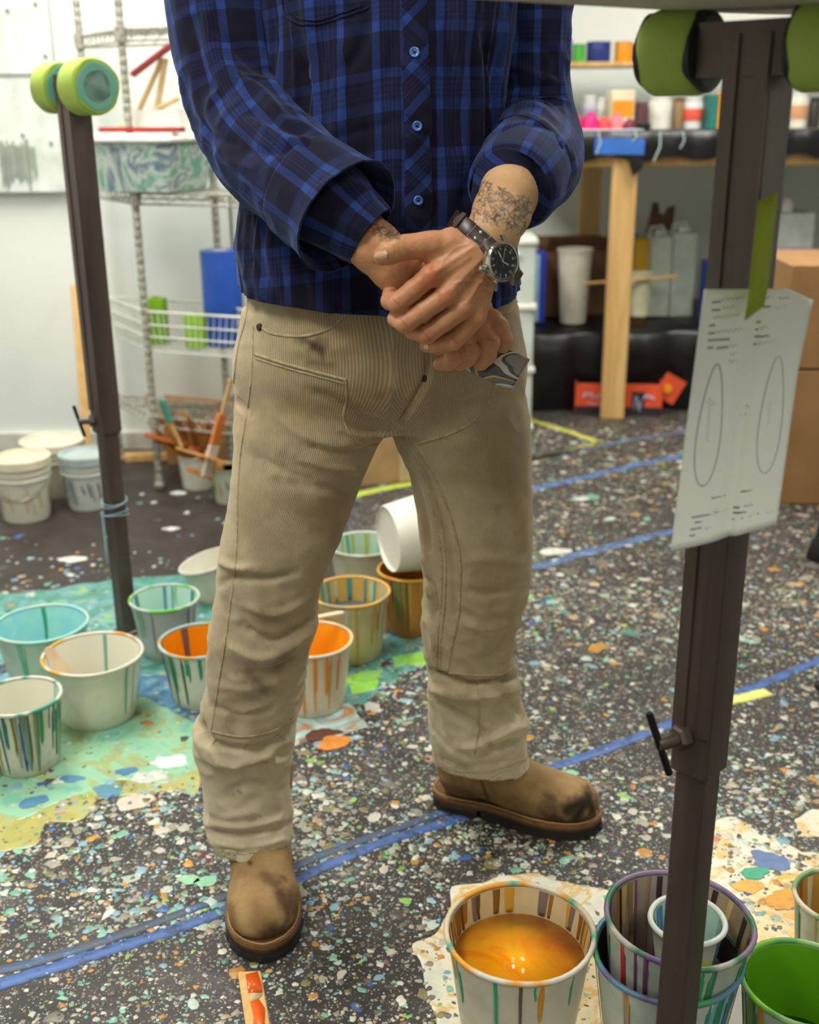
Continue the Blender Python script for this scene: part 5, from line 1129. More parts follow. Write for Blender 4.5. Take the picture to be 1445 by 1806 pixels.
# ================================================================== THE PERSON
PER = thing('person', 'person in a dark blue plaid shirt and tan corduroy trousers, hands clasped in front', 'person', (-.03, 1.5, 0))
def unpuv(t): return t.n('ShaderNodeSeparateXYZ', {'Vector': t.attr('puv').outputs['Vector']})
def plaid_mat(name, rot=0.0, k=1.0):
    t = NT(name); v = t.attr('puv').outputs['Vector']
    if rot: v = t.mapping(v, (1, 1, 1), (0, 0, rot))
    wob = t.n('ShaderNodeVectorMath', {0: v, 1: t.n('ShaderNodeVectorMath', {0: t.n('ShaderNodeTexNoise', {'Scale': 30.0, 'Vector': v}).outputs[1], 1: (.0025, .0025, 0)}, operation='MULTIPLY').outputs[0]}, operation='ADD').outputs[0]
    x = t.n('ShaderNodeSeparateXYZ', {'Vector': wob}); g = lambda a: (a, a, a, 1)
    stops = [(0, g(.95)), (.125, g(.16)), (.17, g(.5)), (.19, g(.14)), (.225, g(.46)), (.245, g(.16)), (.285, g(.55)), (.31, g(.14)), (.35, g(.5)), (.37, g(.16)), (.43, g(.95)), (.555, g(.0)), (.78, g(.05)), (.79, g(.0))]
    f = []
    for i, p in ((0, .0745), (1, .088)):
        q = t.math('FRACT', t.math('DIVIDE', x.outputs[i], p)); r = t.ramp(q, stops if i == 0 else [(a_, g(v_)) for a_, v_ in ((0, .85), (.13, .42), (.16, .2), (.19, .5), (.22, .2), (.25, .42), (.29, .18), (.32, .46), (.36, .2), (.41, .85), (.53, .0), (.8, .04), (.81, 0))], 'CONSTANT'); f.append(r)
    tw = t.math('SINE', t.math('MULTIPLY', t.math('ADD', x.outputs[0], x.outputs[1]), 2 * math.pi / .0021))
    a = t.math('MULTIPLY', f[0], t.math('MULTIPLY_ADD', tw, .12, .50)); b = t.math('MULTIPLY', f[1], t.math('MULTIPLY_ADD', tw, -.10, .34))
    s = t.math('ADD', a, b); hn = t.noise(900, 2, v); hn2 = t.noise(60, 4, v, .7)
    s = t.math('MULTIPLY', s, t.math('MULTIPLY_ADD', hn, .7, .62)); s = t.math('MULTIPLY', s, t.math('MULTIPLY_ADD', hn2, .5, .75))
    c = t.ramp(s, [(0, s2l((21, 17, 30))), (.2, s2l((24, 25, 47))), (.48, s2l((30, 41, 84))), (.8, s2l((40, 62, 124))), (1, s2l((56, 84, 152)))])
    lint = t.n('ShaderNodeTexVoronoi', {'Vector': v, 'Scale': 160.0}); c = t.mix(t.math('MULTIPLY', t.math('LESS_THAN', lint.outputs['Distance'], .035), .5), c, s2l((110, 120, 160)))
    m = t.out(c, .92, bump=t.math('ADD', t.math('MULTIPLY', tw, .3), hn), bstr=.25, bdist=.0006, spec=.12)
    t.b.inputs['Sheen Weight'].default_value = .25; t.b.inputs['Sheen Roughness'].default_value = .5; t.b.inputs['Sheen Tint'].default_value = (.35, .45, .9, 1)
    return m
PLAID = plaid_mat('plaid_flannel'); BIAS = plaid_mat('plaid_flannel_bias', math.radians(45)); 
t = NT('corduroy_cloth'); x = unpuv(t); co = t.coord(); base = t.attr('Col').outputs[0]
sw_ = t.math('SINE', t.math('MULTIPLY', x.outputs[0], 2 * math.pi / .0026)); wl = t.math('MULTIPLY_ADD', sw_, .5, .5)
wmask = t.ramp(t.noise(7, 3, co), [(.3, .55), (.6, 1.0)])
dk = t.mix(t.math('MULTIPLY', t.math('SUBTRACT', 1.0, wl), t.math('MULTIPLY', wmask, .55)), base, (.15, .105, .06, 1))
dk = t.mix(.6, dk, t.ramp(t.noise(26, 5, co, .65), [(.28, .66), (.66, 1.0)]), 'MULTIPLY')
CORD = t.out(dk, .9, bump=t.math('ADD', wl, t.noise(500, 2, co)), bstr=.5, bdist=.0008, spec=.15); t.b.inputs['Sheen Weight'].default_value = .3; t.b.inputs['Sheen Tint'].default_value = (1, .92, .75, 1)
t = NT('seam_cloth'); co = t.coord(); SEAM = t.out(t.ramp(t.noise(120, 3, co), [(.3, s2l((150, 132, 102))), (.7, s2l((186, 168, 134)))]), .9, bump=t.noise(400, 2, co), bstr=.5, bdist=.001, spec=.1)
# ------------------------------------------------------------------ trousers
LROW = [(600, 417, 668, 1.5), (700, 408, 680, 1.5), (760, 413, 682, 1.495), (785, 414, 666, 1.49), (843, 408, 640, 1.48), (900, 402, 619, 1.475), (950, 390, 602, 1.47), (1000, 384, 580, 1.465), (1043, 381, 564, 1.46), (1065, 378, 560, 1.46), (1116, 371, 560, 1.46), (1159, 368, 546, 1.465), (1215, 367, 535, 1.47), (1262, 354, 524, 1.475), (1284, 344, 522, 1.475), (1328, 347, 514, 1.48), (1365, 357, 512, 1.485), (1406, 361, 512, 1.485), (1430, 362, 514, 1.482), (1457, 372, 513, 1.474), (1478, 385, 511, 1.472), (1530, 395, 509, 1.472)]
RROW = [(600, 670, 924, 1.5), (700, 682, 934, 1.505), (757, 690, 936, 1.51), (785, 700, 937, 1.513), (826, 719, 938, 1.518), (900, 736, 939, 1.525), (970, 744, 939, 1.53), (1043, 749, 932, 1.54), (1090, 746, 917, 1.545), (1146, 749, 901, 1.555), (1165, 752, 909, 1.56), (1193, 756, 913, 1.565), (1236, 758, 912, 1.575), (1275, 761, 930, 1.585), (1300, 763, 926, 1.59), (1323, 766, 927, 1.6), (1350, 771, 932, 1.61), (1390, 778, 926, 1.62)]
PROW = [(380, 452, 890, 1.505, .095), (470, 440, 902, 1.505, .102), (505, 441, 908, 1.505, .106), (556, 431, 913, 1.5, .11), (607, 418, 919, 1.5, .115), (660, 410, 930, 1.5, .117), (723, 410, 935, 1.5, .112), (770, 414, 936, 1.5, .10)]
def rows(R, kr):
    out = []
    for r in R:
        y, xl, xr, Y = r[:4]; p = P((xl + xr) / 2, y, Y); rx = mpx(p, xr - xl) / 2; out.append((p[2], p[0], Y, rx, r[4] if len(r) > 4 else rx * kr(p[2])))
    return np.array(sorted(out))
LT = rows(LROW, lambda z: .94 + .35 * max(0, (.2 - z) / .2)); LT[:, 4] = np.where(LT[:, 0] < .2, LT[:, 4] + (.076 - LT[:, 4]) * np.clip((.2 - LT[:, 0]) / .09, 0, 1), LT[:, 4]); RT = rows(RROW, lambda z: .94); PT = rows(PROW, lambda z: .5)
tr = Field((-.36, 1.32, .02), (.24, 1.74, 1.0), .0027)
X, Y = tr.ax[0][:, None], tr.ax[1][None, :]
zc = float(P(700, 748, 1.42)[2])
def slices(T, lo, hi, k, grow=None, n=2.0, hem=None):
    for iz, z in enumerate(tr.ax[2]):
        if z < lo or z > hi: continue
        cx_, cy_, rx, ry = [np.interp(z, T[:, 0], T[:, i]) for i in (1, 2, 3, 4)]
        if grow: g = grow(z); rx, ry = rx * g, ry * g
        d = ((np.abs((X - cx_) / rx) ** n + np.abs((Y - cy_) / ry) ** n) ** (1 / n) - 1) * min(rx, ry)
        if hem is not None:
            zh = hem(X, Y); inner = ((np.abs((X - cx_) / (rx * .95)) ** n + np.abs((Y - cy_) / (ry * .95)) ** n) ** (1 / n) - 1) * min(rx, ry)
            d = np.maximum(d, zh - z)
            if z < .20: d = np.where(z < zh + .02, np.maximum(d, -inner), d)
        tr.F[:, :, iz] = smin(tr.F[:, :, iz], d, k if (k < .01 or z < zc - .03) else k + .006 * min(1, (z - zc + .03) / .05))
slices(PT, zc - .02, 1.0, .004, n=2.3, grow=lambda z: 1 - .35 * max(0, min(1, (zc + .085 - z) / .095)) ** 2)
slices(LT, 0, zc + .14, .014, grow=lambda z: (1 - .06 * min(1, max(0, (z - zc + .02) / .04))) * (1 if z < zc + .06 else 1 - (z - zc - .06) * 2.2), n=2.15, hem=lambda x, y: .086 - .28 * (y - 1.395))
slices(RT, 0, zc + .14, .014, grow=lambda z: (1 - .06 * min(1, max(0, (z - zc + .02) / .04))) * (1 if z < zc + .06 else 1 - (z - zc - .06) * 2.2), n=2.15, hem=lambda x, y: .131 - .3 * (y - 1.55) - .1 * (x - .13))
V, Q = tr.mesh()
def legpar(V):
    left = V[:, 0] < np.interp(V[:, 2], [.4, zc, 1.0], [(LT[-1][1] + RT[-1][1]) / 2 - .02, P(690, 770, 1.5)[0], P(715, 560, 1.4)[0]])
    par = []
    for T in (LT, RT): par.append(np.stack([np.interp(V[:, 2], T[:, 0], T[:, i]) for i in (1, 2, 3)], -1))
    c = np.where(left[:, None], par[0], par[1]); return left, c
lf, c = legpar(V); phi = np.arctan2(V[:, 0] - c[:, 0], -(V[:, 1] - c[:, 1]))
puv = np.stack([phi * .095, V[:, 2]], -1)
N0 = vnormals(V, Q)
q = np.stack([phi * 3.1 + 9 * lf, V[:, 1] * 3, V[:, 2] * 14], -1); w1 = vnoise(q + np.stack([V[:, 2] * 9, 0 * phi, phi], -1)); w2 = vnoise(np.stack([V[:, 0] * 40 + V[:, 2] * 22, V[:, 1] * 20, V[:, 2] * 34 - V[:, 0] * 14], -1)); w3 = vnoise(V * 90)
lowk = np.clip((.62 - V[:, 2]) / .3, .25, 1)
V = V + N0 * ((w1 * .0055 + (1 - np.abs(w2) * 2) * .0028 + w3 * .0007) * lowk)[:, None]
FOLDS = [
 ([(690, 748), (640, 735), (590, 705), (545, 690)], 9, -.003), ([(695, 765), (640, 770), (590, 752)], 8, .0025), ([(660, 790), (600, 800), (540, 785)], 9, -.003), ([(640, 830), (585, 825), (520, 805)], 10, .003),
 ([(620, 870), (560, 860), (500, 850)], 10, -.0025), ([(470, 720), (520, 760), (580, 790)], 10, .002), ([(405, 700), (425, 715), (440, 730)], 9, -.004), ([(445, 800), (500, 830), (560, 850)], 9, -.002),
 ([(384, 985), (410, 1000), (450, 1003)], 9, .005), ([(385, 1030), (420, 1018), (470, 1022), (520, 1010)], 8, -.0045), ([(420, 1060), (470, 1082), (510, 1075), (558, 1045)], 9, .0035), ([(430, 1105), (480, 1130), (530, 1105), (558, 1085)], 8, -.0045),
 ([(400, 1135), (450, 1160), (500, 1150), (555, 1110)], 9, .004), ([(440, 1185), (490, 1180), (540, 1150)], 8, -.004), ([(385, 1210), (440, 1215), (500, 1200)], 9, .0025), ([(375, 1245), (430, 1262), (490, 1245)], 7, -.002),
 ([(350, 1268), (362, 1300), (395, 1318), (450, 1322), (500, 1300), (520, 1272)], 8, -.009), ([(344, 1290), (370, 1335), (420, 1350), (470, 1335), (505, 1345)], 10, .006), ([(430, 1352), (470, 1342), (512, 1318)], 6, -.006), ([(400, 1400), (440, 1382), (480, 1390)], 10, -.003),
 ([(362, 1420), (400, 1440), (450, 1428)], 10, .003), ([(366, 1466), (420, 1474), (470, 1466), (514, 1452)], 6, -.006), ([(370, 1452), (430, 1458), (500, 1442)], 7, .004), ([(380, 1486), (440, 1494), (508, 1478)], 6, .003),
 ([(700, 800), (735, 860), (752, 920), (757, 980)], 7, -.003), ([(745, 975), (752, 1010), (760, 1060)], 8, .005), ([(744, 1010), (765, 1040), (770, 1090)], 6, -.005), ([(745, 1085), (762, 1110), (768, 1150)], 7, .004),
 ([(815, 990), (870, 985), (935, 1000)], 12, .0025), ([(815, 1040), (860, 1048), (930, 1035)], 10, -.0025), ([(810, 1090), (850, 1110), (905, 1100)], 10, .003), ([(895, 1120), (870, 1150), (840, 1165)], 8, -.003),
 ([(760, 1185), (800, 1198), (850, 1206), (912, 1192)], 6, -.010), ([(757, 1212), (800, 1222), (860, 1226), (913, 1212)], 9, .007), ([(775, 1240), (815, 1262), (850, 1290), (870, 1325)], 8, -.006), ([(880, 1215), (905, 1240), (930, 1270)], 8, -.005),
 ([(930, 1278), (890, 1290), (850, 1312), (810, 1315)], 8, .007), ([(925, 1300), (880, 1318), (840, 1335)], 6, -.006), ([(768, 1300), (800, 1330), (830, 1345)], 7, .003), ([(772, 1338), (830, 1352), (930, 1330)], 6, -.003),
 ([(755, 620), (750, 665), (728, 705), (705, 745)], 5, -.0035), ([(765, 625), (762, 670), (740, 712), (712, 750)], 7, .0025), ([(690, 600), (700, 660), (690, 720)], 14, .003), ([(640, 600), (560, 620), (500, 610)], 16, .002)]
V = sculpt(V, Q, [(a, b * .85, c * 1.5) for a, b, c in FOLDS])
N1 = vnormals(V, Q)
C = np.tile(np.array(s2l((196, 179, 147))[:3]), (len(V), 1))
pl = np.clip((.30 - V[:, 2]) / .06, 0, 1)[:, None]; C = C * (1 - pl) + np.array(s2l((208, 194, 164))[:3]) * pl
mk2 = np.clip(vnoise(V * 9) * 1.6 + .1, 0, 1)[:, None] * .45 * np.clip((V[:, 2:3] - .3) * 6, 0, 1); C = C * (1 - mk2) + np.array(s2l((160, 128, 86))[:3]) * mk2
DIRT = [([(520, 700), (540, 720)], 26, (190, 156, 100), .4), ([(560, 610), (600, 635)], 16, (170, 136, 84), .35),
        ([(480, 1180), (500, 1160)], 14, (110, 88, 66), .35), ([(440, 1185), (470, 1210)], 12, (110, 90, 70), .35), ([(400, 1050), (430, 1060)], 10, (130, 106, 80), .4), ([(440, 870), (470, 960)], 30, (160, 130, 90), .35), ([(600, 880), (590, 950)], 20, (150, 118, 84), .35),
        ([(880, 760), (900, 850)], 40, (160, 124, 84), .4), ([(860, 980), (880, 1100)], 34, (150, 116, 80), .35), ([(905, 870), (925, 960)], 16, (176, 140, 92), .35), ([(770, 700), (800, 730)], 20, (160, 130, 90), .3), ([(420, 1395), (425, 1398)], 2.5, (90, 74, 60), .6), ([(412, 1402)], 2.2, (90, 74, 60), .6), ([(470, 1345)], 2.5, (90, 74, 60), .6), ([(620, 700), (640, 760)], 20, (156, 128, 92), .4),
        ([(740, 800), (790, 960), (800, 1080)], 6, (140, 114, 82), .4), ([(420, 700), (418, 900), (400, 1100)], 5, (190, 174, 142), .35), ([(545, 640), (585, 644)], 8, (96, 76, 48), .6), ([(532, 598), (556, 606)], 7, (70, 60, 50), .7), ([(552, 610), (566, 616)], 10, (30, 26, 24), .95), ([(490, 1175), (505, 1158)], 12, (92, 74, 56), .6), ([(440, 1190), (462, 1212)], 10, (96, 76, 56), .55), ([(500, 880), (560, 900)], 22, (150, 120, 82), .5), ([(460, 1090), (500, 1100)], 18, (150, 122, 90), .5), ([(640, 690), (690, 700)], 18, (140, 112, 78), .5)]
C = tint(V, N1, C, DIRT)
TRO = mk('trousers', V, Q, CORD, PER, cols=C, uv=puv, label='tan corduroy work trousers with double front panels and faded stains')
TB = bvh_of(V, Q)
def seam(name, pts, w, parent, bvh, mat, h=.0013, lift=0.0, label=None, uvo=None):
    r = ribbon(bvh, pts, w, h, lift=lift)
    if r is None: return None
    uv = np.array(r[2], float)
    if uvo: uv = uv + np.array(uvo)
    return mk(name, r[0], r[1], mat, parent, uv=uv, label=label)
for pts, w in [([(447, 575), (445, 640), (440, 700), (426, 790), (420, 860), (419, 930), (415, 1000), (405, 1080), (395, 1150), (385, 1210), (373, 1288)], 3.5),
               ([(457, 574), (480, 588), (530, 593), (575, 582), (600, 563), (612, 550)], 6), ([(450, 625), (500, 641), (560, 657), (610, 670)], 6), ([(451, 632), (500, 648), (560, 664), (606, 676)], 2.5),
               ([(610, 670), (612, 700), (606, 735), (618, 765), (640, 784), (666, 784)], 5), ([(753, 622), (753, 650), (742, 688), (722, 720), (707, 742)], 5),
               ([(733, 783), (790, 767), (830, 746), (858, 716), (876, 680), (890, 655)], 5), ([(733, 783), (752, 812), (772, 852), (792, 902), (806, 952), (812, 1000), (809, 1080), (797, 1140), (789, 1186)], 5),
               ([(706, 762), (735, 812), (757, 870), (771, 930), (779, 990), (778, 1070), (771, 1130), (771, 1185)], 4), ([(712, 760), (744, 812), (766, 870), (780, 930), (787, 990), (785, 1070), (778, 1130), (777, 1185)], 2.5),
               ([(868, 532), (880, 552), (900, 550), (912, 532)], 4), ([(789, 1186), (840, 1191), (885, 1189), (906, 1176)], 4), ([(373, 1290), (430, 1300), (485, 1288), (520, 1266)], 5),
               ([(442, 505), (434, 560), (420, 615), (412, 680)], 3), ([(384, 1500), (430, 1506), (506, 1493)], 2.5), ([(776, 1352), (828, 1362), (890, 1354), (930, 1336)], 2.5), ([(838, 1200), (845, 1260), (838, 1330)], 3)]:
    seam('stitched_seam', pts, w, TRO, TB, SEAM)
BRASS = plain('dark_copper_rivet', (74, 56, 44), .35, .7)
for x_, y_ in ((458, 577), (748, 667)):
    p_, n_ = hit(TB, x_, y_)
    if p_ is not None: MB().lathe([(0, .0022), (.0022, .002), (.0036, .0026), (.0046, .0016), (.005, -.001)], 20, p_, frame(n_, (0, 0, 1)), cap=False).build('rivet', BRASS, TRO, smooth=True)
# ------------------------------------------------------------------ boots
t = NT('suede_leather'); co = t.coord(); n = t.noise(60, 5, co, .7)
SUEDE = t.out(t.mix(.7, t.attr('Col').outputs[0], t.ramp(n, [(.3, .66), (.65, 1.0)]), 'MULTIPLY'), .85, bump=t.noise(350, 3, co), bstr=.35, bdist=.0008, spec=.2)
bf = Field((-.02, -.07, .02), (.31, .07, .26), .0028); L_ = .285
bf.cap((.05, 0, .065), (.058, 0, .24), .043, .056, .01); bf.cap((.082, 0, .09), (.072, 0, .25), .044, .050, .02); bf.cap((.06, 0, .07), (.125, 0, .066), .042, .042, .02)
bf.cap((.11, 0, .076), (.175, 0, .054), .042, .038, .02); bf.cap((.15, .0, .05), (.205, 0, .046), .040, .040, .02)
bf.ell((.225, 0, .048), (.057, .049, .036), k=.012); bf.ell((.195, 0, .045), (.07, .050, .03), k=.012)
sl = bf.ax[2]; bf.F = np.maximum(bf.F, (.0285 - sl)[None, None, :])
BV, BQ = bf.mesh()
BN = vnormals(BV, BQ); BV = BV + BN * ((vnoise(BV * 26) * .0016 + vnoise(BV * 60) * .0006))[:, None]
half = [(0, .0), (.004, .018), (.016, .029), (.035, .0345), (.07, .0355), (.105, .036), (.14, .042), (.175, .050), (.205, .0525), (.235, .049), (.258, .040), (.275, .025), (.284, .008), (.2855, 0)]
def outline(grow=0.0, x0=None, x1=None, lug=0.0):
    hp = crom(half, 60); pts = [(x, y) for x, y in hp] + [(x, -y) for x, y in hp[::-1][1:-1]]; pts = np.array(pts)
    c = np.array([.142, 0]); tx = np.roll(pts, -1, 0) - np.roll(pts, 1, 0); l = np.hypot(tx[:, 0], tx[:, 1])[:, None] + 1e-9; nn = np.column_stack([-tx[:, 1], tx[:, 0]]) / l
    g = grow + (lug * (np.arange(len(pts)) // 2 % 2))[:, None] if lug else grow
    out = pts + nn * g
    if x0 is not None: out = out[out[:, 0] >= x0]
    if x1 is not None: out = out[out[:, 0] <= x1]
    return out[::-1]
def boot(loc, yaw, label, marks, mirror):
    M = Rz(yaw); tf = lambda V_: (np.asarray(V_, float) @ M.T) + np.array([loc[0], loc[1], 0])
    V = tf(BV); N = vnormals(V, BQ); C = np.tile(np.array(s2l((158, 128, 88))[:3]), (len(V), 1)); mo = np.clip(vnoise(V * 30) * 1.4, 0, 1)[:, None] * .3; C = C * (1 - mo) + np.array(s2l((104, 78, 50))[:3]) * mo; C = tint(V, N, C, [(a, b * 1.15, c, min(1, d * 1.6)) for a, b, c, d in marks])
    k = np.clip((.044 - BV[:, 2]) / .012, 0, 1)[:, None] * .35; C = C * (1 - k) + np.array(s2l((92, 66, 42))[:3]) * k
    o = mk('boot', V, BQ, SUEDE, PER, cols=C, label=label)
    def pr(name, parts, mat):
        mb = MB()
        for poly, z0, z1 in parts: mb.prism([tuple(p) for p in poly], z0, z1)
        mk(name, tf(mb.v), mb.f, mat, o, auto=40)
    pr('welt', [(outline(.0035), .0225, .029)], plain('tan_welt', (116, 80, 48), .6, var=.2, vs=60))
    pr('midsole', [(outline(.002), .017, .0227)], plain('brown_midsole', (84, 56, 38), .6, var=.2, vs=60))
    rub = plain('black_lug_rubber', (34, 30, 28), .6)
    pr('outsole', [(outline(.003, x0=.098, lug=.0015), 0, .011), (outline(.0025, x0=.09), .0105, .0172)], rub)
    pr('heel', [(outline(.002, x1=.088), .0, .010)], rub); pr('heel_stack', [(outline(.001, x1=.086), .0095, .0172)], plain('brown_heel_stack', (74, 50, 36), .6, var=.3, vs=80))
    mb = MB(); hp = outline(-.0005)[::2]
    mb.tube([(x, y, .030 + .0006 * (i % 2)) for i, (x, y) in enumerate(hp)], .0011, 6, closed=True); mk('welt_stitching', tf(mb.v), mb.f, plain('pale_thread', (176, 146, 104), .8), o)
    mb = MB(); mb.tube([(.072, s * .0, 0) for s in (1,)] * 2, .001, 4) if 0 else None
    return o
tl = G(468, 1696); dirl = np.array([.13, -.99]); dirl /= np.linalg.norm(dirl); hl = tl[:2] - dirl * .285
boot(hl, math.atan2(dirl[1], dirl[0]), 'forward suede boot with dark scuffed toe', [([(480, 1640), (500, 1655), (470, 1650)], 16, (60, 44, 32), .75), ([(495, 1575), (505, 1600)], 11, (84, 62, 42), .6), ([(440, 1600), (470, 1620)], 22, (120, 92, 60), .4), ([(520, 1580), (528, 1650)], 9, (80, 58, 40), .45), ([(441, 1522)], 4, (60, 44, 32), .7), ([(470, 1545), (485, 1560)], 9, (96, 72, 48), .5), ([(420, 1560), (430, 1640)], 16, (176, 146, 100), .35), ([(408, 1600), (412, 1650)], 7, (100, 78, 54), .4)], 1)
tr_ = G(1057, 1462); dirr = np.array([.945, -.33]); dirr /= np.linalg.norm(dirr); hr = tr_[:2] - dirr * .285
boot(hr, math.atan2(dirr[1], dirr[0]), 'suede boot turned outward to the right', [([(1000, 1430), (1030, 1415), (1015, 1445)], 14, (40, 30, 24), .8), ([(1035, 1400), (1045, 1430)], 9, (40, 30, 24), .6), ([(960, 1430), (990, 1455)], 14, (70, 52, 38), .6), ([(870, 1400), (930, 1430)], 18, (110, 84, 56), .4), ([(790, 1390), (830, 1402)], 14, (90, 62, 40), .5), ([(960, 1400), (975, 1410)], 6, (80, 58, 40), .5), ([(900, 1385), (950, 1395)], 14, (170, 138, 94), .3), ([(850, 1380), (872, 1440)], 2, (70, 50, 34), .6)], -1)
# ------------------------------------------------------------------ shirt
TROW = [(-330, 560, 800, 1.51, .075), (-280, 470, 890, 1.51, .10), (-200, 440, 925, 1.51, .112), (-100, 446, 915, 1.505, .118), (0, 462, 905, 1.5, .120), (80, 466, 895, 1.5, .122), (160, 462, 888, 1.5, .123), (250, 450, 886, 1.5, .124), (340, 434, 892, 1.5, .124), (430, 420, 908, 1.5, .124), (500, 428, 914, 1.5, .125), (560, 430, 914, 1.5, .126)]
TT = rows([r for r in TROW], lambda z: .5)
nphi, nz = 300, 260; V = []; UV = []
ztop = TT[-1, 0]
for j in range(nz + 1):
    for i in range(nphi):
        w = 2 * math.pi * i / nphi; fr = max(0, -math.sin(w)); cs = math.cos(w)
        zh = .888 + .020 * (1 - fr ** .8) + (.006 * math.sin(w * 2) if fr > 0 else -.03 * min(1, -fr + math.sin(w)))
        V.append((w, zh + (ztop - zh) * j / nz, 0))
V = np.array(V); w, z = V[:, 0], V[:, 1]; ph = -w; c_, s_ = np.cos(w), np.sin(w)
cx_, cy_, rx, ry = [np.interp(z, TT[:, 0], TT[:, i]) for i in (1, 2, 3, 4)]; n = 2.3
rad = (np.abs(c_) ** n + np.abs(s_) ** n) ** (-1 / n)
puv = np.stack([np.where(s_ < 0, cx_ + rx * rad * c_ * 1.02, cx_ - rx * rad * c_), z], -1)
dk_ = vnoise(np.stack([c_ * 3.5, s_ * 3.5, z * 9], -1)) * .006 + (1 - 2 * np.abs(vnoise(np.stack([c_ * 9 + z * 7, s_ * 9, z * 5], -1)))) * .0032 + (1 - 2 * np.abs(vnoise(np.stack([c_ * 16, s_ * 16, z * 26 + c_ * 5], -1)))) * .0015
V = np.stack([cx_ + (rx * rad + dk_) * c_, cy_ + (ry * rad + dk_) * s_, z], -1)
Q = np.array([(j * nphi + i, j * nphi + (i + 1) % nphi, (j + 1) * nphi + (i + 1) % nphi, (j + 1) * nphi + i) for j in range(nz) for i in range(nphi)])
TF = [([(800, 20), (812, 110), (820, 200), (814, 300)], 9, .006), ([(785, 40), (795, 150), (800, 260)], 8, -.003), ([(530, 90), (540, 160), (530, 230)], 18, -.012), ([(600, 60), (598, 180), (590, 260)], 14, .005), ([(860, 60), (868, 180), (860, 300)], 12, -.010), ([(845, 80), (850, 200), (846, 320)], 9, .005),
      ([(560, 250), (640, 230), (700, 215)], 9, -.002), ([(480, 440), (560, 500), (640, 520)], 14, .003), ([(430, 430), (470, 500)], 9, -.004), ([(680, 300), (690, 400), (680, 480)], 12, -.003), ([(820, 330), (800, 380), (790, 420)], 10, -.003), ([(650, 20), (640, 80), (600, 130)], 10, -.003)]
V = sculpt(V, Q, TF); PU = puv
puv = PU + np.stack([vnoise(np.stack([V[:, 0] * 8, V[:, 2] * 8, 0 * z], -1)) * .004, vnoise(np.stack([V[:, 0] * 7, V[:, 2] * 7, 0 * z + 9], -1)) * .006 - (V[:, 0] + .02) * .16 * (V[:, 0] < -.02)], -1)
SH = mk('shirt', V, Q, PLAID, PER, uv=puv - np.array([float(P(548, 200, 1.38)[0]), float(P(548, 200, 1.38)[2])]), label='dark navy flannel shirt with bright blue plaid')
sol = SH.modifiers.new('cloth', 'SOLIDIFY'); sol.thickness = .0015; sol.offset = -1
SB = bvh_of(V, Q)
seam('hem', [(440, 508), (470, 534), (510, 546), (560, 553), (620, 548), (680, 545)], 3, SH, SB, PLAID, .001, uvo=(.047, .05))
seam('placket', [(728, -60), (731, 60), (734, 150), (737, 222), (738, 300), (738, 380), (737, 450), (735, 545)], 50, SH, SB, BIAS, .0028, lift=.0015, label='button placket cut on the bias')
for pts, w in (([(497, -30), (500, 14), (512, 34), (532, 43), (560, 43), (600, 32), (650, 14)], 3.5), ([(503, -30), (507, 12), (520, 28), (540, 36), (570, 34), (640, 10)], 2)): seam('pocket_edge', pts, w, SH, SB, PLAID, .0016, uvo=(.047, .05))
t = NT('blue_pearl_button'); co = t.coord(); BTN = t.out(t.ramp(t.noise(120, 3, co), [(.3, s2l((40, 70, 140))), (.7, s2l((90, 130, 206)))]), .2, spec=.7)
for i, (x_, y_) in enumerate(((731, 93), (736, 222), (737, 353))):
    p_, n_ = hit(SB, x_, y_); R = frame(n_, (0, 0, 1)); p_ = p_ + n_ * .004
    mb = MB(); mb.lathe([(.0012, .001), (.0028, .0006), (.0036, .0016), (.0052, .0022), (.0058, .0012), (.0056, -.001), (.002, -.003)], 28, p_, R, cap=False); b_ = mb.build('button', BTN, SH, smooth=True)
    mb = MB(); [mb.tube([p_ + R @ (a, -.0018, .0012), p_ + R @ (a, .0018, .0012)], .0005, 5) for a in (-.0012, .0012)]; mk('button_thread', mb.v, mb.f, plain('navy_thread', (24, 26, 50), .8), SH)
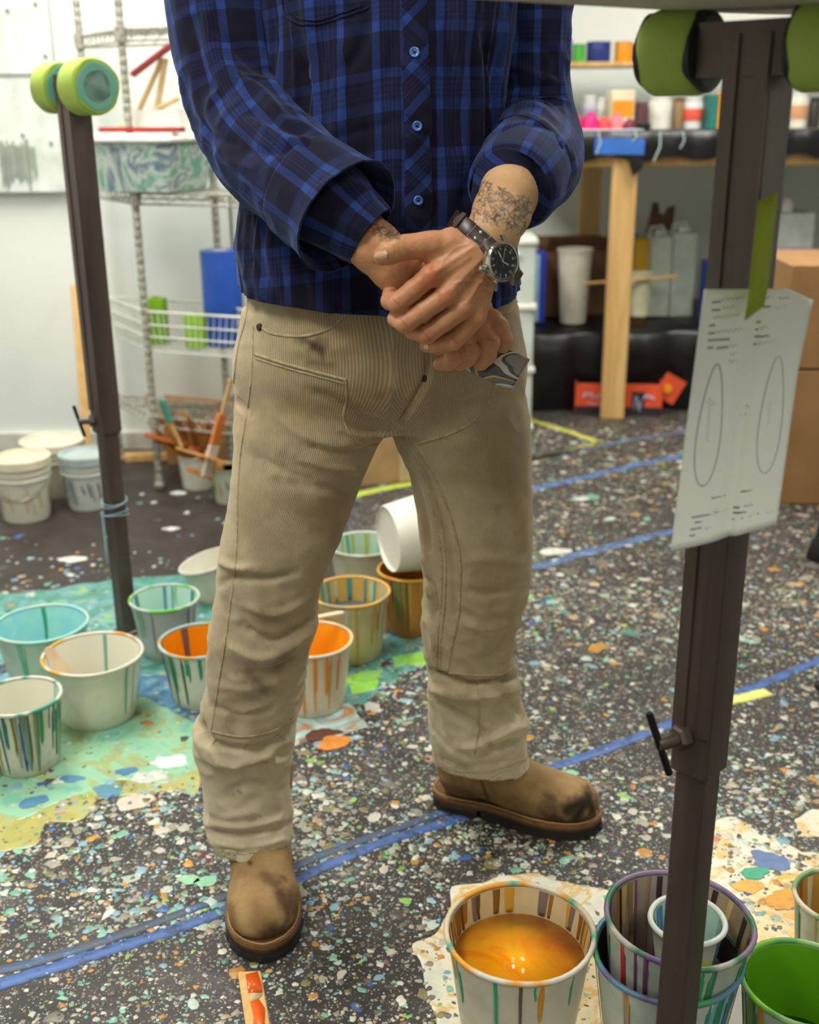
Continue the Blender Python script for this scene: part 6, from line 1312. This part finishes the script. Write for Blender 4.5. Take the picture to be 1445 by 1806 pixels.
def sleeve(name, ctrl, mat, n=96, m=150, fold=.004, strokes=(), uv0=(0, 0), freq=1.0, parent=SH, ell=1.0, thick=.0015, slant=0.0, seed=0.0):
    """ctrl: rows of x, y (photograph), depth, radius along the arm"""
    C3 = np.array([list(P(a, b, Y)) + [r] for a, b, Y, r in ctrl]); S = crom(C3, m); pts, rr = S[:, :3], S[:, 3]
    T = np.gradient(pts, axis=0); T /= np.linalg.norm(T, axis=1, keepdims=True); up = np.array([0, -1.0, .2]); A = []
    for i in range(m): up = up - T[i] * (up @ T[i]); up /= np.linalg.norm(up); A.append(up.copy())
    A = np.array(A); B = np.cross(T, A); Ls = np.r_[0, np.cumsum(np.linalg.norm(np.diff(pts, axis=0), axis=1))]
    w = np.linspace(0, 2 * np.pi, n + 1)[:-1]; cw, sw_2 = np.cos(w), np.sin(w)
    V = pts[:, None, :] + rr[:, None, None] * (A[:, None, :] * cw[None, :, None] + B[:, None, :] * sw_2[None, :, None]); Nn = (A[:, None, :] * cw[None, :, None] + B[:, None, :] * sw_2[None, :, None])
    LL = np.repeat(Ls[:, None], n, 1); cc = np.repeat(cw[None], m, 0); ss = np.repeat(sw_2[None], m, 0)
    d = (1 - 2 * np.abs(vnoise(np.stack([cc * 2.2 + seed, ss * 2.2, LL * 26 * freq + cc * 1.2 * slant], -1).reshape(-1, 3)))) * fold + vnoise(np.stack([cc * 1.3, ss * 1.3 + seed, LL * 11], -1).reshape(-1, 3)) * fold * 1.3 + vnoise(np.stack([cc * 7, ss * 7, LL * 70], -1).reshape(-1, 3)) * fold * .16
    V = (V + Nn * d.reshape(m, n, 1)).reshape(-1, 3)
    wu = np.where(w > np.pi, w - 2 * np.pi, w); u = (wu * float(np.mean(rr)))[None, :] + 0 * LL; uv = np.stack([u + uv0[0], -LL + uv0[1]], -1).reshape(-1, 2)
    Q = np.array([(j * n + i, (j + 1) * n + i, (j + 1) * n + (i + 1) % n, j * n + (i + 1) % n) for j in range(m - 1) for i in range(n)])
    Nn = vnormals(V, Q)
    if (Nn * (V - np.repeat(pts, n, 0))).sum() < 0: Q = Q[:, ::-1]
    V = sculpt(V, Q, strokes)
    o = mk(name, V, Q, mat, parent, uv=uv)
    if thick: sol = o.modifiers.new('cloth', 'SOLIDIFY'); sol.thickness = thick; sol.offset = -1
    return o, V, Q
SR = [([(365, 10), (372, 70), (410, 130), (460, 165), (500, 210)], 9, .008), ([(395, 60), (440, 110), (480, 130)], 9, -.006), ([(340, 60), (360, 130), (400, 180)], 9, -.004), ([(430, 190), (490, 220), (545, 235)], 8, -.006), ([(450, 210), (500, 245), (555, 250)], 7, .006), ([(420, 260), (470, 270), (520, 262)], 8, -.004),
      ([(340, 200), (380, 240), (430, 250)], 9, -.004), ([(350, 250), (400, 285), (460, 300)], 8, .004), ([(420, 330), (470, 345), (520, 330)], 8, -.004)]
sleeve('sleeve', [(470, -250, 1.52, .06), (405, -160, 1.52, .078), (394, -20, 1.50, .069), (400, 60, 1.49, .066), (412, 140, 1.475, .064), (432, 205, 1.45, .063), (468, 262, 1.41, .064), (515, 308, 1.37, .062), (552, 338, 1.34, .061), (572, 352, 1.325, .060)], PLAID, fold=.0028, strokes=SR, uv0=(.012, .03), slant=1, seed=3.1)
sleeve('sleeve_cuff', [(548, 335, 1.343, .0635), (575, 354, 1.325, .0645), (596, 370, 1.312, .066), (613, 384, 1.302, .071)], PLAID, m=60, fold=.0016, uv0=(.03, .0), seed=8, thick=.0022)
sleeve('sleeve_roll', [(560, 345, 1.335, .054), (590, 366, 1.318, .051), (618, 388, 1.306, .044), (640, 404, 1.298, .039), (652, 412, 1.294, .036), (656, 415, 1.293, .033)], PLAID, m=60, fold=.002, uv0=(.05, .02), seed=5)
SL = [([(885, 225), (930, 208), (975, 235), (1000, 270)], 7, .006), ([(880, 245), (930, 228), (970, 255), (990, 290)], 6, -.005), ([(872, 275), (920, 268), (960, 300), (972, 335)], 5, -.006), ([(890, 150), (940, 160), (985, 190)], 9, -.005), ([(895, 110), (940, 130), (990, 150)], 8, .005), ([(900, 60), (950, 85), (990, 100)], 9, -.003), ([(990, 270), (1005, 310), (990, 345)], 7, -.005), ([(900, 180), (950, 190), (990, 225)], 7, .004)]
SLV = sleeve('sleeve', [(890, -250, 1.53, .06), (940, -160, 1.53, .075), (938, -20, 1.53, .053), (937, 60, 1.53, .047), (937, 140, 1.53, .0465), (939, 200, 1.525, .0505), (946, 250, 1.50, .056), (940, 283, 1.45, .058), (924, 306, 1.395, .054), (912, 320, 1.365, .050)], PLAID, fold=.0026, strokes=SL, uv0=(.0, .05), seed=11, slant=.6)
sleeve('sleeve_cuff', [(928, 300, 1.405, .0545), (918, 312, 1.38, .055), (908, 326, 1.352, .053), (903, 334, 1.337, .0495), (901, 337, 1.331, .045), (903, 334, 1.338, .040), (908, 326, 1.35, .039)], PLAID, m=70, fold=.001, uv0=(.02, .02), seed=14, thick=0)
LB = bvh_of(SLV[1], SLV[2])
for pts in ([(872, 262), (900, 254), (935, 262), (965, 288), (980, 315)], [(878, 216), (910, 204), (945, 212), (975, 236), (992, 262)]): seam('sleeve_seam', pts, 2.5, SH, LB, PLAID, .0014, uvo=(.047, .05))
# ------------------------------------------------------------------ body: forearms and clasped hands, one surface
def Pk(a): return P(a[0], a[1], a[2])
def rpx(a, n): return mpx(P(*a), n)
hf = Field((-.125, 1.20, .81), (.175, 1.42, 1.075), .00125)
def chain(pts, k=.004):
    for (a, ra), (b, rb) in zip(pts[:-1], pts[1:]): hf.cap(Pk(a), Pk(b), ra, rb, k)
# person's right forearm and hand (behind)
chain([((540, 330, 1.375), .036), ((620, 400, 1.315), .031), ((664, 438, 1.292), .0275), ((700, 470, 1.290), .025), ((735, 505, 1.292), .024)], .012)
chain([((690, 478, 1.287), .019), ((735, 520, 1.288), .020), ((790, 560, 1.292), .019), ((835, 565, 1.295), .014)], .012)
chain([((730, 480, 1.292), .02), ((790, 520, 1.296), .019), ((845, 540, 1.30), .015)], .012)
FR = [[((838, 545, 1.302), .0115), ((868, 562, 1.296), .0108), ((881, 576, 1.290), .0105), ((889, 598, 1.294), .0098), ((888, 610, 1.298), .0085)],
      [((822, 562, 1.296), .0115), ((850, 583, 1.284), .0112), ((865, 603, 1.277), .0110), ((860, 627, 1.282), .0100), ((848, 641, 1.290), .0088)],
      [((800, 570, 1.292), .0110), ((822, 600, 1.279), .0104), ((831, 619, 1.274), .0100), ((826, 632, 1.279), .0096), ((812, 641, 1.288), .0085)],
      [((772, 578, 1.288), .0105), ((795, 612, 1.276), .0098), ((801, 629, 1.272), .0094), ((791, 640, 1.278), .0090), ((776, 642, 1.288), .0078)]]
for c_ in FR: chain(c_, .0028)
chain([((745, 530, 1.31), .014), ((775, 585, 1.325), .012), ((805, 625, 1.328), .0105), ((838, 645, 1.326), .009)], .006)   # thumb behind the block
# person's left forearm and hand (in front)
RFOLD = len(FR)
import copy; hfa = hf; hf = copy.copy(hfa); hf.F = np.full(hfa.F.shape, .05, np.float32)
chain([((925, 285, 1.42), .038), ((900, 338, 1.342), .0325), ((885, 375, 1.306), .0305), ((870, 410, 1.276), .0275), ((856, 440, 1.262), .024)], .012)
chain([((862, 425, 1.266), .024), ((838, 452, 1.254), .022), ((815, 478, 1.250), .019)], .014)
for a, b, r0, r1 in (((852, 438, 1.256), (760, 486, 1.237), .017, .0118), ((856, 450, 1.255), (787, 521, 1.236), .016, .0118), ((860, 462, 1.256), (816, 545, 1.240), .015, .0112), ((858, 478, 1.258), (841, 560, 1.248), .013, .0105)): hf.cap(Pk(a), Pk(b), r0, r1, .008)
hf.cap(Pk((820, 470, 1.256)), Pk((835, 530, 1.258)), .016, .014, .01)
chain([((845, 430, 1.258), .020), ((800, 430, 1.255), .0165), ((760, 433, 1.250), .0140), ((738, 434, 1.246), .0125), ((715, 436, 1.243), .0118), ((698, 440, 1.240), .0120), ((683, 447, 1.240), .0112), ((672, 453, 1.242), .0088)], .007)
hf.cap(Pk((815, 452, 1.256)), Pk((765, 452, 1.256)), .014, .010, .012)
FL = [[((760, 486, 1.237), .0115), ((730, 511, 1.236), .0108), ((702, 534, 1.238), .0114), ((689, 530, 1.254), .0104), ((690, 520, 1.275), .0098)],
      [((787, 521, 1.236), .0115), ((748, 548, 1.235), .0106), ((715, 570, 1.238), .0110), ((700, 562, 1.256), .0100), ((705, 548, 1.275), .0095)],
      [((816, 545, 1.240), .0110), ((785, 568, 1.240), .0102), ((753, 590, 1.243), .0106), ((729, 583, 1.258), .0098), ((724, 570, 1.272), .0090)],
      [((841, 560, 1.248), .0105), ((822, 581, 1.250), .0096), ((801, 602, 1.251), .0098), ((774, 611, 1.259), .0089), ((752, 610, 1.268), .0074)]]
for c_ in FL: chain(c_, .0024)
hf.F = smin(hf.F, hfa.F, .0012)
V, Q = hf.mesh()
KN = []
for x_, y_, w_, a_ in ((758, 487, 9, .0016), (786, 522, 8, .0014), (816, 546, 8, .0012), (841, 561, 7, .0010), (702, 534, 7, .0006), (714, 570, 7, .0006), (752, 591, 7, .0005), (802, 602, 6, .0006), (881, 575, 6, .0006), (866, 601, 6, .0006)): KN.append(([(x_, y_), (x_ + 2, y_ + 2)], w_, a_))
for pts, w_, a_ in [([(765, 482), (805, 455), (842, 432)], 4, .0011), ([(793, 515), (825, 482), (852, 455)], 4, .0010), ([(820, 540), (842, 505), (860, 475)], 4, .0010), ([(778, 500), (812, 475), (840, 452)], 5, -.0009), ([(806, 530), (834, 497), (856, 470)], 5, -.0008),
                    ([(830, 530), (845, 500), (866, 488)], 2.5, .0008), ([(800, 500), (830, 495), (862, 500)], 2.2, .0006), ([(836, 516), (852, 510), (866, 512)], 2.2, .0007), ([(775, 470), (800, 440), (830, 430)], 2.5, .0005),
                    ([(694, 528), (706, 541)], 1.8, -.0007), ([(700, 524), (711, 537)], 1.8, -.0006), ([(706, 562), (718, 576)], 1.8, -.0007), ([(711, 558), (724, 572)], 1.8, -.0006), ([(745, 584), (757, 598)], 1.8, -.0007), ([(751, 580), (763, 594)], 1.8, -.0006), ([(797, 594), (808, 606)], 1.8, -.0006),
                    ([(694, 430), (700, 448)], 1.8, -.0007), ([(699, 428), (705, 446)], 1.8, -.0006), ([(704, 429), (709, 445)], 1.6, -.0004), ([(742, 500), (752, 478)], 2, .0004), ([(742, 470), (752, 452), (764, 447)], 3.5, -.0012), ([(874, 570), (888, 574)], 1.8, -.0005), ([(858, 598), (873, 601)], 1.8, -.0006), ([(824, 615), (838, 619)], 1.8, -.0005),
                    ([(650, 470), (680, 500), (700, 520)], 6, .0008), ([(660, 420), (690, 440)], 5, .0008)]: KN.append((pts, w_, a_))
V = sculpt(V, Q, KN); N = vnormals(V, Q); V = V + N * (vnoise(V * 320) * .00018 + vnoise(V * 110) * .0003)[:, None]
C = np.tile(np.array(s2l((200, 142, 101))[:3]), (len(V), 1)); px, py = proj(V)
k = np.clip(vnoise(V * 60) * .8 + .15, 0, 1)[:, None] * .4; C = C * (1 - k) + np.array(s2l((190, 122, 88))[:3]) * k
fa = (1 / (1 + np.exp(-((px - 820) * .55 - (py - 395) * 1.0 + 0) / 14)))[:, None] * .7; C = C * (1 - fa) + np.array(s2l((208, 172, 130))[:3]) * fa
RED = [([(758, 487)], 13, (196, 96, 74), .5), ([(745, 500), (765, 478)], 7, (206, 110, 86), .35), ([(786, 522)], 12, (196, 100, 78), .5), ([(816, 546)], 11, (184, 96, 74), .4), ([(841, 561)], 9, (184, 96, 74), .4), ([(702, 536)], 10, (190, 98, 70), .5), ([(713, 572)], 10, (186, 96, 70), .5), ([(753, 592)], 10, (186, 96, 70), .5), ([(802, 602)], 9, (186, 96, 70), .45), ([(699, 437)], 10, (200, 120, 88), .35), ([(740, 425), (760, 440)], 12, (214, 140, 104), .35),
       ([(881, 575)], 8, (180, 96, 70), .45), ([(866, 602)], 8, (180, 96, 70), .45), ([(830, 620)], 7, (176, 92, 68), .45), ([(801, 630)], 7, (176, 92, 68), .4), ([(775, 642)], 8, (150, 70, 56), .6), ([(720, 470), (735, 500)], 14, (180, 106, 70), .5), ([(690, 500), (720, 520)], 14, (186, 116, 80), .4), ([(675, 425), (700, 430)], 14, (214, 170, 110), .5),
       ([(694, 528), (706, 541)], 1.2, (130, 66, 46), .5), ([(706, 562), (718, 576)], 1.2, (130, 66, 46), .5), ([(745, 584), (757, 598)], 1.2, (130, 66, 46), .5), ([(797, 594), (808, 606)], 1.2, (130, 66, 46), .5), ([(695, 430), (701, 447)], 1.2, (150, 84, 60), .45), ([(700, 428), (706, 446)], 1.2, (150, 84, 60), .4), ([(860, 597), (872, 601)], 1.2, (130, 66, 46), .5)]
C = tint(V, N, C, RED)
rt = np.random.default_rng(5); INK = []
for i in range(210):   # forearm tattoo: dense curved pen lines
    u, v = rt.uniform(0, 1), rt.uniform(0, 1); cx0 = 848 + u * 92 - v * 16; cy0 = 318 + v * 66 + u * 34 - (0 if v < .7 else 0)
    a = rt.uniform(0, 6.28); l = rt.uniform(5, 15); k_ = rt.uniform(-1.6, 1.6)
    pts = [(cx0 + l * (t_ - .5) * math.cos(a + k_ * t_), cy0 + l * (t_ - .5) * math.sin(a + k_ * t_)) for t_ in (0, .33, .66, 1)]
    INK.append((pts, rt.uniform(.8, 1.5), (62, 62, 60), rt.uniform(.45, .85)))
INK += [([(885, 345), (905, 360), (925, 372)], 7, (120, 112, 98), .35), ([(862, 350), (875, 362)], 6, (120, 112, 98), .35), ([(890, 408), (905, 398), (920, 390)], 1.2, (70, 66, 60), .6)]
for i in range(46):
    cx0 = rt.uniform(655, 708); cy0 = 398 + (cx0 - 655) * .25 + rt.uniform(-4, 14); a = rt.uniform(0, 6.28); l = rt.uniform(4, 10)
    INK.append(([(cx0, cy0), (cx0 + l * math.cos(a), cy0 + l * math.sin(a) * .5), (cx0 + l * math.cos(a + .8), cy0 + l * math.sin(a + .8))], 1.2, (60, 64, 58), .6))
C = tint(V, N, C, INK)
t = NT('skin'); co = t.coord(); sn = t.noise(700, 3, co, .6); m_ = t.mix(.5, t.attr('Col').outputs[0], t.ramp(t.noise(240, 4, co, .7), [(.3, .8), (.65, 1.0)]), 'MULTIPLY')
vv = t.n('ShaderNodeTexVoronoi', {'Vector': co, 'Scale': 900.0})
SKIN = t.out(m_, .46, bump=t.math('ADD', sn, vv.outputs['Distance']), bstr=.28, bdist=.0005, spec=.45, sss=.12)
# the rest of the body inside the clothes, coarser, joined into the same mesh
cf = Field((-.33, 1.34, .86), (.28, 1.66, 1.86), .008)
cm = P(690, 250, 1.5)[0]
cf.ell((cm, 1.505, 1.0), (.125, .085, .16), k=.03); cf.ell((cm, 1.515, 1.22), (.135, .085, .2), k=.04); cf.cap((cm - .12, 1.52, 1.38), (cm + .12, 1.52, 1.38), .05, .05, .03)
er, el_ = P(446, 228, 1.435), P(943, 245, 1.50)
ar = [P(430, -150, 1.52), P(396, -20, 1.50), P(402, 60, 1.49), P(420, 150, 1.47), er]; al = [P(925, -150, 1.53), P(938, -20, 1.53), P(938, 60, 1.53), P(938, 150, 1.53), el_]
for A5 in (ar, al):
    for a5, b5 in zip([np.array((cm + (.13 if A5 is al else -.13), 1.52, 1.37))] + A5[:-1], A5): cf.cap(a5, b5, .034, .032, .004)
cf.cap(er, P(515, 310, 1.37), .032, .03, .004); cf.cap(P(515, 310, 1.37), P(600, 385, 1.325), .031, .03, .004); cf.cap(el_, P(905, 330, 1.36), .034, .03, .01)
cf.cap((cm, 1.52, 1.42), (cm, 1.505, 1.53), .056, .052, .02); cf.ell((cm, 1.505, 1.655), (.072, .092, .11), k=.01); cf.ell((cm, 1.47, 1.60), (.052, .05, .055), k=.02); cf.cap((cm, 1.42, 1.66), (cm, 1.398, 1.635), .010, .014, .01)
for s in (-1, 1): cf.ell((cm + s * .074, 1.51, 1.65), (.01, .022, .032), k=.006); cf.ell((cm + s * .03, 1.423, 1.67), (.014, .01, .009), k=.004)
cf.ell((cm, 1.415, 1.598), (.024, .01, .008), k=.005)
V2, Q2 = cf.mesh(); C2 = np.tile(np.array(s2l((206, 156, 118))[:3]), (len(V2), 1))
BODY = mk('body', np.vstack([V, V2]), np.vstack([Q, Q2 + len(V)]), SKIN, PER, cols=np.vstack([C, C2]))
hh = Field((-.15, 1.38, 1.6), (.12, 1.64, 1.84), .007); hh.ell((cm, 1.52, 1.69), (.082, .096, .098), k=.01); hh.F = np.maximum(hh.F, (1.715 - hh.ax[2])[None, None, :] - np.clip((hh.ax[1] - 1.45) * 1.2, 0, .1)[None, :, None])
V2, Q2 = hh.mesh(); mk('hair', V2, Q2, plain('short_brown_hair', (70, 52, 38), .7, bump=.5, bs=200), PER)
HB = bvh_of(V, Q)
def nail(x_, y_, Y_, lx, ly, ang, tilt=0):
    p_, n_ = hit(HB, x_, y_)
    if p_ is None: return
    a = math.radians(ang); d = R_ * math.cos(a) - U_ * math.sin(a); R = frame(n_, d); V = []; Fc = []; m = 7
    # curved plate
    for i in range(m + 1):
        for j in range(m + 1):
            u, v = 2 * i / m - 1, 2 * j / m - 1; uu = u * math.sqrt(1 - v * v / 2); v2 = v * math.sqrt(1 - u * u / 2)
            V.append(p_ + R @ (uu * ly, v2 * lx, .0007 - (uu * uu) * ly * .45))
    Fc = [(i * (m + 1) + j, (i + 1) * (m + 1) + j, (i + 1) * (m + 1) + j + 1, i * (m + 1) + j + 1) for i in range(m) for j in range(m)]
    o = mk('fingernail', V, Fc, NAIL, BODY); s_ = o.modifiers.new('t', 'SOLIDIFY'); s_.thickness = .0009; s_.offset = -1
t = NT('nail'); NAIL = t.out(t.ramp(t.noise(120, 2, t.coord()), [(.3, s2l((214, 168, 142))), (.7, s2l((228, 190, 166)))]), .28, spec=.5)
nail(673, 450, 0, .0078, .0052, 168); nail(752, 612, 0, .004, .0036, 170)
# forearm hair
mb = MB(); rh = np.random.default_rng(3); Vh = []; Fh = []
for i in range(620):
    if i < 430: x_ = rh.uniform(845, 945); y_ = rh.uniform(330, 440)
    elif i < 540: x_ = rh.uniform(640, 700); y_ = rh.uniform(415, 480)
    else: x_ = rh.uniform(800, 866); y_ = rh.uniform(470, 550)
    p_, n_ = hit(HB, x_, y_)
    if p_ is None: continue
    d = R_ * rh.uniform(.1, .8) - U_ * rh.uniform(.3, 1.0); d = d - n_ * (d @ n_); d /= np.linalg.norm(d); l = rh.uniform(.004, .009); s_ = np.cross(d, n_) * .00009
    b0 = len(Vh); e1, e2 = p_ + d * l * .5 + n_ * .0012, p_ + d * l + n_ * .0016; Vh += [p_ - s_, p_ + s_, e1 + s_, e1 - s_, e2]; Fh += [(b0, b0 + 1, b0 + 2, b0 + 3), (b0 + 3, b0 + 2, b0 + 4)]
o = mk('arm_hair', Vh, Fh, plain('fair_hair', (196, 160, 110), .6, var=0), BODY); o['kind'] = 'stuff'
# ------------------------------------------------------------------ wrist watch
SS = plain('brushed_steel', (190, 188, 180), .22, .95, var=.05); DIALM = plain('black_dial', (12, 13, 16), .25, var=0); LUME = plain('pale_lume', (206, 206, 186), .5, var=0)
wc = P(887, 462, 1.222); wn = np.array([.56, -.80, .12]); wn /= np.linalg.norm(wn)
d12 = R_ * .44 - U_ * .90; WR = frame(wn, d12)     # x: toward 3 o'clock seen from the front, y: 12 o'clock, z: out
WR[:, 0] = np.cross(WR[:, 1], WR[:, 2])
wr = .0212
mb = MB(); mb.lathe([(0, -.010), (wr * .86, -.010), (wr * .98, -.0075), (wr, -.003), (wr * .99, 0), (wr * .95, .0018), (wr * .885, .0024), (wr * .87, .0012), (wr * .86, -.0002), (0, -.0002)], 64, wc, WR)
for sx in (-1, 1):
    for sy in (-1, 1): mb.box(wc + WR @ (sx * .0118, sy * .0222, -.0055), (.0036, .0115, .005), WR @ Rx(-sy * .35), bev=.001)
W1 = mb.build('wrist_watch', SS, PER, auto=30, label='steel pilot style wrist watch with black dial')
MB().lathe([(0, .0001), (wr * .868, .0001), (wr * .868, .0004), (0, .0004)], 48, wc, WR).build('dial', DIALM, W1)
mb = MB(); mb.lathe([(0, .0), (.0017, 0), (.0017, .0018), (.0036, .0026), (.0042, .005), (.0034, .0075), (0, .0085)], 20, wc + WR @ (wr * .98, 0, -.004), WR @ Ry(math.pi / 2)); mb.build('crown', SS, W1)
mb = MB()
for i in range(60):
    a = i * math.pi / 30; big = i % 5 == 0; r0 = wr * (.80 if big else .82); c_ = wc + WR @ (math.sin(a) * r0, math.cos(a) * r0, .0006)
    mb.box(c_, ((.0007 if big else .0003), (.0018 if big else .001), .0002), WR @ Rz(-a))
o = mb.build('minute_mark', LUME, W1); o['kind'] = 'stuff'
tri = [(0, .0128), (-.0014, .0152), (.0014, .0152)]; mb = MB(); mb.prism([(x_, y_) for x_, y_ in tri], .0004, .0007); mk('twelve_marker', (np.array(mb.v) @ WR.T) + wc, mb.f, LUME, W1)
for i in (1, 2, 4, 5, 6, 7, 8, 9, 10, 11):
    cu = bpy.data.curves.new('numeral', 'FONT'); cu.body = str(i); cu.size = .0040; cu.align_x = 'CENTER'; cu.align_y = 'CENTER'; cu.extrude = .0001; cu.offset = .00005
    ob = bpy.data.objects.new('tmp', cu); COL.objects.link(ob); dg = bpy.context.evaluated_depsgraph_get(); me = bpy.data.meshes.new_from_object(ob.evaluated_get(dg)); bpy.data.objects.remove(ob)
    v = np.zeros(len(me.vertices) * 3); me.vertices.foreach_get('co', v); v = v.reshape(-1, 3); a = i * math.pi / 6; v = v + np.array([math.sin(a) * wr * .66, math.cos(a) * wr * .66, .0006])
    mk('numeral', v @ WR.T + wc, [tuple(p.vertices) for p in me.polygons], LUME, W1, smooth=False)
MB().box(wc + WR @ (wr * .62, 0, .0006), (.0036, .0010, .0003), WR).build('date_window', LUME, W1)
def whand(name, ang, l, w, back=.002):
    poly = [(-w * .35, -back), (w * .35, -back), (w * .4, l * .25), (w, l * .62), (w * .2, l), (-w * .2, l), (-w, l * .62), (-w * .4, l * .25)]
    mb = MB(); mb.prism(poly, .0010, .0013); mk(name, (np.array(mb.v) @ Rz(-ang).T) @ WR.T + wc, mb.f, LUME, W1)
whand('hour_hand', math.radians(312), .0092, .0011); whand('minute_hand', math.radians(163), .0142, .0009); whand('second_hand', math.radians(203), .0152, .00018, .005)
# strap: closed band around the wrist
LEA = plain('dark_brown_leather', (56, 34, 32), .35, var=.15, vs=90, spec=.5)
sp = [(870, 441, 1.2290), (856, 427, 1.2345), (840, 413, 1.2400), (824, 400, 1.2460), (810, 391, 1.2560), (801, 388, 1.2730), (806, 392, 1.298), (830, 410, 1.318), (870, 445, 1.318), (902, 478, 1.300), (915, 492, 1.272), (908, 487, 1.245), (903, 483, 1.236)]
pp = crom([P(*a) for a in sp], 90); ax = (P(850, 470, 1.255) - P(905, 380, 1.275)); ax /= np.linalg.norm(ax); cen = pp.mean(0); V = []; Fc = []
ax_w = np.array(ax)
for i in range(90):
    T_ = pp[min(i + 1, 89)] - pp[max(i - 1, 0)]; T_ /= np.linalg.norm(T_); s_ = ax_w - T_ * (ax_w @ T_); s_ /= np.linalg.norm(s_); nn = np.cross(T_, s_); nn *= np.sign(nn @ (pp[i] - cen)); wd_ = .0097 - .0012 * min(1, i / 40); th = .0016 if i > 26 else .0026
    for a, b in ((-1, 0), (-.95, th * .7), (-.8, th), (.8, th), (.95, th * .7), (1, 0), (.9, -.0006), (-.9, -.0006)): V.append(pp[i] + s_ * wd_ * a + nn * b)
for i in range(89):
    for k in range(8): Fc.append((i * 8 + k, i * 8 + (k + 1) % 8, (i + 1) * 8 + (k + 1) % 8, (i + 1) * 8 + k))
mk('strap', V, Fc, LEA, W1)
def strap_pt(i, a, lift):
    T_ = pp[i + 1] - pp[i - 1]; T_ /= np.linalg.norm(T_); s_ = ax_w - T_ * (ax_w @ T_); s_ /= np.linalg.norm(s_); nn = np.cross(T_, s_); nn *= np.sign(nn @ (pp[i] - cen)); return pp[i] + s_ * a + nn * lift, nn, s_, T_
for a in (-.0042, .0042):
    c_, nn, s_, T_ = strap_pt(13, a, .0026); MB().lathe([(0, .0011), (.0017, .0009), (.0023, 0), (.0023, -.0005)], 16, c_, frame(nn, s_), cap=False).build('rivet', SS, W1, smooth=True)
mb = MB()
def stitch(p0, p1):
    mb.tube([p0, p1], .00028, 5)
for i in range(7, 19):
    for a in (-.0078, .0078):
        c0, nn, s_, T_ = strap_pt(i, a, .0028); stitch(c0 - T_ * .0005, c0 + T_ * .0005)
for i in (7, 18):
    for k in range(-4, 5):
        c0, nn, s_, T_ = strap_pt(i, k * .0018, .0029); stitch(c0 - s_ * .0005, c0 + s_ * .0005)
for k in range(9):
    c0, nn, s_, T_ = strap_pt(30 + int(3 * math.sin(k * math.pi / 8)), (k - 4) * .0013, .0026); stitch(c0 - s_ * .0004, c0 + s_ * .0004)
o = mb.build('stitching', plain('cream_thread', (206, 196, 176), .8), W1); o['kind'] = 'stuff'
mb = MB()
for i0 in (27, 35):
    V = []; 
    for i in (i0, i0 + 3):
        for a in (-.0103, .0103):
            for l in (-.0008, .0036): V.append(strap_pt(i, a, l)[0])
    mb.add(V, [(0, 1, 3, 2), (4, 6, 7, 5), (0, 4, 5, 1), (2, 3, 7, 6), (1, 5, 7, 3), (0, 2, 6, 4)])
mb.build('strap_keeper', LEA, W1)
# ------------------------------------------------------------------ block of layered resin in the hand
A_, B_, C_, D_ = P(836, 588, 1.322), P(934, 633, 1.304), P(901, 690, 1.298), P(803, 643, 1.316)
nn = np.cross(B_ - A_, D_ - A_); nn /= np.linalg.norm(nn); nn = nn if nn[1] > 0 else -nn
V = []; Fc = []; M = 6
th = .017
fr8 = [A_ * .97 + C_ * .03, B_ * .97 + D_ * .03, C_ * .97 + A_ * .03, D_ * .97 + B_ * .03]
V = [fr8[0], fr8[1], fr8[2], fr8[3]] + [p + nn * .0012 for p in (A_, B_, C_, D_)] + [p + nn * (th - .0012) for p in (A_, B_, C_, D_)] + [p + nn * th for p in fr8]
for r in range(3):
    for i in range(4): j = (i + 1) % 4; Fc.append((r * 4 + i, r * 4 + j, r * 4 + 4 + j, r * 4 + 4 + i))
Fc += [(3, 2, 1, 0), (12, 13, 14, 15)]
t = NT('layered_resin'); co = t.mapping(t.coord(), (1, .6, 1), (0, 0, .3)); nz_ = t.noise(10, 1.0, co, .4, .9); bandf = t.math('FRACT', t.math('MULTIPLY', nz_, 6.6))
RES = t.out(t.ramp(bandf, [(0, s2l((206, 196, 180))), (.12, s2l((70, 56, 60))), (.2, s2l((30, 60, 70))), (.3, s2l((210, 170, 90))), (.36, s2l((120, 96, 90))), (.5, s2l((60, 110, 90))), (.62, s2l((190, 206, 196))), (.7, s2l((206, 150, 150))), (.8, s2l((140, 126, 116))), (.92, s2l((40, 50, 60)))], 'CONSTANT'), .12, spec=.6)
o = mk('resin_block', V, Fc, RES, None, auto=25); tag(o, 'small glossy slab of swirled multicoloured resin held in the lower hand', 'resin')
bpy.context.view_layer.update()
